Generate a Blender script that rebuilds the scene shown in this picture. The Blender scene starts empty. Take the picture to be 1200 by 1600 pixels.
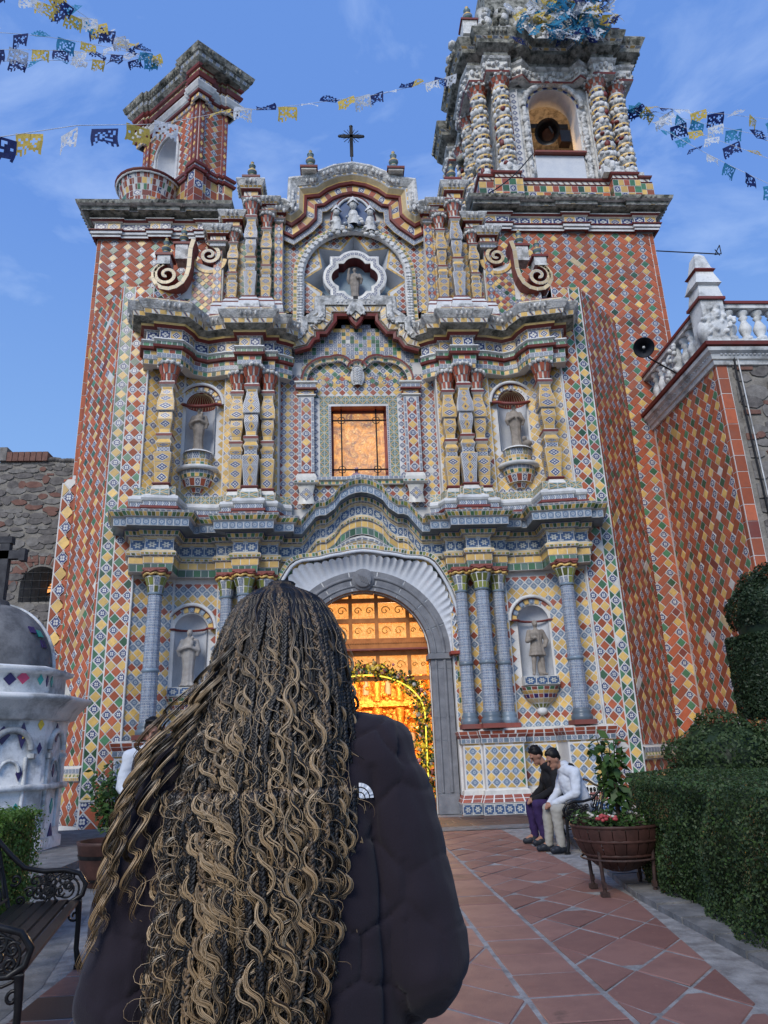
import bpy, math, random
import numpy as np
from mathutils import Vector, Matrix
R = math.radians
PI = math.pi
random.seed(7)
rs = np.random.RandomState(7)
sc = bpy.context.scene
col = sc.collection

# ------------------------------------------------------------------ camera
CAM = Vector((-0.5446, 0.0, 1.35)); FPX = 1140.4
PIT, ROL, YAW = 0.31767, -0.03744, 0.06435
cy_, sy_ = math.cos(YAW), math.sin(YAW)
FW = Vector((sy_*math.cos(PIT), cy_*math.cos(PIT), math.sin(PIT)))
RT0 = Vector((cy_, -sy_, 0)); UP0 = RT0.cross(FW)
RT = math.cos(ROL)*RT0 + math.sin(ROL)*UP0
UP = -math.sin(ROL)*RT0 + math.cos(ROL)*UP0
cd = bpy.data.cameras.new('camera'); cam = bpy.data.objects.new('camera', cd); col.objects.link(cam)
mw = Matrix((RT, UP, -FW)).transposed().to_4x4(); mw.translation = CAM
cam.matrix_world = mw
cd.sensor_fit = 'VERTICAL'; cd.sensor_height = 32.0; cd.lens = 32.0*FPX/1600.0
cd.clip_start = 0.05; cd.clip_end = 4000
sc.camera = cam

# ------------------------------------------------------------------ light
SUN_EL, SUN_AZ = R(38), R(205)          # azimuth clockwise from +Y
w = bpy.data.worlds.new('World'); sc.world = w; w.use_nodes = True
nt = w.node_tree; nt.nodes.clear()
out = nt.nodes.new('ShaderNodeOutputWorld'); bg = nt.nodes.new('ShaderNodeBackground')
sky = nt.nodes.new('ShaderNodeTexSky'); sky.sky_type = 'NISHITA'; sky.sun_disc = False
sky.sun_elevation = SUN_EL; sky.sun_rotation = SUN_AZ; sky.altitude = 2200; sky.air_density = 1.0; sky.dust_density = 0.6; sky.ozone_density = 1.5
tc = nt.nodes.new('ShaderNodeTexCoord')
mp = nt.nodes.new('ShaderNodeMapping'); mp.inputs['Scale'].default_value = (1.6, 1.6, 3.6); mp.inputs['Location'].default_value = (2.3, 0.4, 0.2)
nz = nt.nodes.new('ShaderNodeTexNoise'); nz.inputs['Scale'].default_value = 2.1; nz.inputs['Detail'].default_value = 9; nz.inputs['Roughness'].default_value = 0.58; nz.inputs['Distortion'].default_value = 0.5
cr = nt.nodes.new('ShaderNodeValToRGB'); cr.color_ramp.elements[0].position = 0.50; cr.color_ramp.elements[1].position = 0.80
cr.color_ramp.elements[1].color = (0.42, 0.42, 0.42, 1)
mx = nt.nodes.new('ShaderNodeMix'); mx.data_type = 'RGBA'
tint = nt.nodes.new('ShaderNodeMix'); tint.data_type = 'RGBA'; tint.blend_type = 'MULTIPLY'; tint.inputs[0].default_value = 1.0
tint.inputs[7].default_value = (1.02, 1.02, 1.06, 1)
nt.links.new(tc.outputs['Generated'], mp.inputs['Vector']); nt.links.new(mp.outputs[0], nz.inputs['Vector'])
nt.links.new(nz.outputs['Fac'], cr.inputs['Fac']); nt.links.new(cr.outputs['Color'], mx.inputs[0])
# steady evening blue: the physical sky blended with a soft vertical gradient
sepz = nt.nodes.new('ShaderNodeSeparateXYZ'); nt.links.new(tc.outputs['Generated'], sepz.inputs[0])
gz_ = nt.nodes.new('ShaderNodeValToRGB'); ge = gz_.color_ramp.elements; ge[0].position = 0.0; ge[0].color = (.62, .78, .92, 1); ge[1].position = .62; ge[1].color = (.165, .36, .88, 1)
e2_ = gz_.color_ramp.elements.new(.22); e2_.color = (.30, .55, .92, 1)
nt.links.new(sepz.outputs[2], gz_.inputs[0])
gsc = nt.nodes.new('ShaderNodeVectorMath'); gsc.operation = 'SCALE'; gsc.inputs['Scale'].default_value = 5.6; nt.links.new(gz_.outputs[0], gsc.inputs[0])
sblend = nt.nodes.new('ShaderNodeMix'); sblend.data_type = 'RGBA'; sblend.inputs[0].default_value = .75
nt.links.new(sky.outputs[0], sblend.inputs[6]); nt.links.new(gsc.outputs[0], sblend.inputs[7])
nt.links.new(sblend.outputs[2], tint.inputs[6]); nt.links.new(tint.outputs[2], mx.inputs[6])
mx.inputs[7].default_value = (5.2, 6.2, 7.6, 1)
nt.links.new(mx.outputs[2], bg.inputs['Color']); bg.inputs['Strength'].default_value = 0.13
nt.links.new(bg.outputs[0], out.inputs[0])
sd = bpy.data.lights.new('sun', 'SUN'); sd.energy = 2.1; sd.angle = R(25); sd.color = (1.0, 0.95, 0.88)
so = bpy.data.objects.new('sun', sd); col.objects.link(so)
sdir = Vector((math.sin(SUN_AZ)*math.cos(SUN_EL), math.cos(SUN_AZ)*math.cos(SUN_EL), math.sin(SUN_EL)))
so.rotation_euler = sdir.to_track_quat('Z', 'Y').to_euler()
vs = sc.view_settings; vs.view_transform = 'Standard'; vs.look = 'None'; vs.gamma = 1; vs.use_curve_mapping = False; vs.exposure = 0.40

# ------------------------------------------------------------------ helpers
def ray(px, py):
    return RT*((px-600)/FPX) + UP*((800-py)/FPX) + FW
def P(px, py, Y):
    d = ray(px, py); t = Y/d.y
    return (CAM.x + d.x*t, CAM.z + d.z*t)
def P3(px, py, Y):
    x, z = P(px, py, Y); return Vector((x, Y, z))
def G(px, py, z=0.0):
    d = ray(px, py); t = (z-CAM.z)/d.z
    return (CAM.x+d.x*t, d.y*t)
def V(*a): return Vector(a)

MATS = {}
class NT:
    def __init__(s, name):
        m = bpy.data.materials.new(name); m.use_nodes = True; s.m = m; s.t = m.node_tree; s.t.nodes.clear()
        s.o = s.t.nodes.new('ShaderNodeOutputMaterial'); MATS[name] = m
    def n(s, ty, **k):
        nd = s.t.nodes.new('ShaderNode'+ty)
        for a, v in k.items(): setattr(nd, a, v)
        return nd
    def l(s, a, b): s.t.links.new(a, b)
    def si(s, sock, v):
        if isinstance(v, bpy.types.NodeSocket): s.l(v, sock)
        elif isinstance(v, (tuple, list)) and len(v) == 3 and sock.type == 'RGBA': sock.default_value = (*v, 1)
        else: sock.default_value = v
    def ma(s, op, a, b=0.0, c=None):
        nd = s.n('Math', operation=op); s.si(nd.inputs[0], a); s.si(nd.inputs[1], b)
        if c is not None: s.si(nd.inputs[2], c)
        return nd.outputs[0]
    def mix(s, f, a, b, bt='MIX'):
        nd = s.n('Mix', data_type='RGBA', blend_type=bt); s.si(nd.inputs[0], f); s.si(nd.inputs[6], a); s.si(nd.inputs[7], b); return nd.outputs[2]
    def noise(s, scale, detail=4, rough=0.55, vec=None, dist=0.0):
        nd = s.n('TexNoise'); nd.inputs['Scale'].default_value = scale; nd.inputs['Detail'].default_value = detail
        nd.inputs['Roughness'].default_value = rough; nd.inputs['Distortion'].default_value = dist
        if vec is None: vec = s.pos()
        s.l(vec, nd.inputs['Vector']); return nd.outputs['Fac']
    def pos(s):
        return s.n('NewGeometry').outputs['Position']
    def obj(s):
        return s.n('TexCoord').outputs['Object']
    def uv(s, name='UVMap'):
        nd = s.n('UVMap', uv_map=name); sp = s.n('SeparateXYZ'); s.l(nd.outputs[0], sp.inputs[0]); return sp.outputs[0], sp.outputs[1]
    def rnd(s):
        u, v = s.uv('rnd'); oi = s.n('ObjectInfo').outputs['Random']
        return s.ma('FRACT', s.ma('ADD', u, s.ma('MULTIPLY', oi, 3.7)))
    def ramp(s, f, p0, p1, c0=(0, 0, 0), c1=(1, 1, 1)):
        nd = s.n('ValToRGB'); e = nd.color_ramp.elements; e[0].position = p0; e[1].position = p1; e[0].color = (*c0, 1); e[1].color = (*c1, 1); s.si(nd.inputs[0], f); return nd.outputs[0]
    def fin(s, base, rough=0.5, bump=None, bstr=0.3, bdist=0.01, metal=0.0, emit=None, estr=0.0, spec=0.5, coat=0.0, trans=0.0):
        p = s.n('BsdfPrincipled'); s.si(p.inputs['Base Color'], base); s.si(p.inputs['Roughness'], rough); s.si(p.inputs['Metallic'], metal)
        s.si(p.inputs['Specular IOR Level'], spec); s.si(p.inputs['Coat Weight'], coat)
        if trans: s.si(p.inputs['Transmission Weight'], trans)
        if emit is not None: s.si(p.inputs['Emission Color'], emit); s.si(p.inputs['Emission Strength'], estr)
        if bump is not None:
            b = s.n('Bump'); b.inputs['Strength'].default_value = bstr; b.inputs['Distance'].default_value = bdist
            s.l(bump, b.inputs['Height']); s.l(b.outputs[0], p.inputs['Normal'])
        s.l(p.outputs[0], s.o.inputs[0]); return p

GLAZE_ROUGH = 0.33
def glaze(name, c, var=0.22, rough=GLAZE_ROUGH, dirt=0.45):
    s = NT(name); r = s.rnd()
    base = s.mix(r, tuple(x*(1-var) for x in c), tuple(min(1, x*(1+var)) for x in c))
    n1 = s.noise(9, 5); base = s.mix(s.ma('MULTIPLY', s.ramp(n1, .42, .75), dirt), base, tuple(x*.45+.02 for x in c))
    n2 = s.noise(70, 3); base = s.mix(s.ma('MULTIPLY', s.ramp(n2, .55, .8), .35), base, tuple(x*.6 for x in c))
    n3 = s.noise(1.1, 4); base = s.mix(s.ma('MULTIPLY', s.ramp(n3, .5, .8), .35), base, (.16, .15, .14))
    s.fin(base, rough, n2, .15, .004, spec=.4); return s.m
glaze('brick_red', (.385, .098, .043), .30, .75)
glaze('brick_dark', (.24, .062, .045), .25, .6)
glaze('tile_yellow', (.68, .44, .13), .26)
glaze('tile_cream', (.60, .47, .27), .2)
glaze('tile_green', (.055, .15, .075), .6)
glaze('tile_greenyellow', (.20, .22, .05), .6)
glaze('tile_red', (.33, .08, .04), .25)
glaze('tile_navy', (.025, .04, .17), .4)
glaze('paint_red', (.17, .028, .022), .15, .55, .3)
glaze('tile_white', (.68, .66, .60), .12)
glaze('tile_pink', (.60, .06, .14), .1); glaze('tile_teal', (.03, .30, .26), .1); glaze('tile_purple', (.028, .015, .10), .1); glaze('tile_gold', (.75, .50, .02), .1)
glaze('green_glaze', (.10, .17, .14), .4); glaze('blue_glaze', (.15, .20, .25), .4)

def painted(name, fn):
    s = NT(name); u, v = s.uv(); a = s.ma('SUBTRACT', u, .5); b = s.ma('SUBTRACT', v, .5)
    base = fn(s, a, b, u, v); r = s.rnd()
    base = s.mix(s.ma('MULTIPLY', r, .35), base, s.mix(.5, base, (.03, .05, .14)))
    n1 = s.noise(8, 5); base = s.mix(s.ma('MULTIPLY', s.ramp(n1, .45, .8), .45), base, (.10, .09, .08))
    s.fin(base, GLAZE_ROUGH, s.noise(70, 2), .12, .004, spec=.4); return s.m
def dist(s, a, b, x, y):
    return s.ma('SQRT', s.ma('ADD', s.ma('POWER', s.ma('ABSOLUTE', s.ma('SUBTRACT', a, x)), 2.0), s.ma('POWER', s.ma('ABSOLUTE', s.ma('SUBTRACT', b, y)), 2.0)))
WH = (.66, .65, .60); NV = (.022, .040, .15); YE = (.64, .41, .12); GR = (.07, .17, .09)
def f_flower(s, a, b, u, v):
    A = s.ma('ABSOLUTE', a); B = s.ma('ABSOLUTE', b)
    pet = s.ma('LESS_THAN', s.ma('MINIMUM', dist(s, A, B, .19, .0), dist(s, A, B, .0, .19)), .125)
    cor = s.ma('LESS_THAN', dist(s, A, B, .33, .33), .075)
    cen = s.ma('LESS_THAN', dist(s, a, b, 0, 0), .06)
    bor = s.ma('GREATER_THAN', s.ma('MAXIMUM', A, B), .455)
    f = s.ma('MAXIMUM', s.ma('MAXIMUM', pet, cor), bor); f = s.ma('MULTIPLY', f, s.ma('SUBTRACT', 1.0, cen))
    return s.mix(f, NV, WH)
painted('tile_flower', f_flower)
def f_round(s, a, b, u, v):      # soft blue rosette
    d = dist(s, a, b, 0, 0); ang = s.ma('ARCTAN2', b, a)
    pet = s.ma('ADD', .27, s.ma('MULTIPLY', s.ma('COSINE', s.ma('MULTIPLY', ang, 8.0)), .09))
    f = s.ma('MULTIPLY', s.ma('LESS_THAN', d, pet), s.ma('GREATER_THAN', d, .09))
    c = s.mix(f, (.10, .16, .26), (.42, .47, .50)); c = s.mix(s.ma('GREATER_THAN', d, .44), c, (.30, .36, .42)); return c
painted('tile_rosette', f_round)
def f_azul(s, a, b, u, v):       # arabesque column tile
    A = s.ma('ABSOLUTE', a); B = s.ma('ABSOLUTE', b)
    d = dist(s, A, B, .5, .5); d0 = dist(s, a, b, 0, 0)
    r1 = s.ma('LESS_THAN', s.ma('ABSOLUTE', s.ma('SUBTRACT', d, .40)), .035)
    r2 = s.ma('LESS_THAN', s.ma('ABSOLUTE', s.ma('SUBTRACT', d0, .17)), .04)
    sn = s.ma('GREATER_THAN', s.ma('MULTIPLY', s.ma('SINE', s.ma('MULTIPLY', a, 25.1)), s.ma('SINE', s.ma('MULTIPLY', b, 25.1))), .25)
    f = s.ma('MAXIMUM', s.ma('MAXIMUM', r1, r2), s.ma('MULTIPLY', sn, .75))
    return s.mix(f, (.085, .135, .25), (.52, .55, .55))
painted('tile_azul', f_azul)
def f_frieze(s, a, b, u, v):
    d = dist(s, a, b, 0, 0); ang = s.ma('ARCTAN2', b, a)
    pet = s.ma('ADD', .25, s.ma('MULTIPLY', s.ma('COSINE', s.ma('MULTIPLY', ang, 6.0)), .08))
    f = s.ma('MULTIPLY', s.ma('LESS_THAN', d, pet), s.ma('GREATER_THAN', d, .07))
    A = s.ma('ABSOLUTE', a); B = s.ma('ABSOLUTE', b)
    g = s.ma('LESS_THAN', dist(s, A, B, .40, .36), .08)
    e = s.ma('GREATER_THAN', B, .46)
    return s.mix(s.ma('MAXIMUM', s.ma('MAXIMUM', f, g), e), (.045, .095, .20), (.52, .52, .46))
painted('tile_frieze', f_frieze)
def f_star(s, a, b, u, v):       # green/blue leaf tile with yellow rays
    A = s.ma('ABSOLUTE', a); B = s.ma('ABSOLUTE', b)
    x = s.ma('LESS_THAN', s.ma('ABSOLUTE', s.ma('SUBTRACT', A, B)), .07)
    p = s.ma('LESS_THAN', s.ma('MINIMUM', A, B), .045)
    c = s.mix(s.ma('GREATER_THAN', s.ma('MULTIPLY', s.ma('SINE', s.ma('MULTIPLY', A, 22.0)), s.ma('SINE', s.ma('MULTIPLY', B, 22.0))), .0), (.08, .17, .16), (.20, .28, .22))
    c = s.mix(x, c, YE); return s.mix(p, c, (.45, .48, .42))
painted('tile_star', f_star)
def f_yeldia(s, a, b, u, v):
    A = s.ma('ABSOLUTE', a); B = s.ma('ABSOLUTE', b); m = s.ma('ADD', A, B)
    c = s.mix(s.ma('LESS_THAN', m, .45), YE, WH); c = s.mix(s.ma('LESS_THAN', m, .38), c, NV)
    c = s.mix(s.ma('LESS_THAN', s.ma('MINIMUM', dist(s, A, B, .15, 0), dist(s, A, B, 0, .15)), .08), c, WH)
    return c
painted('tile_yellow_diamond', f_yeldia)
def f_bluegold(s, a, b, u, v):
    A = s.ma('ABSOLUTE', a); w_ = s.ma('GREATER_THAN', s.ma('MULTIPLY', s.ma('SINE', s.ma('MULTIPLY', a, 40.0)), s.ma('SINE', s.ma('MULTIPLY', b, 22.0))), .05)
    c = s.mix(w_, WH, NV); m = s.ma('ADD', s.ma('MULTIPLY', A, 1.6), s.ma('MULTIPLY', s.ma('ABSOLUTE', b), .7))
    c = s.mix(s.ma('LESS_THAN', m, .42), c, YE); return s.mix(s.ma('LESS_THAN', m, .13), c, NV)
painted('tile_bluegold', f_bluegold)
def f_smallblue(s, a, b, u, v):
    w_ = s.ma('GREATER_THAN', s.ma('MULTIPLY', s.ma('SINE', s.ma('MULTIPLY', a, 19.0)), s.ma('COSINE', s.ma('MULTIPLY', b, 9.5))), .12)
    return s.mix(w_, (.42, .45, .46), (.04, .07, .19))
painted('tile_bluewhite', f_smallblue)
def f_diag(s, a, b, u, v):
    t = s.ma('FRACT', s.ma('ADD', u, s.ma('MULTIPLY', v, .5)))
    c = s.mix(s.ma('LESS_THAN', t, .5), YE, WH)
    return s.mix(s.ma('MULTIPLY', s.ma('GREATER_THAN', t, .62), s.ma('LESS_THAN', t, .88)), c, NV)
painted('tile_diagonal', f_diag)

def rough_mat(name, c0, c1, scale=6, bscale=30, rough=.85, bstr=.5, bdist=.02, dirt=None, dirtamt=.6, dscale=2.5):
    s = NT(name); n1 = s.noise(scale, 6); n2 = s.noise(bscale, 6, .6)
    base = s.mix(s.ramp(n1, .35, .65), c0, c1)
    base = s.mix(s.ma('MULTIPLY', s.ramp(n2, .5, .75), .3), base, tuple(x*.5 for x in c0))
    if dirt: base = s.mix(s.ma('MULTIPLY', s.ramp(s.noise(dscale, 7, .65), .46, .62), dirtamt), base, dirt)
    s.fin(base, rough, n2, bstr, bdist, spec=.25); return s.m
rough_mat('grout', (.60, .59, .57), (.72, .71, .69), 5, 40, .9, .3, .01, (.28, .26, .24), .35)
rough_mat('plaster_white', (.58, .59, .60), (.70, .70, .69), 3, 30, .85, .4, .01, (.25, .25, .24), .35)
rough_mat('plaster_clean', (.52, .55, .60), (.60, .62, .65), 3, 30, .85, .2, .01)
rough_mat('plaster_blue', (.26, .36, .44), (.34, .44, .52), 3, 30, .85, .3, .01)
rough_mat('stucco', (.58, .58, .57), (.74, .73, .70), 6, 22, .9, .9, .03, (.05, .055, .05), .60, 5)
rough_mat('stucco_white', (.64, .64, .63), (.76, .75, .73), 6, 22, .9, .8, .02, (.14, .14, .13), .35, 5)
rough_mat('stucco_moss', (.20, .20, .17), (.42, .41, .36), 7, 22, .95, 1.0, .03, (.03, .035, .028), .85, 4)
rough_mat('plaster_weather', (.60, .62, .63), (.74, .74, .72), 3, 40, .85, .5, .008, (.06, .065, .065), .6, 2.0)
rough_mat('dome_grey', (.07, .072, .078), (.15, .15, .155), 3, 30, .8, .5, .01, (.30, .30, .30), .35)
rough_mat('grey_stone', (.15, .155, .17), (.22, .225, .24), 4, 60, .85, .5, .006)
rough_mat('dark_stone', (.035, .035, .04), (.07, .07, .075), 6, 40, .8, .6, .01)
rough_mat('statue_stone', (.21, .185, .16), (.33, .29, .25), 8, 60, .8, .5, .006)
rough_mat('statue_pale', (.30, .28, .26), (.40, .38, .36), 8, 60, .8, .5, .006)
rough_mat('mortar', (.17, .155, .135), (.27, .25, .22), 4, 22, .95, .9, .02)
rough_mat('rubble_a', (.10, .092, .088), (.18, .165, .155), 7, 30, .95, .8, .015)
rough_mat('rubble_b', (.15, .14, .13), (.24, .225, .21), 7, 30, .95, .8, .015)
rough_mat('rubble_c', (.15, .080, .065), (.21, .115, .09), 7, 30, .95, .8, .015)
rough_mat('kerb_stone', (.12, .125, .13), (.20, .20, .205), 5, 25, .9, .8, .015, (.06, .06, .06), .4, 4)
rough_mat('soil', (.03, .022, .016), (.05, .038, .028), 9, 40)
rough_mat('ground_far', (.10, .09, .08), (.15, .13, .11), 1, 20)
rough_mat('iron_black', (.006, .006, .007), (.012, .012, .013), 20, 60, .35, .3, .003)
rough_mat('iron_rust', (.03, .02, .02), (.06, .035, .03), 20, 60, .6, .4, .004)
rough_mat('barrel_wood', (.035, .018, .015), (.07, .032, .026), 5, 30, .55, .5, .004)
rough_mat('wood_warm', (.40, .14, .035), (.55, .21, .06), 5, 40, .5, .3, .003)
rough_mat('copper_bell', (.35, .16, .10), (.45, .22, .14), 8, 60, .5, .3, .004)
rough_mat('shell_red', (.26, .045, .03), (.34, .07, .045), 8, 60, .6)
rough_mat('bark', (.04, .03, .022), (.08, .06, .045), 12, 60)
rough_mat('asphalt_stain', (.02, .02, .02), (.03, .03, .03))
s = NT('floor_tile'); r = s.rnd(); b_ = s.mix(r, (.165, .080, .068), (.235, .125, .105)); n = s.noise(3.5, 6, .6)
b_ = s.mix(s.ma('MULTIPLY', s.ramp(n, .45, .75), .55), b_, (.12, .06, .055)); n2 = s.noise(26, 5, .65)
b_ = s.mix(s.ma('MULTIPLY', s.ramp(n2, .6, .72), .5), b_, (.27, .17, .14)); n4 = s.noise(1.3, 5, .7, dist=1.0)
b_ = s.mix(s.ma('MULTIPLY', s.ramp(n4, .62, .68), .6), b_, (.045, .03, .03))
s.fin(b_, s.ma('ADD', .5, s.ma('MULTIPLY', n, .3)), s.noise(90, 4), .35, .004, spec=.35)
s = NT('floor_dark'); r = s.rnd(); b_ = s.mix(r, (.05, .028, .022), (.10, .055, .042)); s.fin(b_, .6, s.noise(50, 4), .4, .004)
rough_mat('floor_grout', (.20, .20, .205), (.30, .30, .30), 8, 60, .95, .8, .008, (.08, .07, .07), .5, 6)
def leafmat(name, c0, c1, tr=.25, rough=.5):
    s = NT(name); r = s.rnd(); u, v = s.uv('rnd')
    base = s.mix(r, c0, c1); base = s.mix(s.ma('MULTIPLY', s.ramp(s.noise(3.0, 3), .4, .7), .4), base, tuple(x*.5 for x in c0))
    p = s.fin(base, rough, spec=.3)
    t = s.n('BsdfTranslucent'); s.si(t.inputs[0], s.mix(.5, base, tuple(min(1, x*1.6) for x in c1)))
    ms = s.n('MixShader'); ms.inputs[0].default_value = tr; s.l(p.outputs[0], ms.inputs[1]); s.l(t.outputs[0], ms.inputs[2]); s.l(ms.outputs[0], s.o.inputs[0]); return s.m
leafmat('leaf_hedge', (.026, .050, .018), (.070, .110, .038)); leafmat('leaf_light', (.06, .13, .02), (.15, .25, .05))
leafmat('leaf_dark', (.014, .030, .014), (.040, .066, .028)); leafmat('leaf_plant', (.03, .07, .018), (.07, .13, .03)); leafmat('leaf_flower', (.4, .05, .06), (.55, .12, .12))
leafmat('petal_pink', (.55, .12, .14), (.75, .35, .3)); leafmat('petal_white', (.6, .58, .5), (.75, .7, .65))
def paper(name, c):
    s = NT(name); b_ = s.mix(s.rnd(), tuple(x*.8 for x in c), tuple(min(1, x*1.1) for x in c)); p = s.fin(b_, .7, spec=.2)
    t = s.n('BsdfTranslucent'); s.si(t.inputs[0], b_); ms = s.n('MixShader'); ms.inputs[0].default_value = .45
    s.l(p.outputs[0], ms.inputs[1]); s.l(t.outputs[0], ms.inputs[2]); s.l(ms.outputs[0], s.o.inputs[0])
paper('paper_white', (.72, .76, .82)); paper('paper_yellow', (.70, .52, .12)); paper('paper_navy', (.02, .035, .14)); paper('paper_blue', (.06, .30, .50))
def cloth(name, c, scale=250, rough=.8, bs=.25, sheen=.0, spec=.2):
    s = NT(name); n = s.noise(scale, 3, vec=s.obj()); n2 = s.noise(6, 4, vec=s.obj())
    b_ = s.mix(n2, tuple(x*.8 for x in c), tuple(x*1.2 for x in c)); p = s.fin(b_, rough, n, bs, .002, spec=spec); p.inputs['Sheen Weight'].default_value = sheen; return s
cloth('cloth_black', (.012, .012, .014)); cloth('cloth_white', (.50, .53, .58)); cloth('cloth_beige', (.30, .29, .26)); cloth('cloth_lilac', (.34, .22, .27)); cloth('cloth_purple', (.035, .02, .075)); cloth('shoe_dark', (.02, .024, .032), 100, .5)
cloth('skin', (.30, .155, .105), 60, .55, .1); cloth('hair_black', (.006, .005, .005), 200, .45, .5); cloth('cloth_jeans', (.03, .035, .05))
s = cloth('jacket', (.019, .015, .021), 420, .9, .35, .10, .12)
s = NT('hair_curl'); u, v = s.uv(); r = s.rnd()
hl = s.mix(s.ramp(s.ma('ADD', s.ma('MULTIPLY', r, .75), s.ma('MULTIPLY', s.noise(16, 3), .45)), .40, .85), (.008, .006, .005), (.42, .30, .175))
gold = s.mix(s.ma('MULTIPLY', s.ramp(v, .55, .95), .6), hl, s.mix(r, (.035, .018, .008), (.36, .215, .085)))
hl = s.mix(s.ramp(v, .05, .26), (.009, .0065, .0055), gold)
s.fin(hl, .30, spec=.6)
s = NT('hair_dark'); u, v = s.uv(); r = s.rnd(); s.fin(s.mix(s.ma('MULTIPLY', s.ramp(r, .6, 1.0), .8), (.006, .0045, .004), (.10, .065, .035)), .42, spec=.4)
s = NT('hair_braid'); u, v = s.uv(); r = s.rnd(); s.fin(s.mix(s.ramp(r, .72, 1.0), (.007, .0055, .005), (.17, .11, .06)), .42, spec=.45)
def emit(name, c, st):
    s = NT(name); e = s.n('Emission'); e.inputs[0].default_value = (*c, 1); e.inputs[1].default_value = st; s.l(e.outputs[0], s.o.inputs[0])
emit('neon_yellow', (1.0, .88, .10), 1.15); emit('lamp_orange', (1.0, .40, .12), 1.0)
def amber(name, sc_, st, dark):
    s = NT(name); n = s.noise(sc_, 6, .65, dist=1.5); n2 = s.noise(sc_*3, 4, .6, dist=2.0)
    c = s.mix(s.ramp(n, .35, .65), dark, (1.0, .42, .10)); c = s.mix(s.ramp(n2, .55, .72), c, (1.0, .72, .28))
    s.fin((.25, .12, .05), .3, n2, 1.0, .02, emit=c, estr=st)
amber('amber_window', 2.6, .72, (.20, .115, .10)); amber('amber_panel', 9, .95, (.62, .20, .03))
s = NT('gold_relief'); n = s.noise(7, 6, .65, dist=1.0); b_ = s.mix(s.ramp(n, .35, .65), (.45, .17, .03), (.85, .50, .12)); s.fin(b_, .35, n, 1.0, .05, metal=.6)
s = NT('white_logo'); s.fin((.75, .77, .80), .6)

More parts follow.
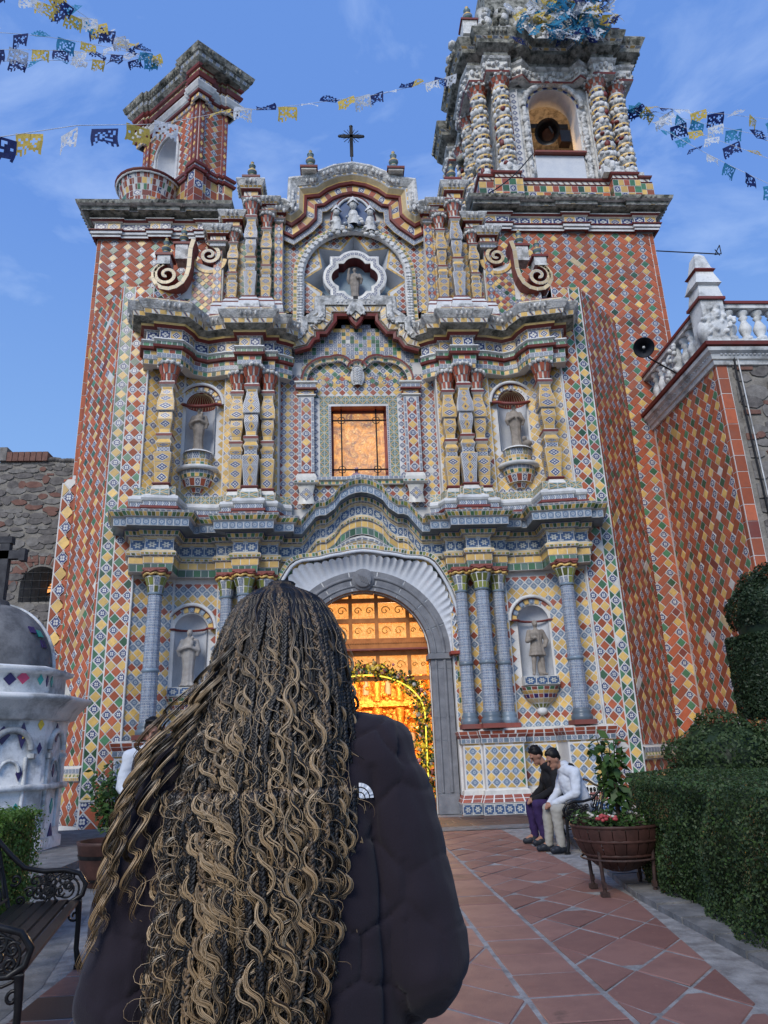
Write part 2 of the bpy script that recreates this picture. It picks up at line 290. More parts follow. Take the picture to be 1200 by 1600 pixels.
def W(o):
    if o is None: return Matrix.Identity(4)
    return W(o.parent) @ (o.matrix_parent_inverse if o.parent else Matrix.Identity(4)) @ o.matrix_basis
def link(o, parent):
    if parent is not None:
        o.parent = parent; o.matrix_parent_inverse = W(parent).inverted()
class MB:
    def __init__(s): s.v = []; s.f = []; s.m = []; s.uv = []; s.r = []; s.slots = {}
    def slot(s, m):
        if m not in s.slots: s.slots[m] = len(s.slots)
        return s.slots[m]
    def face(s, pts, mat, uvs=None, r=None):
        b = len(s.v); s.v.extend(tuple(p) for p in pts); s.f.append(tuple(range(b, b+len(pts)))); s.m.append(s.slot(mat))
        if uvs is None: uvs = [(0, 0), (1, 0), (1, 1), (0, 1)][:len(pts)] if len(pts) <= 4 else [(0, 0)]*len(pts)
        s.uv.append(uvs); s.r.append(random.random() if r is None else r)
    def grid(s, rows, mat, closed=False, r=None):
        """shared-vertex grid; rows = list of lists of points"""
        b = len(s.v); n = len(rows[0]); k = s.slot(mat); rr = random.random() if r is None else r
        for row in rows: s.v.extend(tuple(p) for p in row)
        R_ = len(rows)
        for i in range(R_-1):
            for j in range(n if closed else n-1):
                j2 = (j+1) % n
                s.f.append((b+i*n+j, b+i*n+j2, b+(i+1)*n+j2, b+(i+1)*n+j)); s.m.append(k); s.r.append(rr)
                s.uv.append([(j/n, i/(R_-1)), ((j+1)/n, i/(R_-1)), ((j+1)/n, (i+1)/(R_-1)), (j/n, (i+1)/(R_-1))])
    def box(s, c, d, mat, rz=0.0, M=None):
        hx, hy, hz = d[0]/2, d[1]/2, d[2]/2
        cs = [Vector((x*hx, y*hy, z*hz)) for x in (-1, 1) for y in (-1, 1) for z in (-1, 1)]
        M2 = Matrix.Translation(Vector(c)) @ Matrix.Rotation(rz, 4, 'Z')
        if M is not None: M2 = M @ M2
        cs = [M2 @ p for p in cs]; r = random.random()
        for q in ((0, 1, 3, 2), (4, 6, 7, 5), (0, 4, 5, 1), (2, 3, 7, 6), (0, 2, 6, 4), (1, 5, 7, 3)): s.face([cs[i] for i in q], mat, None, r)
    def prism(s, poly, o, ex, mat, sidemat=None):
        """poly: list of 3D points, extruded by vector o"""
        o = Vector(o); A = [Vector(p) for p in poly]; B = [p+o for p in A]
        s.face(B, mat, ex); s.face(A[::-1], sidemat or mat, None)
        n = len(A)
        for i in range(n): s.face([A[i], A[(i+1) % n], B[(i+1) % n], B[i]], sidemat or mat)
    def tube(s, pts, rad, mat, seg=8, caps=True, vt=None, r=None):
        pts = [Vector(p) for p in pts]; n = len(pts); rows = []
        if not hasattr(rad, '__len__'): rad = [rad]*n
        up = Vector((0, 0, 1)); prev = None
        for i, p in enumerate(pts):
            t = (pts[min(i+1, n-1)]-pts[max(i-1, 0)]).normalized()
            if prev is None:
                a = t.cross(up if abs(t.z) < .95 else Vector((1, 0, 0))).normalized()
            else:
                a = (prev - t*prev.dot(t)); a = a.normalized() if a.length > 1e-6 else t.orthogonal().normalized()
            prev = a; b = t.cross(a)
            rows.append([p+(a*math.cos(2*PI*k/seg)+b*math.sin(2*PI*k/seg))*rad[i] for k in range(seg)])
        s.grid(rows, mat, True, r)
        if caps: s.face(rows[0][::-1], mat); s.face(rows[-1], mat)
    def lathe(s, prof, c, seg, mat, a0=0, a1=2*PI, rot=0):
        c = Vector(c); closed = abs(a1-a0-2*PI) < 1e-6; k = seg if closed else seg+1
        rows = [[c+Vector((r*math.cos(rot+a0+(a1-a0)*j/seg), r*math.sin(rot+a0+(a1-a0)*j/seg), z)) for j in range(k)] for r, z in prof]
        s.grid(rows, mat, closed)
    def sphere(s, c, r, mat, seg=8, rings=5):
        if not hasattr(r, '__len__'): r = (r, r, r)
        c = Vector(c)
        rows = [[c+Vector((r[0]*math.sin(PI*i/rings)*math.cos(2*PI*j/seg), r[1]*math.sin(PI*i/rings)*math.sin(2*PI*j/seg), -r[2]*math.cos(PI*i/rings))) for j in range(seg)] for i in range(rings+1)]
        s.grid(rows, mat, True)
    def add(s, o, M=None):
        b = len(s.v)
        if M is None: s.v.extend(o.v)
        else: s.v.extend(tuple(M @ Vector(p)) for p in o.v)
        inv = {v: k for k, v in o.slots.items()}
        for f, m, u, r in zip(o.f, o.m, o.uv, o.r):
            s.f.append(tuple(i+b for i in f)); s.m.append(s.slot(inv[m])); s.uv.append(u); s.r.append(r)
    def mesh(s, name, smooth=False):
        me = bpy.data.meshes.new(name); nl = [len(f) for f in s.f]
        me.vertices.add(len(s.v)); me.vertices.foreach_set('co', np.array(s.v, dtype=np.float32).ravel())
        L = sum(nl); me.loops.add(L); me.polygons.add(len(s.f))
        me.loops.foreach_set('vertex_index', np.fromiter((i for f in s.f for i in f), dtype=np.int32, count=L))
        st = np.concatenate([[0], np.cumsum(nl)[:-1]]).astype(np.int32) if nl else np.zeros(0, np.int32)
        me.polygons.foreach_set('loop_start', st); me.polygons.foreach_set('loop_total', np.array(nl, dtype=np.int32))
        me.polygons.foreach_set('material_index', np.array(s.m, dtype=np.int32))
        for m in s.slots: me.materials.append(MATS[m])
        u = me.uv_layers.new(name='UVMap'); u.data.foreach_set('uv', np.fromiter((c for q in s.uv for t in q for c in t), dtype=np.float32, count=2*L))
        u2 = me.uv_layers.new(name='rnd'); rr = np.repeat(np.array(s.r, dtype=np.float32), nl); u2.data.foreach_set('uv', np.stack([rr, rr], 1).ravel())
        me.update(calc_edges=True)
        if smooth: me.polygons.foreach_set('use_smooth', [True]*len(me.polygons))
        me.validate(); return me
    def build(s, name, parent=None, smooth=False, kind=None, label=None):
        o = bpy.data.objects.new(name, s.mesh(name, smooth)); col.objects.link(o)
        link(o, parent)
        if kind: o['kind'] = kind
        if label: o['label'] = label
        return o
def thing(name, label, cat, loc=(0, 0, 0), group=None):
    o = bpy.data.objects.new(name, None); col.objects.link(o); o.location = loc; o['label'] = label; o['category'] = cat
    if group: o['group'] = group
    return o
def tag(o, label, cat, group=None):
    o['label'] = label; o['category'] = cat
    if group: o['group'] = group
    return o
def smooth_angle(o, ang=40):
    me = o.data; me.polygons.foreach_set('use_smooth', [True]*len(me.polygons)); me.set_sharp_from_angle(angle=R(ang))

# ---- swept mouldings with real tiles ------------------------------------
def mitre(a, b):
    d = 1+a.dot(b)
    if d < .25: d = .25
    return (a+b)/d
def sweep(mb, path, prof, specs, updir=None, closed=False):
    """path: 3D points left to right; prof: (out,up); specs per profile segment: mat | (mats, tile_len, rows)"""
    pts = [Vector(p) for p in path]; n = len(pts); so_, sn = [], []
    m = n if closed else n-1
    for i in range(m):
        d = pts[(i+1) % n]-pts[i]
        h = Vector((d.x, d.y, 0))
        o = Vector((d.y, -d.x, 0)).normalized() if h.length > 1e-4 else Vector((0, -1, 0))
        if updir == 'plane': o = Vector((0, -1, 0)); u = Vector((-d.z, 0, d.x)).normalized()
        else: u = Vector((0, 0, 1))
        so_.append(o); sn.append(u)
    rows = []
    for i in range(n):
        if closed: a, b = (i-1) % n, i
        else: a, b = max(i-1, 0), min(i, n-2)
        o = mitre(so_[a], so_[b]); u = mitre(sn[a], sn[b])
        rows.append([pts[i]+o*q[0]+u*q[1] for q in prof])
    if closed: rows.append(rows[0])
    cnt = 0
    for k in range(len(prof)-1):
        sp = specs[k] if k < len(specs) else specs[-1]
        for i in range(len(rows)-1):
            A, B, C, D = rows[i][k], rows[i+1][k], rows[i+1][k+1], rows[i][k+1]
            if isinstance(sp, str): mb.face([A, B, C, D], sp); continue
            mats, tl, nr = sp; L = ((B-A).length+(C-D).length)/2; N = max(1, int(round(L/tl)))
            mb.face([A, B, C, D], 'grout')
            for a in range(N):
                for r in range(nr):
                    f = lambda x, y: A.lerp(B, x).lerp(D.lerp(C, x), y)
                    x0, x1, y0, y1 = a/N, (a+1)/N, r/nr, (r+1)/nr
                    q = [f(x0, y0), f(x1, y0), f(x1, y1), f(x0, y1)]
                    tile_quad(mb, q, mats[(cnt+a+r) % len(mats)])
            cnt += N
def tile_quad(mb, q, mat, gap=.008, raise_=.004):
    c = (q[0]+q[1]+q[2]+q[3])*.25; nrm = (q[1]-q[0]).cross(q[3]-q[0])
    if nrm.length < 1e-9: return
    nrm.normalize(); s0 = min((q[1]-q[0]).length, (q[3]-q[0]).length)
    g = min(gap, s0*.14)/max(s0*.5, 1e-4)
    b = [p.lerp(c, g*.8) for p in q]; t = [p.lerp(c, g*1.15)+nrm*raise_ for p in q]; r = random.random()
    mb.face(t, mat, [(0, 0), (1, 0), (1, 1), (0, 1)], r)
    if s0 > .07:
        for i in range(4): mb.face([b[i], b[(i+1) % 4], t[(i+1) % 4], t[i]], mat, [(0.02, 0.02)]*4, r)

# ---- flat tiled fields ---------------------------------------------------
def clip(poly, uvp, inside):
    """Sutherland-Hodgman against a convex CCW polygon; carries uv"""
    out_ = list(zip(poly, uvp)); n = len(inside)
    for i in range(n):
        a, b = inside[i], inside[(i+1) % n]; ex, ey = b[0]-a[0], b[1]-a[1]
        sd_ = lambda p: ex*(p[1]-a[1])-ey*(p[0]-a[0])
        cur = out_; out_ = []
        for j in range(len(cur)):
            (p, pu), (q, qu) = cur[j], cur[(j+1) % len(cur)]; sp, sq = sd_(p), sd_(q)
            if sp >= 0: out_.append((p, pu))
            if (sp > 0 > sq) or (sp < 0 < sq):
                t = sp/(sp-sq); out_.append(((p[0]+(q[0]-p[0])*t, p[1]+(q[1]-p[1])*t), (pu[0]+(qu[0]-pu[0])*t, pu[1]+(qu[1]-pu[1])*t)))
        if len(out_) < 3: return [], []
    return [o[0] for o in out_], [o[1] for o in out_]
PIECES = {}      # thing key -> kind -> list
class Frame:
    """flat patch: origin, u direction, v direction"""
    def __init__(s, o, u, v): s.o = Vector(o); s.u = Vector(u).normalized(); s.v = Vector(v).normalized(); s.n = s.u.cross(s.v)
    def at(s, u, v, h=0.0): return s.o+s.u*u+s.v*v+s.n*h
def piece(key, kind, fr, poly, uvs, mat, th=.007, gap=.019):
    cx = sum(p[0] for p in poly)/len(poly); cy = sum(p[1] for p in poly)/len(poly)
    area = .5*abs(sum(poly[i][0]*poly[(i+1) % len(poly)][1]-poly[(i+1) % len(poly)][0]*poly[i][1] for i in range(len(poly))))
    if area < .0008: return
    if random.random() < .025 and mat in ('tile_yellow', 'tile_green', 'tile_flower', 'brick_red'): mat = random.choice(['tile_cream', 'brick_dark', 'tile_yellow', 'tile_white'])
    sz = math.sqrt(area); k = 1-gap/sz*1.0
    if k < .3: return
    pl = [((p[0]-cx)*k, (p[1]-cy)*k) for p in poly]
    w_ = fr.at(cx, cy); d = CAM-w_; app = area*abs(d.normalized().dot(fr.n))/d.length_squared
    PIECES.setdefault(key, {}).setdefault(kind, []).append((app, fr, cx, cy, pl, uvs, mat, th))
MCACHE = {}
def piece_mb(mb, pl, uvs, mat, th, M, r=None):
    T = [M @ Vector((p[0]*.97, p[1]*.97, th)) for p in pl]; B = [M @ Vector((p[0], p[1], -.001)) for p in pl]; r = random.random() if r is None else r
    mb.face(T, mat, uvs, r); n = len(pl)
    for i in range(n): mb.face([B[i], B[(i+1) % n], T[(i+1) % n], T[i]], mat, [(.02, .02)]*4, r)
def flush_pieces(key, parent, limit=300, inframe=None):
    for kind, L in PIECES.get(key, {}).items():
        L.sort(key=lambda a: -a[0])
        big = L[:limit]; rest = L[limit:]
        for app, fr, cx, cy, pl, uvs, mat, th in big:
            M = Matrix((fr.u, fr.v, fr.n)).transposed().to_4x4(); M.translation = fr.at(cx, cy)
            ck = (mat, round(th, 4), tuple((round(p[0], 3), round(p[1], 3)) for p in pl))
            if ck not in MCACHE:
                mb = MB(); piece_mb(mb, pl, uvs, mat, th, Matrix.Identity(4), .5); MCACHE[ck] = mb.mesh(kind)
            o = bpy.data.objects.new(kind, MCACHE[ck]); col.objects.link(o); link(o, parent)
            o.matrix_basis = M @ Matrix.Rotation(random.uniform(-.008, .008), 4, 'Z') @ Matrix.Rotation(random.uniform(-.02, .02), 4, 'X')
        if rest:
            mb = MB()
            for app, fr, cx, cy, pl, uvs, mat, th in rest:
                M = Matrix((fr.u, fr.v, fr.n)).transposed().to_4x4(); M.translation = fr.at(cx, cy, random.uniform(-.001, .001))
                piece_mb(mb, pl, uvs, mat, th, M @ Matrix.Rotation(random.uniform(-.02, .02), 4, 'Z') @ Matrix.Rotation(random.uniform(-.02, .02), 4, 'X') @ Matrix.Rotation(random.uniform(-.02, .02), 4, 'Y'))
            mb.build(kind, parent, kind='stuff')
def rect(u0, v0, u1, v1): return [(u0, v0), (u1, v0), (u1, v1), (u0, v1)]
def diamonds(key, fr, region, d, colf, hole=None, dz=None, u0=0.0, v0=0.0):
    """square tiles standing on a corner; region convex CCW"""
    dz = dz or d
    us = [p[0] for p in region]; vs_ = [p[1] for p in region]
    i0, i1 = int(math.floor((min(us)-u0)/(d/2)))-1, int(math.ceil((max(us)-u0)/(d/2)))+1
    j0, j1 = int(math.floor((min(vs_)-v0)/dz))-1, int(math.ceil((max(vs_)-v0)/dz))+1
    for i in range(i0, i1+1):
        for j in range(j0, j1+1):
            cx = u0+i*d/2; cy = v0+j*dz+(dz/2 if i % 2 else 0)
            if hole and hole(cx, cy): continue
            q = [(cx, cy-dz/2), (cx+d/2, cy), (cx, cy+dz/2), (cx-d/2, cy)]
            p, u = clip(q, [(0, 0), (1, 0), (1, 1), (0, 1)], region)
            if len(p) >= 3: piece(key, 'tile', fr, p, u, colf(i, j))
def squares(key, fr, region, sx, sy, colf, hole=None, kind='tile', th=.006, gap=.008, off=0.0):
    us = [p[0] for p in region]; vs_ = [p[1] for p in region]; u0, v0 = min(us), min(vs_)
    nx = max(1, int(round((max(us)-u0)/sx))); ny = max(1, int(round((max(vs_)-v0)/sy))); sx = (max(us)-u0)/nx; sy = (max(vs_)-v0)/ny
    for j in range(ny):
        for i in range(-1 if off else 0, nx):
            x = u0+i*sx+(off*sx if j % 2 else 0); y = v0+j*sy
            if hole and hole(x+sx/2, y+sy/2): continue
            p, u = clip(rect(x, y, x+sx, y+sy), [(0, 0), (1, 0), (1, 1), (0, 1)], region)
            if len(p) >= 3: piece(key, kind, fr, p, u, colf(i, j), th, gap)
def weave(key, fr, region, d, u0=0.0, v0=0.0, hole=None, dz=None, brick='brick_red', nodia=False):
    """zigzag of 2:1 bricks with chains of small glazed squares (petatillo)"""
    dz = dz or d
    us = [p[0] for p in region]; vs_ = [p[1] for p in region]
    c0, c1 = int(math.floor((min(us)-u0)/(1.5*d)))-1, int(math.ceil((max(us)-u0)/(1.5*d)))+1
    cyc = ['tile_yellow', 'tile_green', 'tile_flower']
    for c in range(c0, c1+1):
        x = u0+c*1.5*d; odd = c % 2
        base = v0+(-dz/2 if odd else 0)
        j0, j1 = int(math.floor((min(vs_)-base)/dz))-2, int(math.ceil((max(vs_)-base)/dz))+3
        for j in range(j0, j1+1):
            y = base+j*dz
            # diamonds
            if not (hole and hole(x, y)):
                p, u = clip([(x, y-dz/2), (x+d/2, y), (x, y+dz/2), (x-d/2, y)], [(0, 0), (1, 0), (1, 1), (0, 1)], region)
                k = (j+c*2) % 3
                spec = (c % 2 == 0) and (j % 12 in (0, 1))
                if len(p) >= 3: piece(key, 'tile', fr, p, u, 'tile_flower' if spec else cyc[k])
            # brick to the right
            if not odd: q = [(x, y-dz/2), (x+d, y-1.5*dz), (x+1.5*d, y-dz), (x+d/2, y)]
            else: q = [(x+d/2, y), (x+1.5*d, y+dz), (x+d, y+1.5*dz), (x, y+dz/2)]
            if hole and hole(sum(a[0] for a in q)/4, sum(a[1] for a in q)/4): continue
            p, u = clip(q, [(0, 0), (1, 0), (1, 1), (0, 1)], region)
            if len(p) >= 3: piece(key, 'brick', fr, p, u, brick)
def cyc3(i, j):
    if i % 2 == 0: return 'tile_yellow' if (j+i//2) % 2 == 0 else 'tile_flower'
    return ['tile_flower', 'tile_yellow'][(j) % 2]

# ---- solid shapes by voxel union ----------------------------------------
def cap(mb, p0, r0, p1, r1, flat=None, seg=14, mat='skin'):
    p0, p1 = Vector(p0), Vector(p1); ax = p1-p0; L = ax.length
    if L < 1e-5: L = 1e-5; ax = Vector((0, 0, 1e-5))
    t = ax.normalized(); a = t.cross(Vector((0, 1, 0)) if abs(t.y) < .9 else Vector((1, 0, 0))).normalized(); b = t.cross(a)
    fx, fy = flat or (1, 1); rows = []
    for i in range(6):
        th = PI/2*(1-i/5); rows.append((p0-t*(r0*math.sin(th)), max(r0*math.cos(th), r0*.02)))
    for i in range(6):
        th = PI/2*(i/5); rows.append((p1+t*(r1*math.sin(th)), max(r1*math.cos(th), r1*.02)))
    g = [[c+(a*math.cos(2*PI*k/seg)*fx+b*math.sin(2*PI*k/seg)*fy)*r for k in range(seg)] for c, r in rows]
    mb.grid(g, mat, True); mb.face(g[0][::-1], mat); mb.face(g[-1], mat)
def ell(mb, c, r, mat='skin', rot=None, seg=16, rings=10):
    M = Matrix.Translation(Vector(c))
    if rot: M = M @ rot
    rows = [[M @ Vector((r[0]*max(math.sin(PI*i/rings), .02)*math.cos(2*PI*j/seg), r[1]*max(math.sin(PI*i/rings), .02)*math.sin(2*PI*j/seg), -r[2]*math.cos(PI*i/rings))) for j in range(seg)] for i in range(rings+1)]
    mb.grid(rows, mat, True); mb.face(rows[0][::-1], mat); mb.face(rows[-1], mat)
def fuse(mb, voxel, mat, smooth=4, disp=None):
    """voxel union of closed shapes -> one continuous mesh"""
    me = mb.mesh('tmp'); o = bpy.data.objects.new('tmp', me); col.objects.link(o)
    md = o.modifiers.new('r', 'REMESH'); md.mode = 'VOXEL'; md.voxel_size = voxel; md.use_smooth_shade = True
    if smooth: m2 = o.modifiers.new('s', 'SMOOTH'); m2.factor = .5; m2.iterations = smooth
    dg = bpy.context.evaluated_depsgraph_get(); dg.update(); res = bpy.data.meshes.new_from_object(o.evaluated_get(dg))
    bpy.data.objects.remove(o); bpy.data.meshes.remove(me)
    res.materials.clear(); res.materials.append(MATS[mat]); res.polygons.foreach_set('material_index', [0]*len(res.polygons))
    res.polygons.foreach_set('use_smooth', [True]*len(res.polygons))
    if disp:
        n = len(res.vertices); co = np.zeros(n*3, np.float32); no = np.zeros(n*3, np.float32)
        res.vertices.foreach_get('co', co); res.vertex_normals.foreach_get('vector', no)
        co = co.reshape(-1, 3); no = no.reshape(-1, 3); co = disp(co, no); res.vertices.foreach_set('co', co.ravel()); res.update()
    return res
def mobj(name, me, parent=None, label=None):
    o = bpy.data.objects.new(name, me); col.objects.link(o); link(o, parent)
    if label: o['label'] = label
    return o

# ================================================================== SETTING
g = MB(); g.face([(-900, -300, -.03), (900, -300, -.03), (900, 1500, -.03), (-900, 1500, -.03)], 'ground_far'); g.build('ground', kind='structure')
# ---- pavement: terracotta tiles laid in a central band and skewed fields
pav = MB(); pav.face([(-2.6, 1.0, -.008), (2.5, 1.0, -.008), (2.75, 10.4, -.008), (3.3, 13.0, -.008), (3.4, 14.1, -.008), (-3.6, 14.1, -.008), (-3.4, 9.0, -.008), (-2.7, 5.5, -.008)], 'floor_grout')
pavement = pav.build('pavement', kind='structure')
FR0 = Frame((0, 0, -.008), (1, 0, 0), (0, 1, 0))
def ptile(poly, reg, mat='floor_tile'):
    p, u = clip(poly, [(0, 0), (1, 0), (1, 1), (0, 1)], reg)
    if len(p) >= 3: piece('pave', 'tile', FR0, p, u, mat, .0045, .017)
xk = lambda y: 2.02+max(0, y-5.0)*.035+max(0, y-7.4)*.12
y = .8
while y < 13.8:
    ptile(rect(.475, y, .915, y+.44), rect(.475, .8, .915, 13.75)); y += .44
regR = [(.935, .8), (xk(.8), .8), (xk(7.4), 7.4), (xk(10.4), 10.4), (3.05, 13.75), (.935, 13.75)]
ua = Vector((.56, .655)); va = Vector((.16, -.335))*1.12
for i in range(-8, 24):
    for j in range(-46, 14):
        o = Vector((.9, 5.9))+ua*i*.66+va*j
        if -1 < o.y < 15 and -1 < o.x < 5:
            ptile([tuple(o), tuple(o+ua*.66), tuple(o+ua*.66+va), tuple(o+va)][::-1], regR)
regL = [(-1.2, .8), (.455, .8), (.455, 13.75), (-1.2, 13.75)]
ub = Vector((-.56, .655)); vb = Vector((-.16, -.335))*1.12
for i in range(-8, 26):
    for j in range(-46, 16):
        o = Vector((.45, 5.9))+ub*i*.66+vb*j
        if -1 < o.y < 15 and -3 < o.x < 1: ptile([tuple(o), tuple(o+ub*.66), tuple(o+ub*.66+vb), tuple(o+vb)], regL)
for j in range(34):
    for i in range(3):
        y0 = .9+j*.44
        reg = rect(-2.45-.0*y0, .8, -1.22, 13.7)
        ptile(rect(-1.65-i*.42, y0, -1.23-i*.42, y0+.44), reg, 'floor_dark' if (i == 2 and j % 5 == 4) else 'floor_tile')
for j in range(3):
    for i in range(14):
        ptile(rect(-3.2+i*.46+.2*(j % 2), 14.55+j*.7, -3.2+(i+1)*.46+.2*(j % 2), 14.55+(j+1)*.7), rect(-3.2, 14.5, 3.6, 16.6), 'floor_dark')
flush_pieces('pave', pavement)
st = MB(); st.face([(-3.6, 14.05, -.012), (3.8, 14.05, -.012), (3.9, 17.6, -.012), (-3.8, 17.6, -.012)], 'floor_grout'); st.build('church_forecourt', kind='structure')
# kerb: irregular blue grey slabs along the right edge and left border
kb = thing('kerb', 'rough grey stone kerb between the terracotta pavement and the clipped hedge', 'kerb', (2.2, 6, 0))
kb['kind'] = 'structure'; del kb['category']
yy = 1.0
while yy < 13.6:
    L = random.uniform(.35, .6); a, b = xk(yy)+.01, xk(yy+L-.03)+.01; q = .34+random.uniform(-.04, .05)
    m = MB(); h = .03+random.uniform(0, .02)
    pl = [(a, yy, h), (a+q, yy+.02, h+.015), (b+q, yy+L-.03, h+.015), (b, yy+L-.03, h)]
    m.prism([(p[0], p[1], -.02) for p in pl], (0, 0, h+.02), None, 'kerb_stone'); m.build('stone', kb); yy += L
lb = MB()
lb.face([(-9, .5, -.005), (-2.47, .5, -.005), (-2.5, 5.5, -.005), (-3.2, 9, -.005), (-3.5, 14.2, -.005), (-3.9, 17, -.005), (-9, 18, -.005)], 'kerb_stone'); lb.build('stone_paving', kind='structure')
for (x0, y0, x1, y1, h) in ((-3.9, 9.6, -6.6, 16.2, .1),):
    m = MB(); m.box(((x0+x1)/2-.6, (y0+y1)/2, h/2-.01), (abs(x1-x0)+.6, y1-y0, h), 'kerb_stone'); m.build('stone_step', kind='structure')
sb = MB(); sb.face([(-3.5, 13.75, .004), (3.25, 13.75, .004), (3.4, 14.45, .004), (-3.6, 14.45, .004)], 'kerb_stone'); sb.build('stone_band', kind='structure')
so2 = MB(); so2.face([(2.2, .5, -.004), (12, .5, -.004), (12, 17.5, -.004), (3.6, 17.5, -.004), (3.3, 13, -.004), (2.9, 10, -.004), (2.4, 7, -.004)], 'soil'); so2.build('flowerbed_soil', kind='structure')

# ================================================================== CHURCH
church = thing('church', 'baroque church front covered all over in glazed tiles with niches, columns and a curved gable', 'church', (0, 17, 0))
XE = 5.30; YW = [(0, 17.45), (2.05, 17.45), (2.05, 17.12), (3.45, 17.12), (3.45, 17.28), (4.45, 17.15), (XE, 16.68)]
def arch_hole(cx, hw, zb, zs, pad=0.0):
    return lambda u, v: (abs(u-cx) < hw+pad and zb-pad < v < zs) or ((u-cx)**2+(v-zs)**2 < (hw+pad)**2 and v >= zs)
def wall_arch(mb, fr, u0, u1, z0, z1, cx, hw, zb, zs, mat='grout', seg=16):
    q = lambda pts: mb.face([fr.at(*p) for p in pts], mat)
    if zb > z0: q(rect(u0, z0, u1, zb))
    q(rect(u0, zb, cx-hw, zs)); q(rect(cx+hw, zb, u1, zs))
    arc = [(cx-hw*math.cos(PI*i/seg), zs+hw*math.sin(PI*i/seg)) for i in range(seg+1)]
    top = [(u0+(u1-u0)*i/seg, z1) for i in range(seg+1)]
    q([(u0, zs), arc[0], top[0]])
    for i in range(seg): q([arc[i], arc[i+1], top[i+1], top[i]])
    q([arc[-1], (u1, zs), (u1, z1)])
wallmb = MB()
def cf_field(i, j): return ['tile_flower', 'tile_yellow', 'tile_red', 'tile_yellow'][(i+2*j) % 4] if (i % 2) else ['tile_yellow', 'tile_flower'][j % 2]
def cf_lower(i, j): return ['tile_rosette', 'tile_yellow'][j % 2] if i % 2 == 0 else ['tile_red', 'tile_yellow', 'tile_rosette'][j % 3]
def cf_dado(i, j): return 'tile_yellow' if i % 2 else ('tile_green' if i % 10 == 4 else 'tile_rosette')
def cf_checker(i, j): return 'tile_red' if (i % 4 == 0) else ('tile_flower' if i % 2 else 'tile_yellow')
def cf_pier(i, j): return 'brick_red' if i % 2 == 0 else ['tile_yellow', 'tile_flower', 'tile_green', 'tile_yellow', 'tile_flower'][(j+i) % 5]
def cf_diag(i, j):
    k = (i+2*j) % 8; return 'tile_flower' if k in (0, 1) and i % 3 else ['tile_red', 'tile_yellow', 'tile_green', 'tile_red', 'tile_yellow', 'tile_red', 'tile_yellow', 'tile_flower'][k]
for sgn in (-1, 1):
    key = 'church'
    def FRM(a, b):      # frame over plan segment a->b on this side (u runs a->b for right, b->a for left)
        A, B = Vector((a[0], a[1], 0)), Vector((b[0], b[1], 0))
        if sgn > 0: return Frame(A, B-A, (0, 0, 1)), (B-A).length, (lambda x: x)
        A.x, B.x = -A.x, -B.x
        L = (B-A).length; return Frame(B, A-B, (0, 0, 1)), L, (lambda x: L-x)
    def FX(f, fl, u): return fl(u)
    # centre side panels 1.75..2.05 are built with the door/window; cluster strip
    fr, L, fl = FRM(YW[2], YW[3])
    wallmb.face([fr.at(*p) for p in rect(0, 0, L, 15.0)], 'grout'); sp_a, sp_b = sorted((fl(0), fl(1.02))); wallmb.face([fr.at(*p) for p in rect(sp_a, 15.0, sp_b, 16.2)], 'grout')
    diamonds(key, fr, rect(.02, 1.78, L-.02, 5.35), .21, cf_lower)
    diamonds(key, fr, rect(.02, 7.3, L-.02, 10.75), .21, cf_field)
    [diamonds(key, fr, rg_, .20, lambda i, j: 'tile_green' if i % 4 == 0 else cf_field(i, j)) for rg_ in (rect(.02, 12.5, L-.02, 14.95), rect(sp_a+.02, 14.97, sp_b-.02, 15.9))]
    a, b = YW[1], YW[2]
    A, B = Vector((a[0]*sgn, a[1], 0)), Vector((b[0]*sgn, b[1], 0)); wallmb.face([A, B, B+V(0, 0, 16), A+V(0, 0, 16)], 'grout')
    a, b = YW[3], YW[4]
    A, B = Vector((a[0]*sgn, a[1], 0)), Vector((b[0]*sgn, b[1], 0)); wallmb.face([A, B, B+V(0, 0, 14), A+V(0, 0, 14)], 'grout')
    # niche bay
    fr, L, fl = FRM(YW[4], YW[5]); cx = fl(.59)
    NICH = [(cx, .37, 2.88, 4.22), (cx, .38, 8.62, 9.98)]
    wall_arch(wallmb, fr, 0, L, 0, 7.0, cx, .37, 2.88, 4.22); wall_arch(wallmb, fr, 0, L, 7.0, 14.0, cx, .38, 8.62, 9.98)
    diamonds(key, fr, rect(0, 1.78, L, 5.3), .215, cf_lower, arch_hole(*NICH[0], .10), u0=cx)
    diamonds(key, fr, rect(0, 7.3, L, 10.9), .215, cf_field, arch_hole(*NICH[1], .10), u0=cx)
    diamonds(key, fr, rect(0, 12.3, L, 14.1), .19, cf_diag)
    # outer strip slanting forward
    fr, L, fl = FRM(YW[5], YW[6])
    wallmb.face([fr.at(*p) for p in rect(0, 0, L, 12.6)], 'grout')
    diamonds(key, fr, rect(0, 1.78, L-.04, 5.35), .215, cf_lower)
    diamonds(key, fr, rect(0, 7.3, L-.04, 10.8), .215, cf_field)
    wallmb.face([fr.at(*p) for p in rect(0, 12.3, L*.72, 13.3)], 'grout'); diamonds(key, fr, rect(0, 12.3, L*.72, 13.3), .19, cf_diag)
# centre wall at 17.45 with door hole (0, 1.55, -, 3.6) and window
frc = Frame((0, 17.45, 0), (1, 0, 0), (0, 0, 1))
DHW, DZS = 1.52, 3.52
q = lambda pts, mat='grout', f=frc: wallmb.face([f.at(*p) for p in pts], mat)
def wall_arch_c():
    wall_arch(wallmb, frc, -2.05, 2.05, 0, 7.0, 0, DHW, 0, DZS)
wall_arch_c()
WX0, WX1, WZ0, WZ1 = -.72, .74, 8.04, 10.06
q(rect(-2.05, 7.0, 2.05, WZ0)); q(rect(-2.05, WZ0, WX0, WZ1)); q(rect(WX1, WZ0, 2.05, WZ1)); q(rect(-2.05, WZ1, 2.05, 13.0))
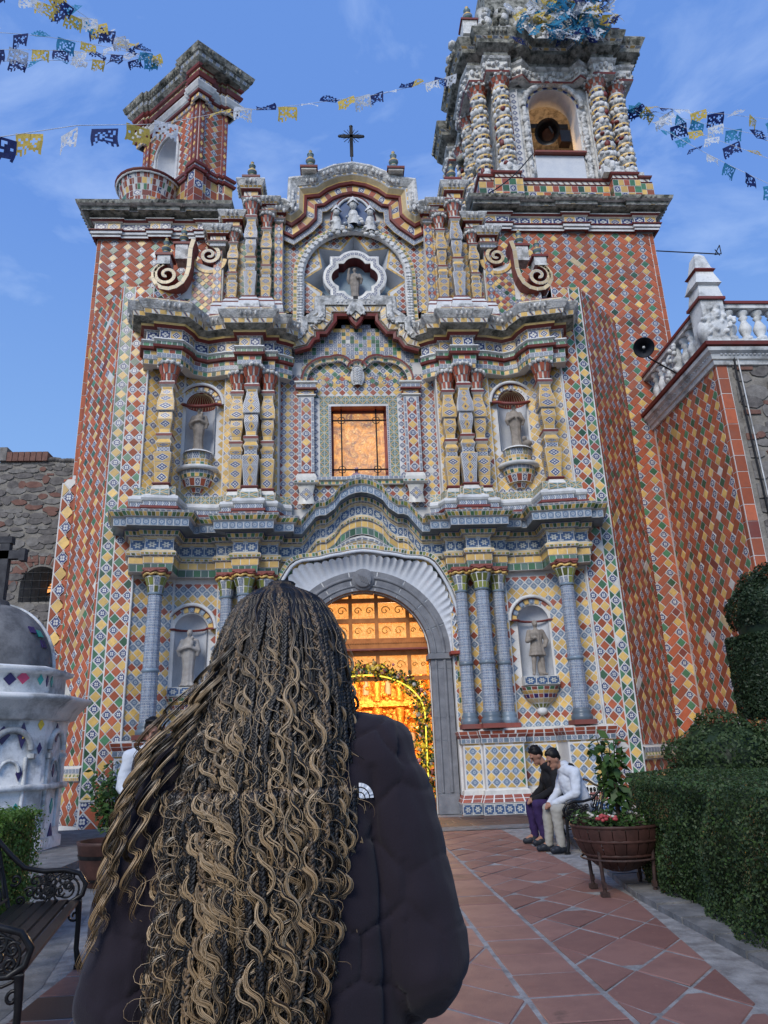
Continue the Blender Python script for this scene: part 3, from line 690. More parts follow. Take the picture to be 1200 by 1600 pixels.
# upper central wall with star niche : ring of quads between star outline and the rectangle
SC = (0.0, 13.98)
starpts = []
for k in range(16):
    a = PI/2+2*PI*k/16; rad = 1.42 if k % 2 == 0 else .98
    starpts.append((SC[0]+rad*math.cos(a), SC[1]+rad*math.sin(a)*1.05))
rectout = []
for k in range(16):
    a = PI/2+2*PI*k/16; cx_, sx_ = math.cos(a), math.sin(a); t = min(2.05/abs(cx_) if abs(cx_) > 1e-6 else 9e9, ((3.0 if sx_ > 0 else 1.6))/abs(sx_) if abs(sx_) > 1e-6 else 9e9)
    rectout.append((SC[0]+cx_*t, SC[1]+sx_*t))
for k in range(16):
    q([starpts[k], starpts[(k+1) % 16], rectout[(k+1) % 16], rectout[k]][::-1])
q([(-2.05, 12.38), (2.05, 12.38), (2.05, 12.9), (-2.05, 12.9)], f=Frame((0, 17.47, 0), (1, 0, 0), (0, 0, 1)))
def in_star(u, v, pad=.05):
    dx, dy = u-SC[0], (v-SC[1])/1.05; r_ = math.hypot(dx, dy); a = (math.atan2(dy, dx)-PI/2) % (2*PI); k = a/(2*PI/16); f = k % 2; f = f if f <= 1 else 2-f
    return r_ < 1.42+(.98-1.42)*f+pad
def in_win(u, v): return WX0-.32 < u < WX1+.32 and WZ0-.1 < v < WZ1+.30
diamonds('church', frc, rect(-2.04, 7.2, 2.04, 11.0), .205, cf_checker, lambda u, v: in_win(u, v))
diamonds('church', frc, rect(-1.5, 10.3, 1.5, 11.35), .20, lambda i, j: ['tile_yellow', 'tile_green', 'tile_flower'][(i+j) % 3], lambda u, v: v < 10.62 and abs(u) < 1.1)
diamonds('church', frc, rect(-2.04, 12.9, 2.04, 16.0), .19, lambda i, j: 'tile_red' if i % 4 == 2 else ('tile_flower' if i % 2 else 'tile_yellow'), lambda u, v: in_star(u, v, .08) or math.hypot(u, v-14.1) < 0)
fstar = ['tile_yellow', 'tile_flower', 'tile_green', 'tile_flower']
squares('church', frc, rect(-1.9, 11.35, 1.9, 13.0), .115, .115, lambda i, j: random.choice(['tile_flower', 'tile_bluewhite', 'tile_yellow', 'tile_green', 'tile_flower']), lambda u, v: v > 12.62-abs(u)*.55+.05)
# window surround of leaf tiles
for (a, b, c, d_) in ((WX0-.30, WZ0-.04, WX0-.06, WZ1+.06), (WX1+.06, WZ0-.04, WX1+.30, WZ1+.06), (WX0-.30, WZ1+.06, WX1+.30, WZ1+.30)):
    squares('church', frc, rect(a, b, c, d_), .235, .235, lambda i, j: 'tile_star')
for (a, b, c, d_) in ((WX0-.055, WZ0, WX0-.005, WZ1), (WX1+.005, WZ0, WX1+.055, WZ1)):
    squares('church', frc, rect(a, b, c, d_), .05, .12, lambda i, j: 'tile_flower')
# dado walls under the red ledge: plan path with projecting pedestals
def mirror_path(h):
    """h: list of (x,Y) for x>0 going outwards -> full path left to right"""
    return [(-x, y) for x, y in h[::-1]]+[(x, y) for x, y in h]
def with_z(p, z): return [(x, y, z) for x, y in p]
DADO = [(2.10, 17.30), (2.10, 16.86), (2.52, 16.86), (2.52, 16.66), (3.42, 16.66), (3.42, 16.98), (4.25, 16.92), (4.30, 16.30), (5.28, 16.18), (5.32, 16.6)]
dmb = MB()
prof = [(.10, 0), (.10, .22), (.12, .24), (.05, .40), (.04, .48), (0, .50), (0, 1.42), (.04, 1.46), (.04, 1.56), (.08, 1.64), (.10, 1.72), (0.0, 1.76), (-.3, 1.77)]
spc = [(('tile_frieze',), .22, 1), 'tile_white', (('brick_dark', 'tile_red'), .2, 2), 'tile_white', 'tile_white', None, (('tile_yellow',), .3, 1), (('tile_blue_',), .2, 1), (('brick_dark',), .22, 1), (('tile_red',), .25, 1), 'tile_white', 'tile_white']
spc[5] = 'grout'; spc[7] = (('tile_bluewhite', 'blue_glaze'), .12, 1); 
for sgn in (-1, 1):
    path = DADO if sgn > 0 else [(-x, y) for x, y in DADO[::-1]]
    sweep(dmb, with_z(path, 0), prof, spc)
    for (a, b) in zip(path[:-1], path[1:]):
        A, B = Vector((a[0], a[1], 0)), Vector((b[0], b[1], 0))
        if (B-A).length > .3 and abs(B.x-A.x) > .2:
            f = Frame(A, B-A, (0, 0, 1)); L = (B-A).length
            diamonds('church', f, rect(.03, .53, L-.03, 1.39), .215, cf_dado, u0=L/2)
dado = dmb.build('pedestal', church)
# ---- lower columns
colmb = {}
def capital_low(mb, c, z, r):
    x, y = c
    for k in range(10):
        a0 = 2*PI*k/10; w_ = 2*PI/10*.42
        for (z0, z1, ra, rb) in ((z, z+.17, r*1.0, r*1.14), (z+.18, z+.36, r*1.14, r*1.55)):
            q = [(x+ra*math.cos(a0-w_), y+ra*math.sin(a0-w_), z0), (x+ra*math.cos(a0+w_), y+ra*math.sin(a0+w_), z0), (x+rb*math.cos(a0+w_), y+rb*math.sin(a0+w_), z1), (x+rb*math.cos(a0-w_), y+rb*math.sin(a0-w_), z1)]
            tile_quad(mb, [Vector(p) for p in q], random.choice(['tile_greenyellow', 'tile_bluewhite', 'tile_greenyellow']), .004, .012)
    mb.lathe([(r*.98, z), (r*1.12, z+.17), (r*1.12, z+.18), (r*1.5, z+.36), (r*1.5, z+.38)], (x, y, 0), 20, 'grout')
    mb.lathe([(r*1.05, z-.03), (r*1.12, z), (r*1.05, z+.03)], (x, y, 0), 16, 'blue_glaze')
    # curled leaves on top: wavy rim
    for lay, (mat, rr, zz) in enumerate((('tile_yellow', r*1.62, z+.42), ('brick_dark', r*1.78, z+.48))):
        pts = [(x+(rr+.025*math.cos(8*2*PI*k/48))*math.cos(2*PI*k/48), y+(rr+.025*math.cos(8*2*PI*k/48))*math.sin(2*PI*k/48), zz+.018*math.sin(8*2*PI*k/48)) for k in range(49)]
        mb.tube(pts, .034, mat, 6, False)
    mb.box((x, y, z+.53), (r*3.3, r*3.3, .05), 'brick_dark')
def tiled_cyl(mb, c, z0, z1, r0, r1, seg, th, mats):
    x, y = c; n = int(round((z1-z0)/th)); rows = []
    mb.lathe([(r0*.985, z0), (r1*.985, z1)], (x, y, 0), seg, 'grout')
    for i in range(n):
        za, zb = z0+(z1-z0)*i/n, z0+(z1-z0)*(i+1)/n; ra, rb = r0+(r1-r0)*i/n, r0+(r1-r0)*(i+1)/n
        for k in range(seg):
            a, b = 2*PI*k/seg, 2*PI*(k+1)/seg
            tile_quad(mb, [Vector((x+ra*math.cos(a), y+ra*math.sin(a), za)), Vector((x+ra*math.cos(b), y+ra*math.sin(b), za)), Vector((x+rb*math.cos(b), y+rb*math.sin(b), zb)), Vector((x+rb*math.cos(a), y+rb*math.sin(a), zb))], mats[(i+k) % len(mats)], .004, .003)
LOWC = [(2.31, 16.92, .15), (2.76, 16.70, .17), (3.20, 16.95, .15), (4.70, 16.38, .17)]
for sgn in (-1, 1):
    for (x, y, r) in LOWC:
        mb = MB(); c = (x*sgn, y)
        mb.box((c[0], y, 1.82), (r*2.9, r*2.9, .1), 'brick_dark')
        mb.lathe([(r*1.35, 1.87), (r*1.42, 1.92), (r*1.35, 1.97), (r*1.15, 2.0), (r*1.28, 2.04), (r*1.1, 2.08), (r, 2.12)], (c[0], y, 0), 20, 'blue_glaze')
        tiled_cyl(mb, c, 2.12, 3.16, r*1.02, r, 10, .172, ['tile_azul'])
        mb.lathe([(r, 3.16), (r*1.14, 3.19), (r*1.14, 3.22), (r, 3.25)], (c[0], y, 0), 20, 'blue_glaze')
        tiled_cyl(mb, c, 3.25, 4.86, r, r*.9, 10, .172, ['tile_azul'])
        capital_low(mb, c, 4.90, r*.92)
        o = mb.build('column', church)
# ---- entablature 1
E1 = [(2.05, 17.2), (2.05, 16.98), (2.50, 16.98), (2.50, 16.70), (3.02, 16.70), (3.02, 16.98), (3.45, 16.98), (3.47, 17.12), (4.38, 17.0), (4.38, 16.38), (4.95, 16.30), (4.97, 16.42), (XE, 16.36), (5.42, 16.75)]
def wave_pts(raw, Y):
    """raw: px list on the left half from outside to the centre -> symmetric list of (x,z)"""
    h = [P(px, py, Y) for px, py in raw]; h = [(abs(x), z) for x, z in h]; h.sort(key=lambda p: 0); return h
W1 = [(1.45, 0.0), (1.12, .42), (1.02, .46), (.88, .46), (.66, .62), (.52, .83), (.3, .97), (.15, 1.02), (0, 1.04)]
def cpath(E, Wv, Y, z):
    L_ = [(-x, y, z) for x, y in E[::-1]]; R_ = [(x, y, z) for x, y in E]
    mid = [(-x, Y, z+dz) for x, dz in Wv]+[(x, Y, z+dz) for x, dz in Wv[-2::-1]]
    return L_+[(-Wv[0][0]-.25, Y, z)]+mid+[(Wv[0][0]+.25, Y, z)]+R_
e1 = MB()
EW = [(x, y) for x, y in E1]; EW[0] = (2.05, 17.22)
path1 = cpath(EW, W1, 17.22, 5.42)
prof1 = [(-.25, 0), (.02, 0), (.03, .17), (.045, .175), (.05, .33), (.10, .36), (.12, .42), (.08, .47), (.03, .49), (.03, .74), (.06, .76), (.07, .80), (.14, .82), (.17, .92), (.20, .93), (.42, .95), (.43, 1.13), (.48, 1.15), (.54, 1.25), (.56, 1.29), (.50, 1.31), (-.1, 1.33)]
spec1 = ['grout', (('tile_green', 'green_glaze'), .16, 1), 'tile_white', (('tile_yellow', 'tile_yellow'), .22, 1), (('tile_bluewhite',), .16, 1), (('tile_greenyellow', 'tile_yellow'), .1, 1), 'tile_cream', 'tile_white', (('tile_frieze',), .26, 1), (('tile_yellow',), .3, 1), 'tile_cream', (('tile_bluewhite',), .1, 1), (('tile_green', 'tile_yellow'), .09, 1), 'tile_navy', 'blue_glaze', (('tile_rosette',), .18, 1), 'tile_white', (('tile_greenyellow', 'tile_yellow', 'tile_green'), .09, 1), (('tile_bluewhite',), .12, 1), 'stucco', 'stucco_moss']
sweep(e1, path1, prof1, spec1)
e1.build('cornice', church)
# frieze panel under the raised middle : arch of yellow and flowers
mbp = MB()
f2 = Frame((0, 17.24, 0), (1, 0, 0), (0, 0, 1))
arch2 = [(1.3, 5.99), (.95, 6.03), (.7, 6.18), (.35, 6.36), (0, 6.44)]
poly = [(-x, z) for x, z in arch2]+[(x, z) for x, z in arch2[-2::-1]]
mbp.face([f2.at(*p) for p in [(-1.3, 5.9)]+poly+[(1.3, 5.9)]][::-1], 'grout')
for k, sc_ in enumerate((.93, .75)):
    pp = [(x*sc_, 17.235, 5.92+(z-5.92)*sc_) for x, z in poly]
    sweep(mbp, pp, [(0, -.09), (.03, -.08), (.05, -.02), (.0, 0)], ['tile_cream', (('tile_yellow', 'tile_cream') if k else ('tile_bluewhite',), .14, 1), 'tile_white'], 'plane')
squares('church', Frame((0, 17.22, 0), (1, 0, 0), (0, 0, 1)), rect(-.5, 5.98, .5, 6.2), .17, .11, lambda i, j: ['tile_yellow', 'tile_cream', 'tile_rosette', 'tile_yellow'][(i+j) % 4])
mbp.build('tympanum', church)
# ---- entablature 2 (between second tier and attic)
E2 = [(1.75, 17.25), (1.95, 17.12), (2.2, 17.02), (2.2, 16.92), (2.52, 16.92), (2.52, 16.66), (3.02, 16.66), (3.02, 16.92), (3.42, 16.95), (3.9, 17.08), (4.25, 16.9), (4.32, 16.62), (4.45, 16.38), (4.95, 16.28), (4.97, 16.42), (XE, 16.36), (5.42, 16.75)]
e2 = MB()
prof2 = [(-.2, 0), (.03, 0), (.03, .12), (.05, .13), (.05, .25), (.06, .36), (.13, .38), (.15, .44), (.09, .46), (.08, .57), (.14, .60), (.12, .64), (.02, .66), (.02, .92), (.08, .94), (.10, .97), (.16, 1.0), (.17, 1.06), (.34, 1.14), (.36, 1.15), (.38, 1.27), (.40, 1.28), (.50, 1.42), (.52, 1.46), (.38, 1.50), (.36, 1.60), (.30, 1.62), (.30, 1.66), (-.1, 1.7)]
spec2 = ['grout', (('tile_yellow', 'tile_green'), .11, 1), 'tile_white', (('tile_bluewhite',), .12, 1), (('tile_red', 'tile_green', 'tile_yellow'), .14, 1), 'paint_red', 'paint_red', 'tile_white', (('tile_green', 'green_glaze', 'tile_green'), .13, 1), 'plaster_white', 'plaster_white', 'tile_white', (('tile_yellow_diamond', 'tile_flower'), .26, 1), (('tile_bluewhite',), .12, 1), 'paint_red', 'paint_red', 'tile_yellow', 'stucco_moss', 'stucco_moss', (('tile_diagonal', 'tile_yellow'), .17, 1), 'tile_white', 'stucco', 'stucco', 'stucco', (('tile_cream',), .3, 1), 'paint_red', 'paint_red', 'stucco']
for sgn in (-1, 1):
    path = E2 if sgn > 0 else [(-x, y) for x, y in E2[::-1]]
    sweep(e2, with_z(path, 10.72), prof2, spec2)
# scallops on the corrugated lip
def scallops(mb, path, out_, z, step=.11, r=(.035, .05, .075), mat='stucco'):
    pts = [Vector(p) for p in path]
    for i in range(len(pts)-1):
        a, b = pts[i], pts[i+1]; h = Vector((b.x-a.x, b.y-a.y, 0)); L = (b-a).length
        if L < .05: continue
        o = Vector((h.y, -h.x, 0)).normalized() if h.length > 1e-3 else Vector((0, -1, 0)); n = max(1, int(L/step))
        for k in range(n):
            p = a.lerp(b, (k+.5)/n)+o*out_+V(0, 0, z)
            mb.sphere(p+V(0, 0, random.uniform(-.006, .006)), (r[0]*random.uniform(.85, 1.15), r[1], r[2]), mat, 6, 4)
for sgn in (-1, 1):
    path = with_z(E2 if sgn > 0 else [(-x, y) for x, y in E2[::-1]], 10.72); scallops(e2, path, .47, 1.37)
# central wavy string course of entablature 2 (photo outline)
raw = [(460, 549), (482, 543), (490, 531), (497, 529), (497, 521), (509, 521), (520, 507), (524, 502), (524, 493), (545, 493), (551, 503), (561, 508)]
h = [P(a, b, 17.2) for a, b in raw]; h = [(min(x, -.02) if i < 11 else 0, z) for i, (x, z) in enumerate(h)]
wv = [(x, 17.3, z) for x, z in h]+[(-x, 17.3, z) for x, z in h[-2::-1]]
wprof = [(0, -.05), (.14, -.04), (.16, .03), (.08, .06), (.08, .10), (.13, .11), (.15, .26), (.20, .28), (.24, .42), (.20, .46), (0, .48)]
wspec = ['paint_red', 'paint_red', 'paint_red', 'stucco_moss', 'tile_cream', (('tile_yellow', 'tile_cream', 'tile_diagonal'), .12, 1), 'stucco_moss', 'stucco', 'stucco', 'stucco']
sweep(e2, wv, wprof, wspec, 'plane')
for i in range(len(wv)-1):
    a, b = Vector(wv[i]), Vector(wv[i+1]); L = (b-a).length; t = (b-a).normalized() if L > 1e-4 else V(1, 0, 0); nn = Vector((-t.z, 0, t.x))
    for k in range(max(1, int(L/.1))):
        p = a.lerp(b, (k+.5)/max(1, int(L/.1)))+nn*.36+V(0, -.2, 0); e2.sphere(p, (.045, .05, .045), 'stucco', 6, 4)
e2.build('cornice', church)
wallobj = wallmb.build('wall', church)
# ---- red lobed moulding above the window with white shell keystone
wm = MB()
def arcpts(cx, cz, r, a0, a1, n, Y): return [(cx+r*math.cos(R(a0+(a1-a0)*i/n)), Y, cz+r*math.sin(R(a0+(a1-a0)*i/n))) for i in range(n+1)]
L1_ = arcpts(-.78, 10.72, .66, 178, 95, 8, 17.32)+arcpts(-.52, 11.05, .38, 120, 20, 7, 17.32)
M1_ = arcpts(.0, 11.05, .23, 165, 15, 8, 17.32)
R1_ = [(-x, y, z) for x, y, z in L1_[::-1]]
for pp in (L1_, M1_, R1_): sweep(wm, pp, [(0, -.10), (.02, -.09), (.03, .0), (.09, .01), (.10, .06), (0, .08)], ['tile_white', (('tile_yellow', 'tile_green', 'tile_cream'), .1, 1), 'tile_white', 'paint_red', 'paint_red'], 'plane')
rows = []
for i in range(9):
    t = i/8; hw = .17*math.sin(PI*(.18+.62*t))+.02; z = 10.62+.52*t
    rows.append([(x*hw, 17.38-.10*math.cos(x*1.4)-.012*math.cos(x*14), z) for x in np.linspace(-1, 1, 21)])
wm.grid(rows, 'plaster_white')
for k in range(6):
    for s_ in (-1, 1):
        z = 10.7+k*.07; pts = [(s_*.01, 17.24, z), (s_*.06, 17.235, z+.05), (s_*.11, 17.26, z+.04), (s_*.12, 17.29, z)]
        wm.tube(pts, .014, 'plaster_white', 5)
wm.build('window_hood', church)
# pilasters flanking the window
for sx in (-1, 1):
    mb = MB(); x = 1.38*sx+.02
    mb.box((x, 17.36, 9.2), (.40, .18, 2.15), 'grout')
    f = Frame((x-.2, 17.268, 8.12), (1, 0, 0), (0, 0, 1))
    tl = []
    for k in range(9):
        z = .02+k*.235
        for (dx, m) in ((.035, 'tile_bluewhite'), (.365, 'tile_bluewhite')):
            q_ = [f.at(dx-.03, z), f.at(dx+.03, z), f.at(dx+.03, z+.225), f.at(dx-.03, z+.225)]; tile_quad(mb, q_, m, .004, .005)
        cq = (.2, z+.115); dm = 'tile_yellow' if k % 2 else 'tile_flower'
        tile_quad(mb, [f.at(cq[0], cq[1]-.115), f.at(cq[0]+.115, cq[1]), f.at(cq[0], cq[1]+.115), f.at(cq[0]-.115, cq[1])], dm, .006, .006)
        for s_ in (-1, 1):
            a, b, c = f.at(.2+s_*.12, z+.01, .004), f.at(.2+s_*.12, z+.22, .004), f.at(.2+s_*.018, z+(.0 if 1 else 0)+.0, .004)
            mb.face([f.at(.2+s_*.12, z-.10, .005), f.at(.2+s_*.12, z+.10, .005), f.at(.2+s_*.02, z, .005)][::s_], 'tile_red')
    cp = [(x-.2, 17.30, 0), (x-.2, 17.27, 0), (x+.2, 17.27, 0), (x+.2, 17.30, 0)]
    sweep(mb, [(p[0], p[1], 10.26) for p in cp], [(0, 0), (.05, .02), (.05, .05), (.0, .06), (.0, .18), (.08, .19), (.08, .23), (.05, .24), (.05, .34), (.10, .37), (.10, .41), (-.1, .42)], ['tile_white', 'tile_white', 'tile_white', 'tile_yellow_diamond', 'paint_red', 'paint_red', 'tile_white', (('tile_bluewhite',), .12, 1), 'tile_white', 'tile_white', 'stucco'])
    sweep(mb, [(p[0], p[1], 7.78) for p in cp], [(.05, 0), (.11, .04), (.11, .10), (.06, .13), (.06, .2), (.03, .3), (.0, .32), (.0, .36), (-.05, .37)], ['tile_white', (('tile_yellow', 'tile_green'), .1, 1), (('tile_bluewhite',), .12, 1), 'tile_white', 'tile_white', 'tile_white', 'paint_red', 'paint_red'])
    # waisted pedestal
    rows = []
    for i in range(9):
        t = i/8; hw = .22-.05*math.sin(PI*t); rows.append([(x-hw, 17.3, 7.28+.5*t), (x-hw, 17.24, 7.28+.5*t), (x+hw, 17.24, 7.28+.5*t), (x+hw, 17.3, 7.28+.5*t)])
    mb.grid(rows, 'tile_white')
    f = Frame((x, 17.235, 7.53), (1, 0, 0), (0, 0, 1))
    for i in (-1, 0, 1):
        for j in (-1, 0, 1):
            if abs(i)+abs(j) < 3:
                c_ = ((i-j)*.06, (i+j)*.06); tile_quad(mb, [f.at(c_[0], c_[1]-.055), f.at(c_[0]+.055, c_[1]), f.at(c_[0], c_[1]+.055), f.at(c_[0]-.055, c_[1])], 'tile_yellow' if i == j == 0 else 'tile_flower', .003, .004)
    mb.build('pilaster', church)
sw = MB()
sweep(sw, [(-1.1, 17.4, 7.80), (-.35, 17.4, 7.80), (0, 17.4, 7.86), (.35, 17.4, 7.80), (1.1, 17.4, 7.80)], [(0, 0), (.06, .02), (.06, .11), (.12, .13), (.12, .21), (0, .23)], ['tile_white', (('tile_yellow', 'tile_green'), .1, 1), 'tile_white', (('tile_bluewhite',), .12, 1), 'plaster_white']); sw.build('window_sill', church)
# window: deep reveal, amber pane, iron grille
win = MB()
for (a, b) in (((WX0, WZ0), (WX0, WZ1)), ((WX0, WZ1), (WX1, WZ1)), ((WX1, WZ1), (WX1, WZ0)), ((WX1, WZ0), (WX0, WZ0))):
    win.face([(a[0], 17.45, a[1]), (b[0], 17.45, b[1]), (b[0], 17.80, b[1]), (a[0], 17.80, a[1])], 'tile_red')
for (x, z, sx, sz) in ((WX0+.03, 9.05, .06, 2.0), (WX1-.03, 9.05, .06, 2.0), (0, WZ1-.03, 1.4, .06), (0, WZ0+.03, 1.4, .06)): win.box((x, 17.78, z), (sx, .05, sz), 'brick_dark')
wino = win.build('window', church)
pn = MB(); pn.face([(WX0, 17.80, WZ0), (WX1, 17.80, WZ0), (WX1, 17.80, WZ1), (WX0, 17.80, WZ1)], 'amber_window'); pn.build('pane', wino)
gr = MB()
for x in (-.45, .47): gr.tube([(x, 17.66, WZ0), (x, 17.66, WZ1)], .022, 'iron_black', 6)
for z in (8.34, 9.74): gr.tube([(WX0, 17.66, z), (WX1, 17.66, z)], .022, 'iron_black', 6)
for x in (-.45, .47):
    for z in (8.34, 9.74):
        gr.tube([(x+.1*math.cos(PI*k/4), 17.65, z+.1*math.sin(PI*k/4)) for k in range(9)], .012, 'iron_black', 5, False)
gr.build('grille', wino)
fg_ = MB(); ell(fg_, (-.08, 17.73, 8.13), (.17, .05, .16)); ell(fg_, (-.08, 17.72, 8.36), (.06, .05, .075)); mobj('figurine', fuse(fg_, .02, 'cloth_lilac', 2)); tag(bpy.data.objects['figurine'], 'small lilac figure standing at the bottom of the amber church window', 'figurine')

# ---- niches (recess + shell/half dome + hood + corbel)
def niche(cx, cy, hw, zb, zs, red, upper):
    mb = MB(); n = 14; dep = .36
    rows = [[(cx-hw*math.cos(PI*j/n), cy+dep*math.sin(PI*j/n), z) for j in range(n+1)] for z in (zb, zs)]
    mb.grid(rows, 'plaster_clean')
    rows = [[(cx-hw*math.cos(PI*j/n)*math.cos(PI/2*i/8), cy+dep*math.sin(PI*j/n)*math.cos(PI/2*i/8)*(1.0), zs+hw*math.sin(PI/2*i/8)) for j in range(n+1)] for i in range(9)]
    mb.grid(rows, 'shell_red' if red else 'plaster_clean')
    mb.face([(cx-hw*math.cos(PI*j/n), cy+dep*math.sin(PI*j/n), zb) for j in range(n+1)], 'plaster_clean')
    if red:
        for j in range(1, n):
            a = PI*j/n; pts = [(cx-hw*math.cos(a)*math.cos(PI/2*i/8)*.94, cy-.02+dep*math.sin(a)*math.cos(PI/2*i/8)*.88, zs+hw*math.sin(PI/2*i/8)*.94) for i in range(0, 8)]
            mb.tube(pts, .008, 'tile_cream', 5)
            mb.sphere((cx-(hw+.035)*math.cos(a), cy-.02, zs+(hw+.035)*math.sin(a)), (.035, .04, .035), 'plaster_white', 6, 4)
    # ring of tiles, hood and red bar
    ro = hw+.17
    for k in range(11):
        a, b = PI*(k+.04)/11, PI*(k+.96)/11; Y = cy-.03
        q_ = [Vector((cx-math.cos(a)*(hw+.03), Y, zs+math.sin(a)*(hw+.03))), Vector((cx-math.cos(b)*(hw+.03), Y, zs+math.sin(b)*(hw+.03))), Vector((cx-math.cos(b)*ro, Y, zs+math.sin(b)*ro)), Vector((cx-math.cos(a)*ro, Y, zs+math.sin(a)*ro))]
        tile_quad(mb, q_[::-1], ('tile_flower' if upper else 'tile_rosette') if k % 2 else 'tile_yellow')
    arc = lambda r, Y: [(cx-r*math.cos(PI*i/20), Y, zs+r*math.sin(PI*i/20)) for i in range(21)]
    mb.tube(arc(ro+.035, cy-.06), .045, 'plaster_white', 8); mb.tube(arc(ro-.005, cy-.05), .018, 'paint_red', 6)
    if upper or red is False: 
        bar = [(cx-ro, cy-.06, zs), (cx-hw, cy-.07, zs)]+[(cx-hw*math.cos(PI*j/8)*(1), cy-.07+.30*math.sin(PI*j/8)*(1 if not red else -.5), zs-(.0 if not red else .12*math.sin(PI*j/8))) for j in range(1, 8)]+[(cx+hw, cy-.07, zs), (cx+ro, cy-.06, zs)]
        mb.tube(bar, .028 if not red else .045, 'paint_red', 6)
    # corbel
    def half(prof, mat, seg=14): mb.lathe(prof, (cx, cy, 0), seg, mat, PI, 2*PI)
    def htiles(r0, r1, z0, z1, n_, mats):
        for k in range(n_):
            a, b = PI+PI*k/n_, PI+PI*(k+1)/n_
            q_ = [Vector((cx+r0*math.cos(a), cy+r0*math.sin(a)*.8, z0)), Vector((cx+r0*math.cos(b), cy+r0*math.sin(b)*.8, z0)), Vector((cx+r1*math.cos(b), cy+r1*math.sin(b)*.8, z1)), Vector((cx+r1*math.cos(a), cy+r1*math.sin(a)*.8, z1))]
            mb.face(q_, 'grout'); tile_quad(mb, q_, mats[k % len(mats)])
    if upper:
        mb.lathe([(.0, zb+.02), (hw*.95, zb+.01), (hw*1.0, zb-.03)], (cx, cy, 0), 14, 'plaster_white', PI, 2*PI)
        htiles(hw*.92, hw*.98, zb-.20, zb-.03, 7, ['tile_bluewhite', 'tile_star', 'tile_bluewhite'])
        htiles(hw*.88, hw*.92, zb-.28, zb-.20, 10, ['tile_yellow']); htiles(hw*.9, hw*.88, zb-.40, zb-.28, 10, ['tile_green', 'tile_yellow'])
        mb.tube([(cx+hw*1.25*math.cos(PI+PI*k/14), cy+hw*1.05*math.sin(PI+PI*k/14), zb-.46) for k in range(15)], .06, 'plaster_white', 8)
        htiles(hw*1.08, hw*1.12, zb-.60, zb-.5, 12, ['tile_bluewhite']); htiles(hw*1.0, hw*1.08, zb-.70, zb-.60, 12, ['tile_yellow', 'tile_green'])
        htiles(hw*.8, hw*1.0, zb-.92, zb-.72, 8, ['tile_flower', 'tile_red']); htiles(.12, hw*.5, zb-1.05, zb-.92, 4, ['tile_flower', 'tile_red'])
    else:
        mb.box((cx, cy-.14, zb-.09), (hw*2.2, .3, .2), 'grout')
        f = Frame((cx-hw*1.1, cy-.292, zb-.19), (1, 0, 0), (0, 0, 1))
        for k in range(3): tile_quad(mb, [f.at(k*hw*.733, 0), f.at((k+1)*hw*.733, 0), f.at((k+1)*hw*.733, .2), f.at(k*hw*.733, .2)], 'tile_frieze')
        htiles(hw*1.2, hw*1.3, zb-.30, zb-.22, 10, ['tile_green', 'brick_dark']); htiles(hw*1.0, hw*1.2, zb-.38, zb-.30, 10, ['tile_yellow'])
        htiles(hw*.95, hw*1.05, zb-.48, zb-.38, 10, ['brick_dark', 'tile_purple']); htiles(hw*.6, hw*.95, zb-.58, zb-.48, 8, ['tile_cream']); htiles(.12, hw*.6, zb-.70, zb-.58, 6, ['tile_greenyellow'])
        mb.sphere((cx, cy-.03, zb-.76), (.13, .13, .09), 'plaster_white', 10, 6)
    return mb.build('niche', church)
niche_pos = []
for sgn in (-1, 1):
    niche(4.04*sgn, 17.20, .37, 2.88, 4.22, False, False); niche(4.06*sgn, 17.20, .38, 8.62, 9.98, True, True)

# ---- estipite pilasters
def sq(mb, c, prof, rot=0.0, seg=4, tiles=None):
    """square section stack; prof rows: (half width, z, mat or tile spec for the band above)"""
    x, y = c; k = 2**.5
    for (r0, z0, sp), (r1, z1, _) in zip(prof[:-1], prof[1:]):
        if sp is None: continue
        ang = [rot+PI/4+PI/2*i-PI/2 for i in range(4)] if seg == 4 else [rot+2*PI*i/seg for i in range(seg)]
        kk = k if seg == 4 else 1.06
        for i in range(len(ang)):
            a, b = ang[i], ang[(i+1) % len(ang)]
            q_ = [Vector((x+kk*r0*math.cos(a), y+kk*r0*math.sin(a), z0)), Vector((x+kk*r0*math.cos(b), y+kk*r0*math.sin(b), z0)), Vector((x+kk*r1*math.cos(b), y+kk*r1*math.sin(b), z1)), Vector((x+kk*r1*math.cos(a), y+kk*r1*math.sin(a), z1))]
            if isinstance(sp, str): mb.face(q_, sp)
            else: mb.face(q_, 'grout'); tile_quad(mb, q_, sp[0], .006, .006)
def petal_cap(mb, c, z0, z1, r0, r1):
    x, y = c; n = 9; h = z1-z0
    mb.lathe([(r0*.9, z0), (r0, z0+h*.45), (r1*.9, z1)], (x, y, 0), 18, 'tile_white')
    for lay, (za, zb, ra, rb) in enumerate(((z0+.01, z0+h*.44, r0*.98, r0*1.12), (z0+h*.46, z1-.02, r0*1.1, r1))):
        for k in range(n):
            a = 2*PI*(k+.5*lay)/n; w0, w1 = PI/n*.62, PI/n*.72
            q_ = [Vector((x+ra*math.cos(a-w0), y+ra*math.sin(a-w0), za)), Vector((x+ra*math.cos(a+w0), y+ra*math.sin(a+w0), za)), Vector((x+rb*math.cos(a+w1), y+rb*math.sin(a+w1), zb)), Vector((x+rb*math.cos(a-w1), y+rb*math.sin(a-w1), zb))]
            tile_quad(mb, q_, 'tile_red', .002, .016)
    for k in range(12):
        a = 2*PI*k/12; mb.sphere((x+r1*1.06*math.cos(a), y+r1*1.06*math.sin(a), z1+.03), (.055, .055, .06), 'stucco', 7, 5)
    mb.lathe([(r1*.9, z1-.02), (r1*1.05, z1+.03), (r1*.9, z1+.09), (0, z1+.09)], (x, y, 0), 14, 'stucco')
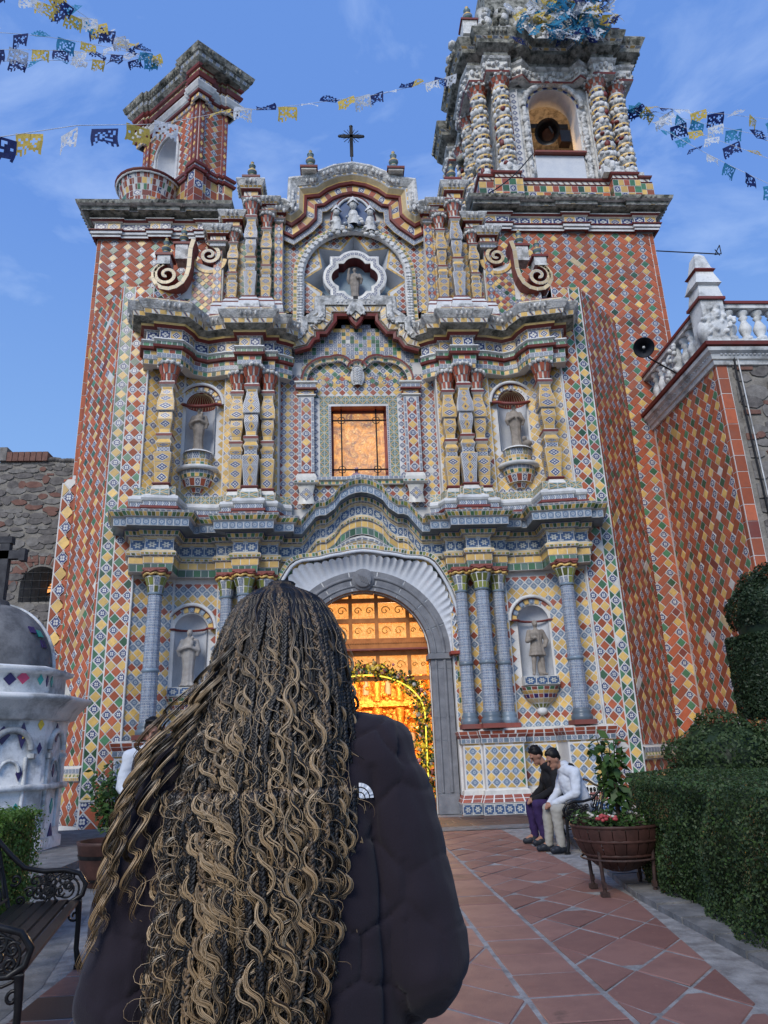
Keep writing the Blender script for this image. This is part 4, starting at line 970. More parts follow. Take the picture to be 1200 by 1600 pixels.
YD = ('tile_yellow_diamond',); BW = ('tile_bluewhite',); YT = ('tile_yellow',)
def estipite(c, z0, z1, w, blue=False):
    H = z1-z0; mb = MB(); x, y = c
    A = ('tile_bluegold',) if blue else YD; B = YT if blue else YT
    zc = z1-.16*H
    P_ = [(w*.86, 0, A), (w*.98, .085, A), (w*1.10, .16, A), (w*1.22, .23, B), (w*.88, .245, BW), (w*.88, .28, A), (w*1.12, .31, B), (w*.8, .345, 'tile_white'), (w*1.12, .365, 'paint_red'), (w*1.12, .385, 'tile_white'), (w*.72, .40, B), (w*.76, .43, A), (w*1.04, .50, A), (w*.95, .56, BW), (w*1.22, .57, A), (w*1.2, .64, A), (w*.92, .70, A), (w*.78, .75, B), (w*.85, .77, 'tile_white'), (w*1.16, .785, 'paint_red'), (w*1.16, .805, 'tile_white'), (w*.9, .82, None)]
    zz = lambda t: z0+t*(zc-z0)/.82
    sq(mb, c, [(r, zz(t), s_) for r, t, s_ in P_])
    petal_cap(mb, c, zc, z1-.07, w*1.0, w*1.5)
    return mb.build('column', church)
for sgn in (-1, 1):
    for (x, y, w_, bl) in ((2.30, 16.93, .15, False), (2.68, 16.72, .165, True), (3.07, 16.93, .15, False), (4.70, 16.42, .17, False)):
        estipite((x*sgn, y), 7.52, 10.72 if not bl else 10.82, w_, bl)
    for (x, y, w_, bl, zt) in ((2.42, 17.0, .125, False, 15.75), (2.82, 16.82, .14, True, 16.05), (3.32, 17.02, .12, False, 15.2)):
        estipite((x*sgn, y), 12.95, zt, w_, bl)
# base course of second tier (white torus, script band, red) follows plan
b2 = MB()
B2 = [(1.75, 17.25), (2.05, 17.15), (2.07, 16.98), (2.12, 16.86), (2.46, 16.86), (2.46, 16.62), (2.92, 16.62), (2.92, 16.86), (3.28, 16.86), (3.32, 17.02), (3.5, 17.12), (4.35, 17.02), (4.42, 16.36), (4.98, 16.28), (5.02, 16.42), (XE, 16.38), (5.40, 16.75)]
pr = [(.14, 0), (.14, .12), (.17, .13), (.17, .19), (.10, .20), (.10, .32), (.13, .33), (.16, .38), (.15, .44), (.08, .48), (.06, .50), (.05, .70), (-.3, .72)]
sp_ = [(('tile_red', 'tile_flower', 'tile_red'), .14, 1), 'paint_red', 'paint_red', 'tile_white', (('tile_bluewhite',), .16, 1), 'plaster_white', 'plaster_white', 'plaster_white', 'plaster_white', 'tile_white', (('tile_star',), .2, 1), 'plaster_white']
for sgn in (-1, 1): sweep(b2, with_z(B2 if sgn > 0 else [(-x, y) for x, y in B2[::-1]], 6.74), pr, sp_)
for sgn in (-1, 1):
    for (x, y, w_) in ((2.30, 16.93, .2), (2.68, 16.72, .22), (3.07, 16.93, .2), (4.70, 16.42, .22)):
        mb_ = b2; sq(mb_, (x*sgn, y), [(w_, 7.2, ('tile_star',)), (w_*.98, 7.36, 'tile_white'), (w_*.8, 7.46, 'paint_red'), (w_*.95, 7.50, 'paint_red'), (w_*.9, 7.53, None)])
b2.build('string_course', church)
# attic base blocks
b3 = MB()
for sgn in (-1, 1):
    for (x, y, w_, zb) in ((2.42, 17.0, .26, 12.4), (2.82, 16.82, .28, 12.3), (3.32, 17.02, .24, 12.4), (2.15, 17.1, .2, 12.4), (3.68, 17.1, .2, 12.35)):
        sq(b3, (x*sgn, y), [(w_, zb, 'tile_cream'), (w_, zb+.12, 'paint_red'), (w_*1.02, zb+.17, 'stucco'), (w_, zb+.3, 'plaster_white'), (w_*.9, zb+.42, 'paint_red'), (w_*.92, zb+.46, 'plaster_white'), (w_*.7, zb+.56, 'paint_red'), (w_*.72, zb+.6, None)])
b3.build('attic_base', church)
# attic vertical borders
for sgn in (-1, 1):
    fr = Frame((2.08 if sgn > 0 else -2.4+.2, 17.10, 0), (1, 0, 0), (0, 0, 1))
for x in (-3.75, 3.75, -2.1, 2.1):
    ab = MB()
    ab.box((x, 17.2, 14.0), (.22, .3, 3.0), 'grout')
    f = Frame((x-.11, 17.045, 12.6), (1, 0, 0), (0, 0, 1))
    for k in range(13):
        z = .12+k*.22; tile_quad(ab, [f.at(.11, z-.11), f.at(.22, z), f.at(.11, z+.11), f.at(0, z)], 'tile_flower', .004, .005)
        for s_ in (-1, 1): ab.face([f.at(.11+s_*.105, z+.01, .004), f.at(.11+s_*.105, z+.21, .004), f.at(.11+s_*.01, z+.11, .004)][::s_], 'tile_yellow' if k % 2 else 'tile_red')
    ab.build('attic_border', church)
# ---- gable top: body plate with depth, and its swept cornice
rawt = [(414, 306), (436, 309), (455, 318), (470, 308), (478, 300), (479, 274), (499, 272), (512, 263), (530, 256), (549, 253)]
ht = [P(a, b, 16.9) for a, b in rawt]; ht = [(x, z) for x, z in ht]; ht[-1] = (0, ht[-1][1])
tops = ht+[(-x, z) for x, z in ht[-2::-1]]
ZC = .55
def strip(mb, pts_lo, pts_hi, Y, mat):
    for i in range(len(pts_lo)-1): mb.face([(pts_lo[i][0], Y, pts_lo[i][1]), (pts_lo[i+1][0], Y, pts_lo[i+1][1]), (pts_hi[i+1][0], Y, pts_hi[i+1][1]), (pts_hi[i][0], Y, pts_hi[i][1])], mat)
gp = MB()
poly = [(-3.55, 12.3)]+[(-3.55, tops[0][1]-ZC-.1)]+[(x, z-ZC) for x, z in tops]+[(3.55, tops[0][1]-ZC-.1), (3.55, 12.3)]
back = [(x, 17.62, z) for x, z in poly]
gp.prism([(x, 18.28, z) for x, z in poly], (0, -.25, 0), None, 'stucco_moss'); gtop = [(x, z-.12) for x, z in tops]; strip(gp, [(x, z-ZC-.1) for x, z in tops], gtop, 17.6, 'stucco_moss')
for i_ in range(len(gtop)-1): a_, b_ = gtop[i_], gtop[i_+1]; gp.face([(a_[0], 17.3, a_[1]), (b_[0], 17.3, b_[1]), (b_[0], 18.28, b_[1]), (a_[0], 18.28, a_[1])], 'stucco')
fg = Frame((0, 17.36, 0), (1, 0, 0), (0, 0, 1))
gpath = [(x, 17.30, z-ZC) for x, z in tops]
gprof = [(0, -.45), (.02, -.44), (.02, -.30), (.10, -.29), (.12, -.23), (.06, -.22), (.06, 0), (.14, .01), (.17, .08), (.18, .10), (.28, .20), (.30, .22), (.30, .27), (.33, .28), (.46, .46), (.44, .52), (.30, .55), (-.3, .56)]
gspec = ['tile_yellow', (('tile_bluewhite',), .14, 1), 'paint_red', 'paint_red', 'paint_red', (('tile_yellow', 'tile_flower', 'tile_yellow', 'tile_red'), .2, 1), 'paint_red', 'paint_red', 'tile_yellow', 'tile_cream', 'grout', (('tile_yellow', 'tile_bluewhite'), .14, 1), 'tile_white', 'stucco', 'stucco', 'stucco', 'stucco_moss']
sweep(gp, gpath, gprof, gspec, 'plane')
for i in range(len(gpath)-1):
    a, b = Vector(gpath[i]), Vector(gpath[i+1]); L = (b-a).length; t = (b-a).normalized(); nn = Vector((-t.z, 0, t.x))
    for k in range(max(1, int(L/.115))):
        p = a.lerp(b, (k+.5)/max(1, int(L/.115)))+nn*.38+V(0, -.40, 0); gp.sphere(p, (.05, .05, .085), 'stucco', 6, 4)
gp.build('gable', church)
# blocks above attic columns, with capped cornice
cb = MB()
for sgn in (-1, 1):
    for (x, y, hw, z0, zt) in ((2.85, 16.9, .24, 15.95, 16.66), (2.40, 17.05, .22, 15.7, 16.2), (3.36, 17.1, .24, 15.15, 15.75), (3.75, 17.15, .26, 14.7, 15.3), (2.1, 17.15, .15, 15.6, 16.0)):
        cb.box((x*sgn, y+.1, (z0+zt)/2), (hw*1.5, hw*1.5+.2, zt-z0), 'grout')
        p = [(x*sgn-hw*.75, y+.3, z0), (x*sgn-hw*.75, y-hw*.75, z0), (x*sgn+hw*.75, y-hw*.75, z0), (x*sgn+hw*.75, y+.3, z0)]
        H = zt-z0
        sweep(cb, p, [(.02, 0), (.02, H*.16), (.08, H*.2), (.08, H*.26), (.01, H*.28), (.01, H*.55), (.08, H*.58), (.10, H*.62), (.10, H*.64), (.14, H*.72), (.22, H*.95), (.20, H), (-.3, H+.01)], [(('tile_bluewhite',), .1, 1), 'tile_white', 'paint_red', 'paint_red', (('tile_yellow', 'tile_diagonal'), .16, 1), 'paint_red', 'paint_red', 'tile_white', (('tile_yellow',), .12, 1), 'stucco', 'stucco', 'stucco'])
        scallops(cb, p, .2, H*.85, .1)
cb.build('cornice', church)
# ---- glazed finials
def finial(x, y, z, s=1.0, parent=None, lean=0):
    mb = MB(); pr_ = [(.17, 0, 'green_glaze'), (.19, .03, 'tile_yellow'), (.17, .07, 'green_glaze'), (.15, .12, 'blue_glaze'), (.11, .2, 'tile_yellow'), (.10, .22, 'green_glaze'), (.13, .28, 'blue_glaze'), (.155, .34, 'tile_yellow'), (.15, .38, 'green_glaze'), (.09, .46, 'tile_yellow'), (.075, .49, 'blue_glaze'), (.10, .55, 'green_glaze'), (.11, .60, 'tile_cream'), (.06, .67, 'green_glaze'), (.045, .70, 'tile_yellow'), (.055, .74, 'blue_glaze'), (.0, .82, 'blue_glaze')]
    for (r0, z0, m), (r1, z1, _) in zip(pr_[:-1], pr_[1:]): mb.lathe([(r0*s, z+z0*s), (r1*s, z+z1*s)], (x, y, 0), 14, m)
    o = mb.build('finial', parent or church); o.data.polygons.foreach_set('use_smooth', [True]*len(o.data.polygons)); return o
def rplate(x, y, z, w_, parent=None):
    mb = MB(); mb.box((x, y, z), (w_, w_, .07), 'paint_red'); mb.box((x, y, z-.06), (w_*.85, w_*.85, .06), 'tile_white'); return mb.build('finial_base', parent or church)
for sgn in (-1, 1):
    rplate(2.85*sgn, 16.85, 16.80, .5); finial(2.85*sgn, 16.85, 16.83, .88)
    rplate(1.24*sgn, 16.9, P(491, 270, 16.9)[1]+.02, .5); finial(1.20*sgn, 16.9, P(491, 268, 16.9)[1]+.04, .92)
# ---- volutes, side scrolls
def spiral(cx, cz, r0, turns, s_, n=40, a_start=0.0):
    return [(cx+s_*r0*(1-t*.86)*math.cos(a_start+2*PI*turns*t), cz+r0*(1-t*.86)*math.sin(a_start+2*PI*turns*t)) for t in [i/n for i in range(n+1)]]
def ribbon(mb, pts, Y, dep, wid, mf, ms):
    """flat band following 2D pts, facing the viewer, with depth"""
    pts = [Vector((p[0], p[1])) for p in pts]; n = len(pts); A, B = [], []
    for i in range(n):
        t = (pts[min(i+1, n-1)]-pts[max(i-1, 0)]).normalized(); nn = Vector((-t.y, t.x)); w_ = wid*(1-.35*i/n)
        A.append(pts[i]+nn*w_*.5); B.append(pts[i]-nn*w_*.5)
    for i in range(n-1):
        a, b, c, d = A[i], A[i+1], B[i+1], B[i]
        f = lambda p, y: Vector((p.x, y, p.y))
        quad = [f(d, Y), f(c, Y), f(b, Y), f(a, Y)]
        if (quad[1]-quad[0]).cross(quad[3]-quad[0]).y > 0: quad = quad[::-1]
        mb.face(quad, 'grout'); tile_quad(mb, quad, mf, .004, .005)
        mb.face([f(a, Y), f(b, Y), f(b, Y+dep), f(a, Y+dep)], ms); mb.face([f(d, Y), f(c, Y), f(c, Y+dep), f(d, Y+dep)], ms)
vo = MB()
for sgn in (-1, 1):
    # upper S scroll hanging beside the attic
    c = P(330, 408, 17.1) if sgn < 0 else P(776, 406, 17.1); c = (3.98*sgn, 14.45)
    up = [(3.62*sgn, 15.35), (3.72*sgn, 15.1), (3.86*sgn, 14.9), (4.02*sgn, 14.80)]
    sp1 = spiral(c[0], c[1], .30, 1.6, sgn, 34, PI/2)
    ribbon(vo, up+sp1[1:], 16.98, .4, .11, 'tile_cream', 'brick_dark')
    # cradle under it
    ribbon(vo, [(c[0]+sgn*.42*math.cos(R(a)), c[1]-.08+.42*math.sin(R(a))) for a in range(-180, 15, 15)], 17.05, .3, .12, 'tile_yellow', 'tile_bluewhite')
    c2 = (5.02*sgn, 13.62)
    up2 = [(4.36*sgn, 14.75), (4.43*sgn, 14.45), (4.44*sgn, 14.15), (4.45*sgn, 13.85), (4.50*sgn, 13.6), (4.60*sgn, 13.38), (4.76*sgn, 13.24), (4.95*sgn, 13.18), (5.14*sgn, 13.21), (5.28*sgn, 13.32), (5.37*sgn, 13.5), (5.37*sgn, 13.7), (5.28*sgn, 13.86), (5.16*sgn, 13.95), (5.02*sgn, 13.97)]
    sp2 = spiral(c2[0], c2[1], .35, 1.5, -sgn, 30, PI/2)
    ribbon(vo, up2+sp2[1:], 16.72, .5, .12, 'tile_cream', 'brick_dark')
    vo.prism([(x, 17.3, z) for x, z in [(3.6*sgn, 12.3), (5.35*sgn, 12.3), (5.3*sgn, 13.2), (4.6*sgn, 13.3), (4.4*sgn, 14.3), (3.9*sgn, 14.1), (3.6*sgn, 14.3)][::sgn]], (0, -.22, 0), None, 'grout')
vo.build('volute', church)
for sgn in (-1, 1):
    f = Frame((3.62 if sgn > 0 else -4.42, 17.07, 0), (1, 0, 0), (0, 0, 1))
    diamonds('church', f, rect(0, 12.35, .8, 13.95), .19, cf_diag)
    f = Frame((4.42 if sgn > 0 else -5.3, 17.07, 0), (1, 0, 0), (0, 0, 1))
    diamonds('church', f, rect(0, 12.35, .86, 13.1), .19, cf_diag)
    for (x, y, z, zb) in ((5.12, 16.9, 14.28, 13.95), (4.72, 17.15, 14.83, 14.3)):
        m = MB(); m.box((x*sgn, y, (z+zb)/2-.03), (.34, .4, z-zb-.05), 'stucco'); m.box((x*sgn, y, z-.03), (.46, .46, .07), 'paint_red'); m.build('finial_base', church)
        finial(x*sgn, y, z, .82)

# ---- great arch of white stucco around the star niche
ga = MB()
AR = 1.50; AZ = 14.02
apath = [(-AR-.02, 17.36, 12.35), (-AR, 17.36, 13.0)]+[(-AR*math.cos(PI*i/28), 17.36, AZ+AR*math.sin(PI*i/28)) for i in range(29)]+[(AR, 17.36, 13.0), (AR+.02, 17.36, 12.35)]
sweep(ga, apath, [(0, -.10), (.05, -.09), (.10, -.05), (.10, .07), (.05, .10), (.03, .11), (.03, .21), (0, .22)], ['stucco_white', 'stucco_white', 'stucco_white', 'stucco_white', 'tile_white', (('tile_yellow', 'tile_greenyellow'), .11, 1), 'tile_white'], 'plane')
for i in range(len(apath)-1):
    a, b = Vector(apath[i]), Vector(apath[i+1]); L = (b-a).length; t = (b-a).normalized(); nn = Vector((-t.z, 0, t.x))
    for k in range(max(1, int(L/.085))):
        for s_ in (-1, 1):
            p = a.lerp(b, (k+.5)/max(1, int(L/.085)))+nn*(.02+s_*.04+random.uniform(-.01, .01))+V(0, -.11, 0); ga.sphere(p, (.045*random.uniform(.7, 1.2), .03, .03*random.uniform(.8, 1.3)), 'stucco_white', 6, 4)
ga.build('arch_moulding', church)
# star niche: recess walls + back + facets
sn_ = MB()
for k in range(16):
    a, b = starpts[k], starpts[(k+1) % 16]
    A = (SC[0]+(a[0]-SC[0])*.80, SC[1]+(a[1]-SC[1])*.80); B = (SC[0]+(b[0]-SC[0])*.80, SC[1]+(b[1]-SC[1])*.80)
    sn_.face([(a[0], 17.45, a[1]), (b[0], 17.45, b[1]), (B[0], 17.95, B[1]), (A[0], 17.95, A[1])], 'plaster_clean')
    # yellow border tiles around the star
    a2 = (SC[0]+(a[0]-SC[0])*1.07, SC[1]+(a[1]-SC[1])*1.07); b2_ = (SC[0]+(b[0]-SC[0])*1.07, SC[1]+(b[1]-SC[1])*1.07)
    for t in range(4):
        lerp = lambda p, q_, t_: (p[0]+(q_[0]-p[0])*t_, p[1]+(q_[1]-p[1])*t_)
        q_ = [lerp(a, b, t/4), lerp(a, b, (t+1)/4), lerp(a2, b2_, (t+1)/4), lerp(a2, b2_, t/4)]
        tile_quad(sn_, [Vector((p[0], 17.44, p[1])) for p in q_], 'tile_yellow', .004, .006)
sn_.face([(-1.4, 17.95, 12.5), (1.4, 17.95, 12.5), (1.4, 17.95, 15.5), (-1.4, 17.95, 15.5)], 'plaster_blue')
sn_.build('star_niche', church)
# quatrefoil frame
def quatre(r, cr_, cz, n=8):
    """quatrefoil with square shoulders between the lobes"""
    pts = []
    for k in range(4):
        a0 = R(90*k)
        lobe = [(cr_+r*math.cos(R(t))-0.0, r*math.sin(R(t))) for t in np.linspace(-62, 62, 9)]
        for (x, y) in lobe: pts.append((x*math.cos(a0)-y*math.sin(a0), x*math.sin(a0)+y*math.cos(a0)))
        d = cr_+r*.47
        x, y = d, d; pts.append((x*math.cos(a0)-y*math.sin(a0), x*math.sin(a0)+y*math.cos(a0)))
    return [(x, z+cz) for x, z in pts]
qf = MB(); qpts = quatre(.38, .34, 13.95)[::-1]
qp = [(x, 17.30, z) for x, z in qpts]
sweep(qf, qp, [(0, -.07), (.03, -.07), (.03, -.05), (.035, .0), (.035, .10), (.03, .14), (.02, .17), (-.2, .17)], ['tile_white', 'tile_white', 'tile_white', (('tile_flower',), .10, 1), 'tile_white', 'plaster_white', 'plaster_white'], 'plane', closed=True)
sweep(qf, qp, [(0, -.07), (-.40, -.07)], ['paint_red'], 'plane', closed=True)
qf.face([(x, 17.68, z) for x, z in quatre(.38, .34, 13.95)], 'plaster_blue')
# tapered pendant beneath
qf.lathe([(.30, 13.10), (.26, 12.95), (.02, 12.55)], (0, 17.5, 0), 6, 'plaster_clean'); qf.box((0, 17.12, 13.12), (.13, .1, .16), 'iron_black')
for s_ in (-1, 1):
    pts = [(.42*s_, 17.25, 13.10), (.62*s_, 17.25, 13.12), (.98*s_, 17.25, 13.10), (1.0*s_, 17.25, 12.72), (1.28*s_, 17.25, 12.5)]
    if s_ < 0: pts = pts[::-1]
    sweep(qf, pts, [(0, -.16), (.10, -.14), (.10, -.02), (.16, 0), (.18, .10), (.12, .14), (0, .15)], ['tile_yellow', (('tile_yellow', 'tile_diagonal'), .12, 1), 'tile_white', 'stucco', 'stucco', 'stucco'], 'plane')
qf.build('quatrefoil_frame', church)
# relief of three figures above the arch (stucco) on blue arabesque lunette
rl = MB()
rl.prism([(x, 17.40, z) for x, z in [(-.55*math.cos(PI*i/12), 15.75+.85*math.sin(PI*i/12)) for i in range(13)]][::-1], (0, -.10, 0), None, 'tile_azul')
rl.tube([(-.58*math.cos(PI*i/14), 17.27, 15.75+.90*math.sin(PI*i/14)) for i in range(15)], .04, 'plaster_white', 7); rl.tube([(-.64*math.cos(PI*i/14), 17.28, 15.75+.98*math.sin(PI*i/14)) for i in range(15)], .03, 'paint_red', 7)
for (x, z, s_) in ((0, 15.95, 1.1), (-.48, 15.75, .95), (.48, 15.75, .95)):
    rl.lathe([(.17*s_, z-.35), (.17*s_, z-.1), (.12*s_, z+.12), (.075*s_, z+.2)], (x, 17.22, 0), 12, 'stucco')
    rl.sphere((x, 17.12, z+.28*s_), (.10*s_, .10*s_, .12*s_), 'stucco', 10, 7)
    rl.lathe([(.17*s_, z+.33*s_), (.13*s_, z+.42*s_), (.0, z+.60*s_)], (x, 17.14, 0), 4, 'plaster_white')
    for q_ in range(10): rl.sphere((x+random.uniform(-.25, .25), 17.14, z-.2+random.uniform(-.35, .15)), (.08, .06, .06), random.choice(['stucco', 'stucco', 'tile_azul']), 8, 5)
rl.build('relief', church)

# ---- pier bands and splays (stepping back to the tower walls)
ZP = 13.2
splays = {}
for sgn in (-1, 1):
    pm = MB(); xo = 6.07; yo = 16.68
    if sgn > 0: fr = Frame((XE, yo, 0), (1, 0, 0), (0, 0, 1))
    else: fr = Frame((-xo, yo, 0), (1, 0, 0), (0, 0, 1))
    L = xo-XE
    pm.face([fr.at(*p) for p in rect(0, 0, L, ZP)], 'grout'); pm.face([(XE*sgn, yo, ZP), (xo*sgn, yo, ZP), (xo*sgn, 18.3, ZP), (XE*sgn, 18.3, ZP)], 'grout')
    d = .262; sw_ = .262
    us0 = (L-sw_-.015) if sgn > 0 else .015   # strip of diamonds and green triangles at outer edge
    dz = .262
    s_r = rect(us0, .62, us0+sw_, ZP)
    diamonds('church', fr, s_r, sw_, lambda i, j: ['tile_yellow', 'tile_flower'][j % 2] if i == 0 else 'tile_green', None, dz, us0+sw_/2, .1)
    fld = rect(0.02, .62, L-sw_-.035, ZP) if sgn > 0 else rect(sw_+.035, .62, L-.02, ZP)
    diamonds('church', fr, fld, .25, cf_pier, None, dz, (L-sw_-.035) if sgn > 0 else sw_+.035, .1)
    # plinth : big bricks, extends
    weave('church', fr, rect(0.02, .02, L-.02, .58), .36, .1, .2)
    pm.box(((XE+xo)/2*sgn, yo, .60), (L, .05, .035), 'tile_white')
    # edging: white rope tile edge next to facade and thin white edge outside
    pm.tube([(XE*sgn, yo-.02, .6), (XE*sgn, yo-.02, 12.2)], .028, 'plaster_white', 6); pm.tube([(xo*sgn, yo, .6), (xo*sgn, yo, ZP)], .016, 'plaster_white', 6)
    x1, y1 = (7.67, 18.3) if sgn > 0 else (-7.3, 17.95)
    A = Vector((xo*sgn, yo, 0)); B = Vector((x1, y1, 0))
    f = Frame(A, B-A, (0, 0, 1)) if sgn > 0 else Frame(B, A-B, (0, 0, 1)); L2 = (B-A).length; splays[sgn] = f
    pm.face([f.at(*p) for p in rect(0, 0, L2, ZP+.0)], 'grout')
    weave('church', f, rect(.13, 1.30, L2-.13, ZP), .25, .5, .1); squares('church', f, rect(.01, 1.30, .12, ZP), .11, .36, lambda i, j: 'brick_red', kind='brick'); squares('church', f, rect(L2-.12, 1.30, L2-.01, ZP), .11, .36, lambda i, j: 'brick_red', kind='brick')
    weave('church', f, rect(.02, .1, L2-.02, .98), .25, .2, .1)
    # moulding bands
    bb = [f.at(0, 0), f.at(L2, 0)]
    sweep(pm, [(p.x, p.y, .98) for p in bb], [(0, 0), (.05, .02), (.07, .09), (.05, .16), (.06, .17), (.06, .27), (0, .30)], ['tile_white', (('tile_cream', 'tile_yellow'), .09, 1), (('tile_cream', 'tile_greenyellow'), .09, 1), 'tile_white', (('tile_bluewhite',), .16, 1), 'tile_white'])
    pm.face([(XE*sgn, yo, ZP), (A.x, A.y, ZP), (B.x, B.y, ZP), (XE*sgn, B.y, ZP)], 'grout')
    pm.build('buttress', church)
flush_pieces('church', wallobj)

# ================================================================== TOWERS
YT_ = 18.3
def cornice_tower(mb, path, z, ks=.62):
    pr_ = [(0, 0), (.08, .02), (.08, .12), (.03, .14), (.12, .17), (.12, .30), (.16, .33), (.16, .37), (.04, .39), (.04, .83), (.10, .85), (.12, .90), (.16, .93), (.16, .98), (.07, .99), (.07, 1.10), (.12, 1.12), (.34, 1.17), (.35, 1.19), (.35, 1.34), (.38, 1.36), (.47, 1.40), (.50, 1.56), (.46, 1.62), (.2, 1.64), (-.4, 1.66)]
    sp = ['paint_red', 'plaster_white', 'paint_red', 'plaster_white', 'plaster_white', 'paint_red', 'paint_red', 'tile_white', (('tile_yellow_diamond', 'tile_flower', 'tile_flower', 'tile_flower', 'tile_yellow_diamond', 'tile_flower', 'tile_flower', 'tile_flower', 'tile_flower'), .38, 1), 'tile_white', 'paint_red', 'paint_red', 'tile_white', (('tile_yellow', 'tile_bluewhite', 'tile_red'), .12, 1), 'stucco_moss', 'stucco_moss', 'stucco_moss', (('tile_bluewhite', 'tile_bluewhite', 'tile_bluewhite', 'tile_yellow', 'tile_bluewhite'), .2, 1), 'stucco_moss', 'stucco_moss', 'stucco', 'stucco_moss', 'stucco_moss', 'stucco_moss', 'stucco_moss']
    pr_ = [(o_, h_*ks) for o_, h_ in pr_]
    sweep(mb, [(a, b, z) for a, b in path], pr_, sp)
    scallops(mb, [(a, b, z) for a, b in path], .48, 1.47*ks, .13, (.045, .05, .055), 'stucco_moss')
rightt = thing('bell_tower', 'tall right bell tower of red brick with white twisted columns round a bell opening', 'bell tower', (6.8, 20, 0))
leftt = thing('turret', 'left brick tower base with a small leaning tiled turret set cornerwise on top', 'tower', (-5.5, 20, 0))
# tower wall bodies
tb = MB(); XR = 9.30; XL = -7.38
tb.box(((4.0+XR)/2, YT_+2.5, 8.6), (XR-4.0, 5.0, 17.2), 'grout')
twr = tb.build('wall', rightt)
tb = MB(); tb.box(((-3.9+XL)/2, YT_+2.3-.35, 8.3), (-3.9-XL, 4.6, 16.6), 'grout'); twl = tb.build('wall', leftt)
fR = Frame((4.0, YT_-.006, 0), (1, 0, 0), (0, 0, 1)); fL = Frame((XL, YT_-.356, 0), (1, 0, 0), (0, 0, 1))
weave('rt', fR, rect(.02, 12.2, XR-4.0-.14, 16.30), .26, .2, .1); weave('rt', fR, rect(3.5, 0.98, XR-4.0-.14, 12.2), .26, .2, .1)
squares('rt', fR, rect(XR-4.0-.13, 1, XR-4.0-.01, 16.30), .12, .38, lambda i, j: 'brick_red', kind='brick')
weave('lt', fL, rect(.12, 12.2, -3.9-XL, 15.66), .26, .1, .1); squares('lt', fL, rect(.01, 8.4, .11, 15.66), .1, .38, lambda i, j: 'brick_red', kind='brick')
flush_pieces('rt', twr); flush_pieces('lt', twl)
mb = MB()
yR = YT_
cornice_tower(mb, [(4.0, yR+1.4), (4.0, yR-.1), (4.75, yR-.1), (4.75, yR-.02), (6.55, yR-.02), (6.55, yR-.1), (7.15, yR-.1), (7.15, yR-.02), (8.75, yR-.02), (8.75, yR-.1), (XR+.06, yR-.1), (XR+.06, yR+4.9)], 16.30)
mb.box((6.66, YT_+2.6, 17.28), (5.9, 5.7, .1), 'stucco_moss'); mb.build('cornice', rightt)
mb = MB(); yL = YT_-.35
cornice_tower(mb, [(XL-.03, yL+4.5), (XL-.03, yL-.08), (XL+.62, yL-.08), (XL+.62, yL-.02), (XL+1.55, yL-.02), (XL+1.55, yL-.1), (XL+2.05, yL-.1), (XL+2.05, yL-.02), (XL+2.9, yL-.02), (XL+2.9, yL-.08), (-3.95, yL-.08), (-3.9, yL+1.2)], 15.66)
mb.box((-5.6, YT_+1.9, 16.64), (4.2, 5.2, .1), 'stucco_moss'); mb.build('cornice', leftt)
# low side buttress strip on far left
ls = thing('side_buttress', 'narrow corner strip of red and yellow diamond tiles at the far left of the church', 'buttress', (-7.4, 18.0, 0))
mb = MB(); mb.box((-7.42, 18.2, 4.1), (.40, .5, 8.2), 'grout'); mb.lathe([(.195, 0), (.195, .1), (.10, .2), (0, .22)], (-7.42, 18.15, 8.2), 12, 'brick_red'); lw = mb.build('wall', ls)
fS = Frame((-7.61, 17.945, 0), (1, 0, 0), (0, 0, 1))
diamonds('ls', fS, rect(.02, .4, .36, 8.3), .33, lambda i, j: ['tile_yellow', 'tile_flower'][j % 2] if i == 0 else 'brick_red', None, .40, .19, .2); flush_pieces('ls', lw)

# ---- left turret
N0 = Vector((-4.72, 18.15)); dL = Vector((-.752, .659)); dR = Vector((.76, .65)); LL, LR = 2.95, 1.0
def plan(off=0.0):
    n = N0; a = n+dL*LL; c = n+dR*LR; b = a+dR*LR
    cen = (n+b)/2
    return n, a, b, c, cen
n_, a_, b_c, c_, cen = plan()
tu = MB()
body = [(a_.x, a_.y), (n_.x, n_.y), (c_.x, c_.y), (b_c.x, b_c.y)]
ZB, ZTt = 16.5, 21.1
for i in range(4):
    p, q2 = body[i], body[(i+1) % 4]
    if i != 0: tu.face([(p[0], p[1], ZB), (q2[0], q2[1], ZB), (q2[0], q2[1], 23.2), (p[0], p[1], 23.2)], 'grout')
fA = Frame((a_.x, a_.y, 0), (-dL.x, -dL.y, 0), (0, 0, 1)); fB = Frame((n_.x, n_.y, 0), (dR.x, dR.y, 0), (0, 0, 1))
wall_arch(tu, fA, 0, LL, ZB, 23.2, 1.35, .52, 18.5, 20.1)
tn = 12
rows = [[fA.at(1.35-.52*math.cos(PI*j/tn), z, -.5*math.sin(PI*j/tn)) for j in range(tn+1)] for z in (18.5, 20.1)]; tu.grid(rows, 'plaster_clean')
rows = [[fA.at(1.35-.52*math.cos(PI*j/tn)*math.cos(PI/2*i/6), 20.1+.52*math.sin(PI/2*i/6), -.5*math.sin(PI*j/tn)*math.cos(PI/2*i/6)) for j in range(tn+1)] for i in range(7)]; tu.grid(rows, 'plaster_clean')
tu.tube([fA.at(1.35-.6*math.cos(PI*i/14), 20.1+.6*math.sin(PI*i/14), .03) for i in range(15)], .05, 'plaster_white', 7); tu.tube([fA.at(1.35-.68*math.cos(PI*i/14), 20.1+.68*math.sin(PI*i/14), .03) for i in range(15)], .03, 'paint_red', 7)
for s_ in (-1, 1): tu.tube([fA.at(1.35+s_*.6, 18.2, .03), fA.at(1.35+s_*.6, 20.1, .03)], .05, 'plaster_white', 7)
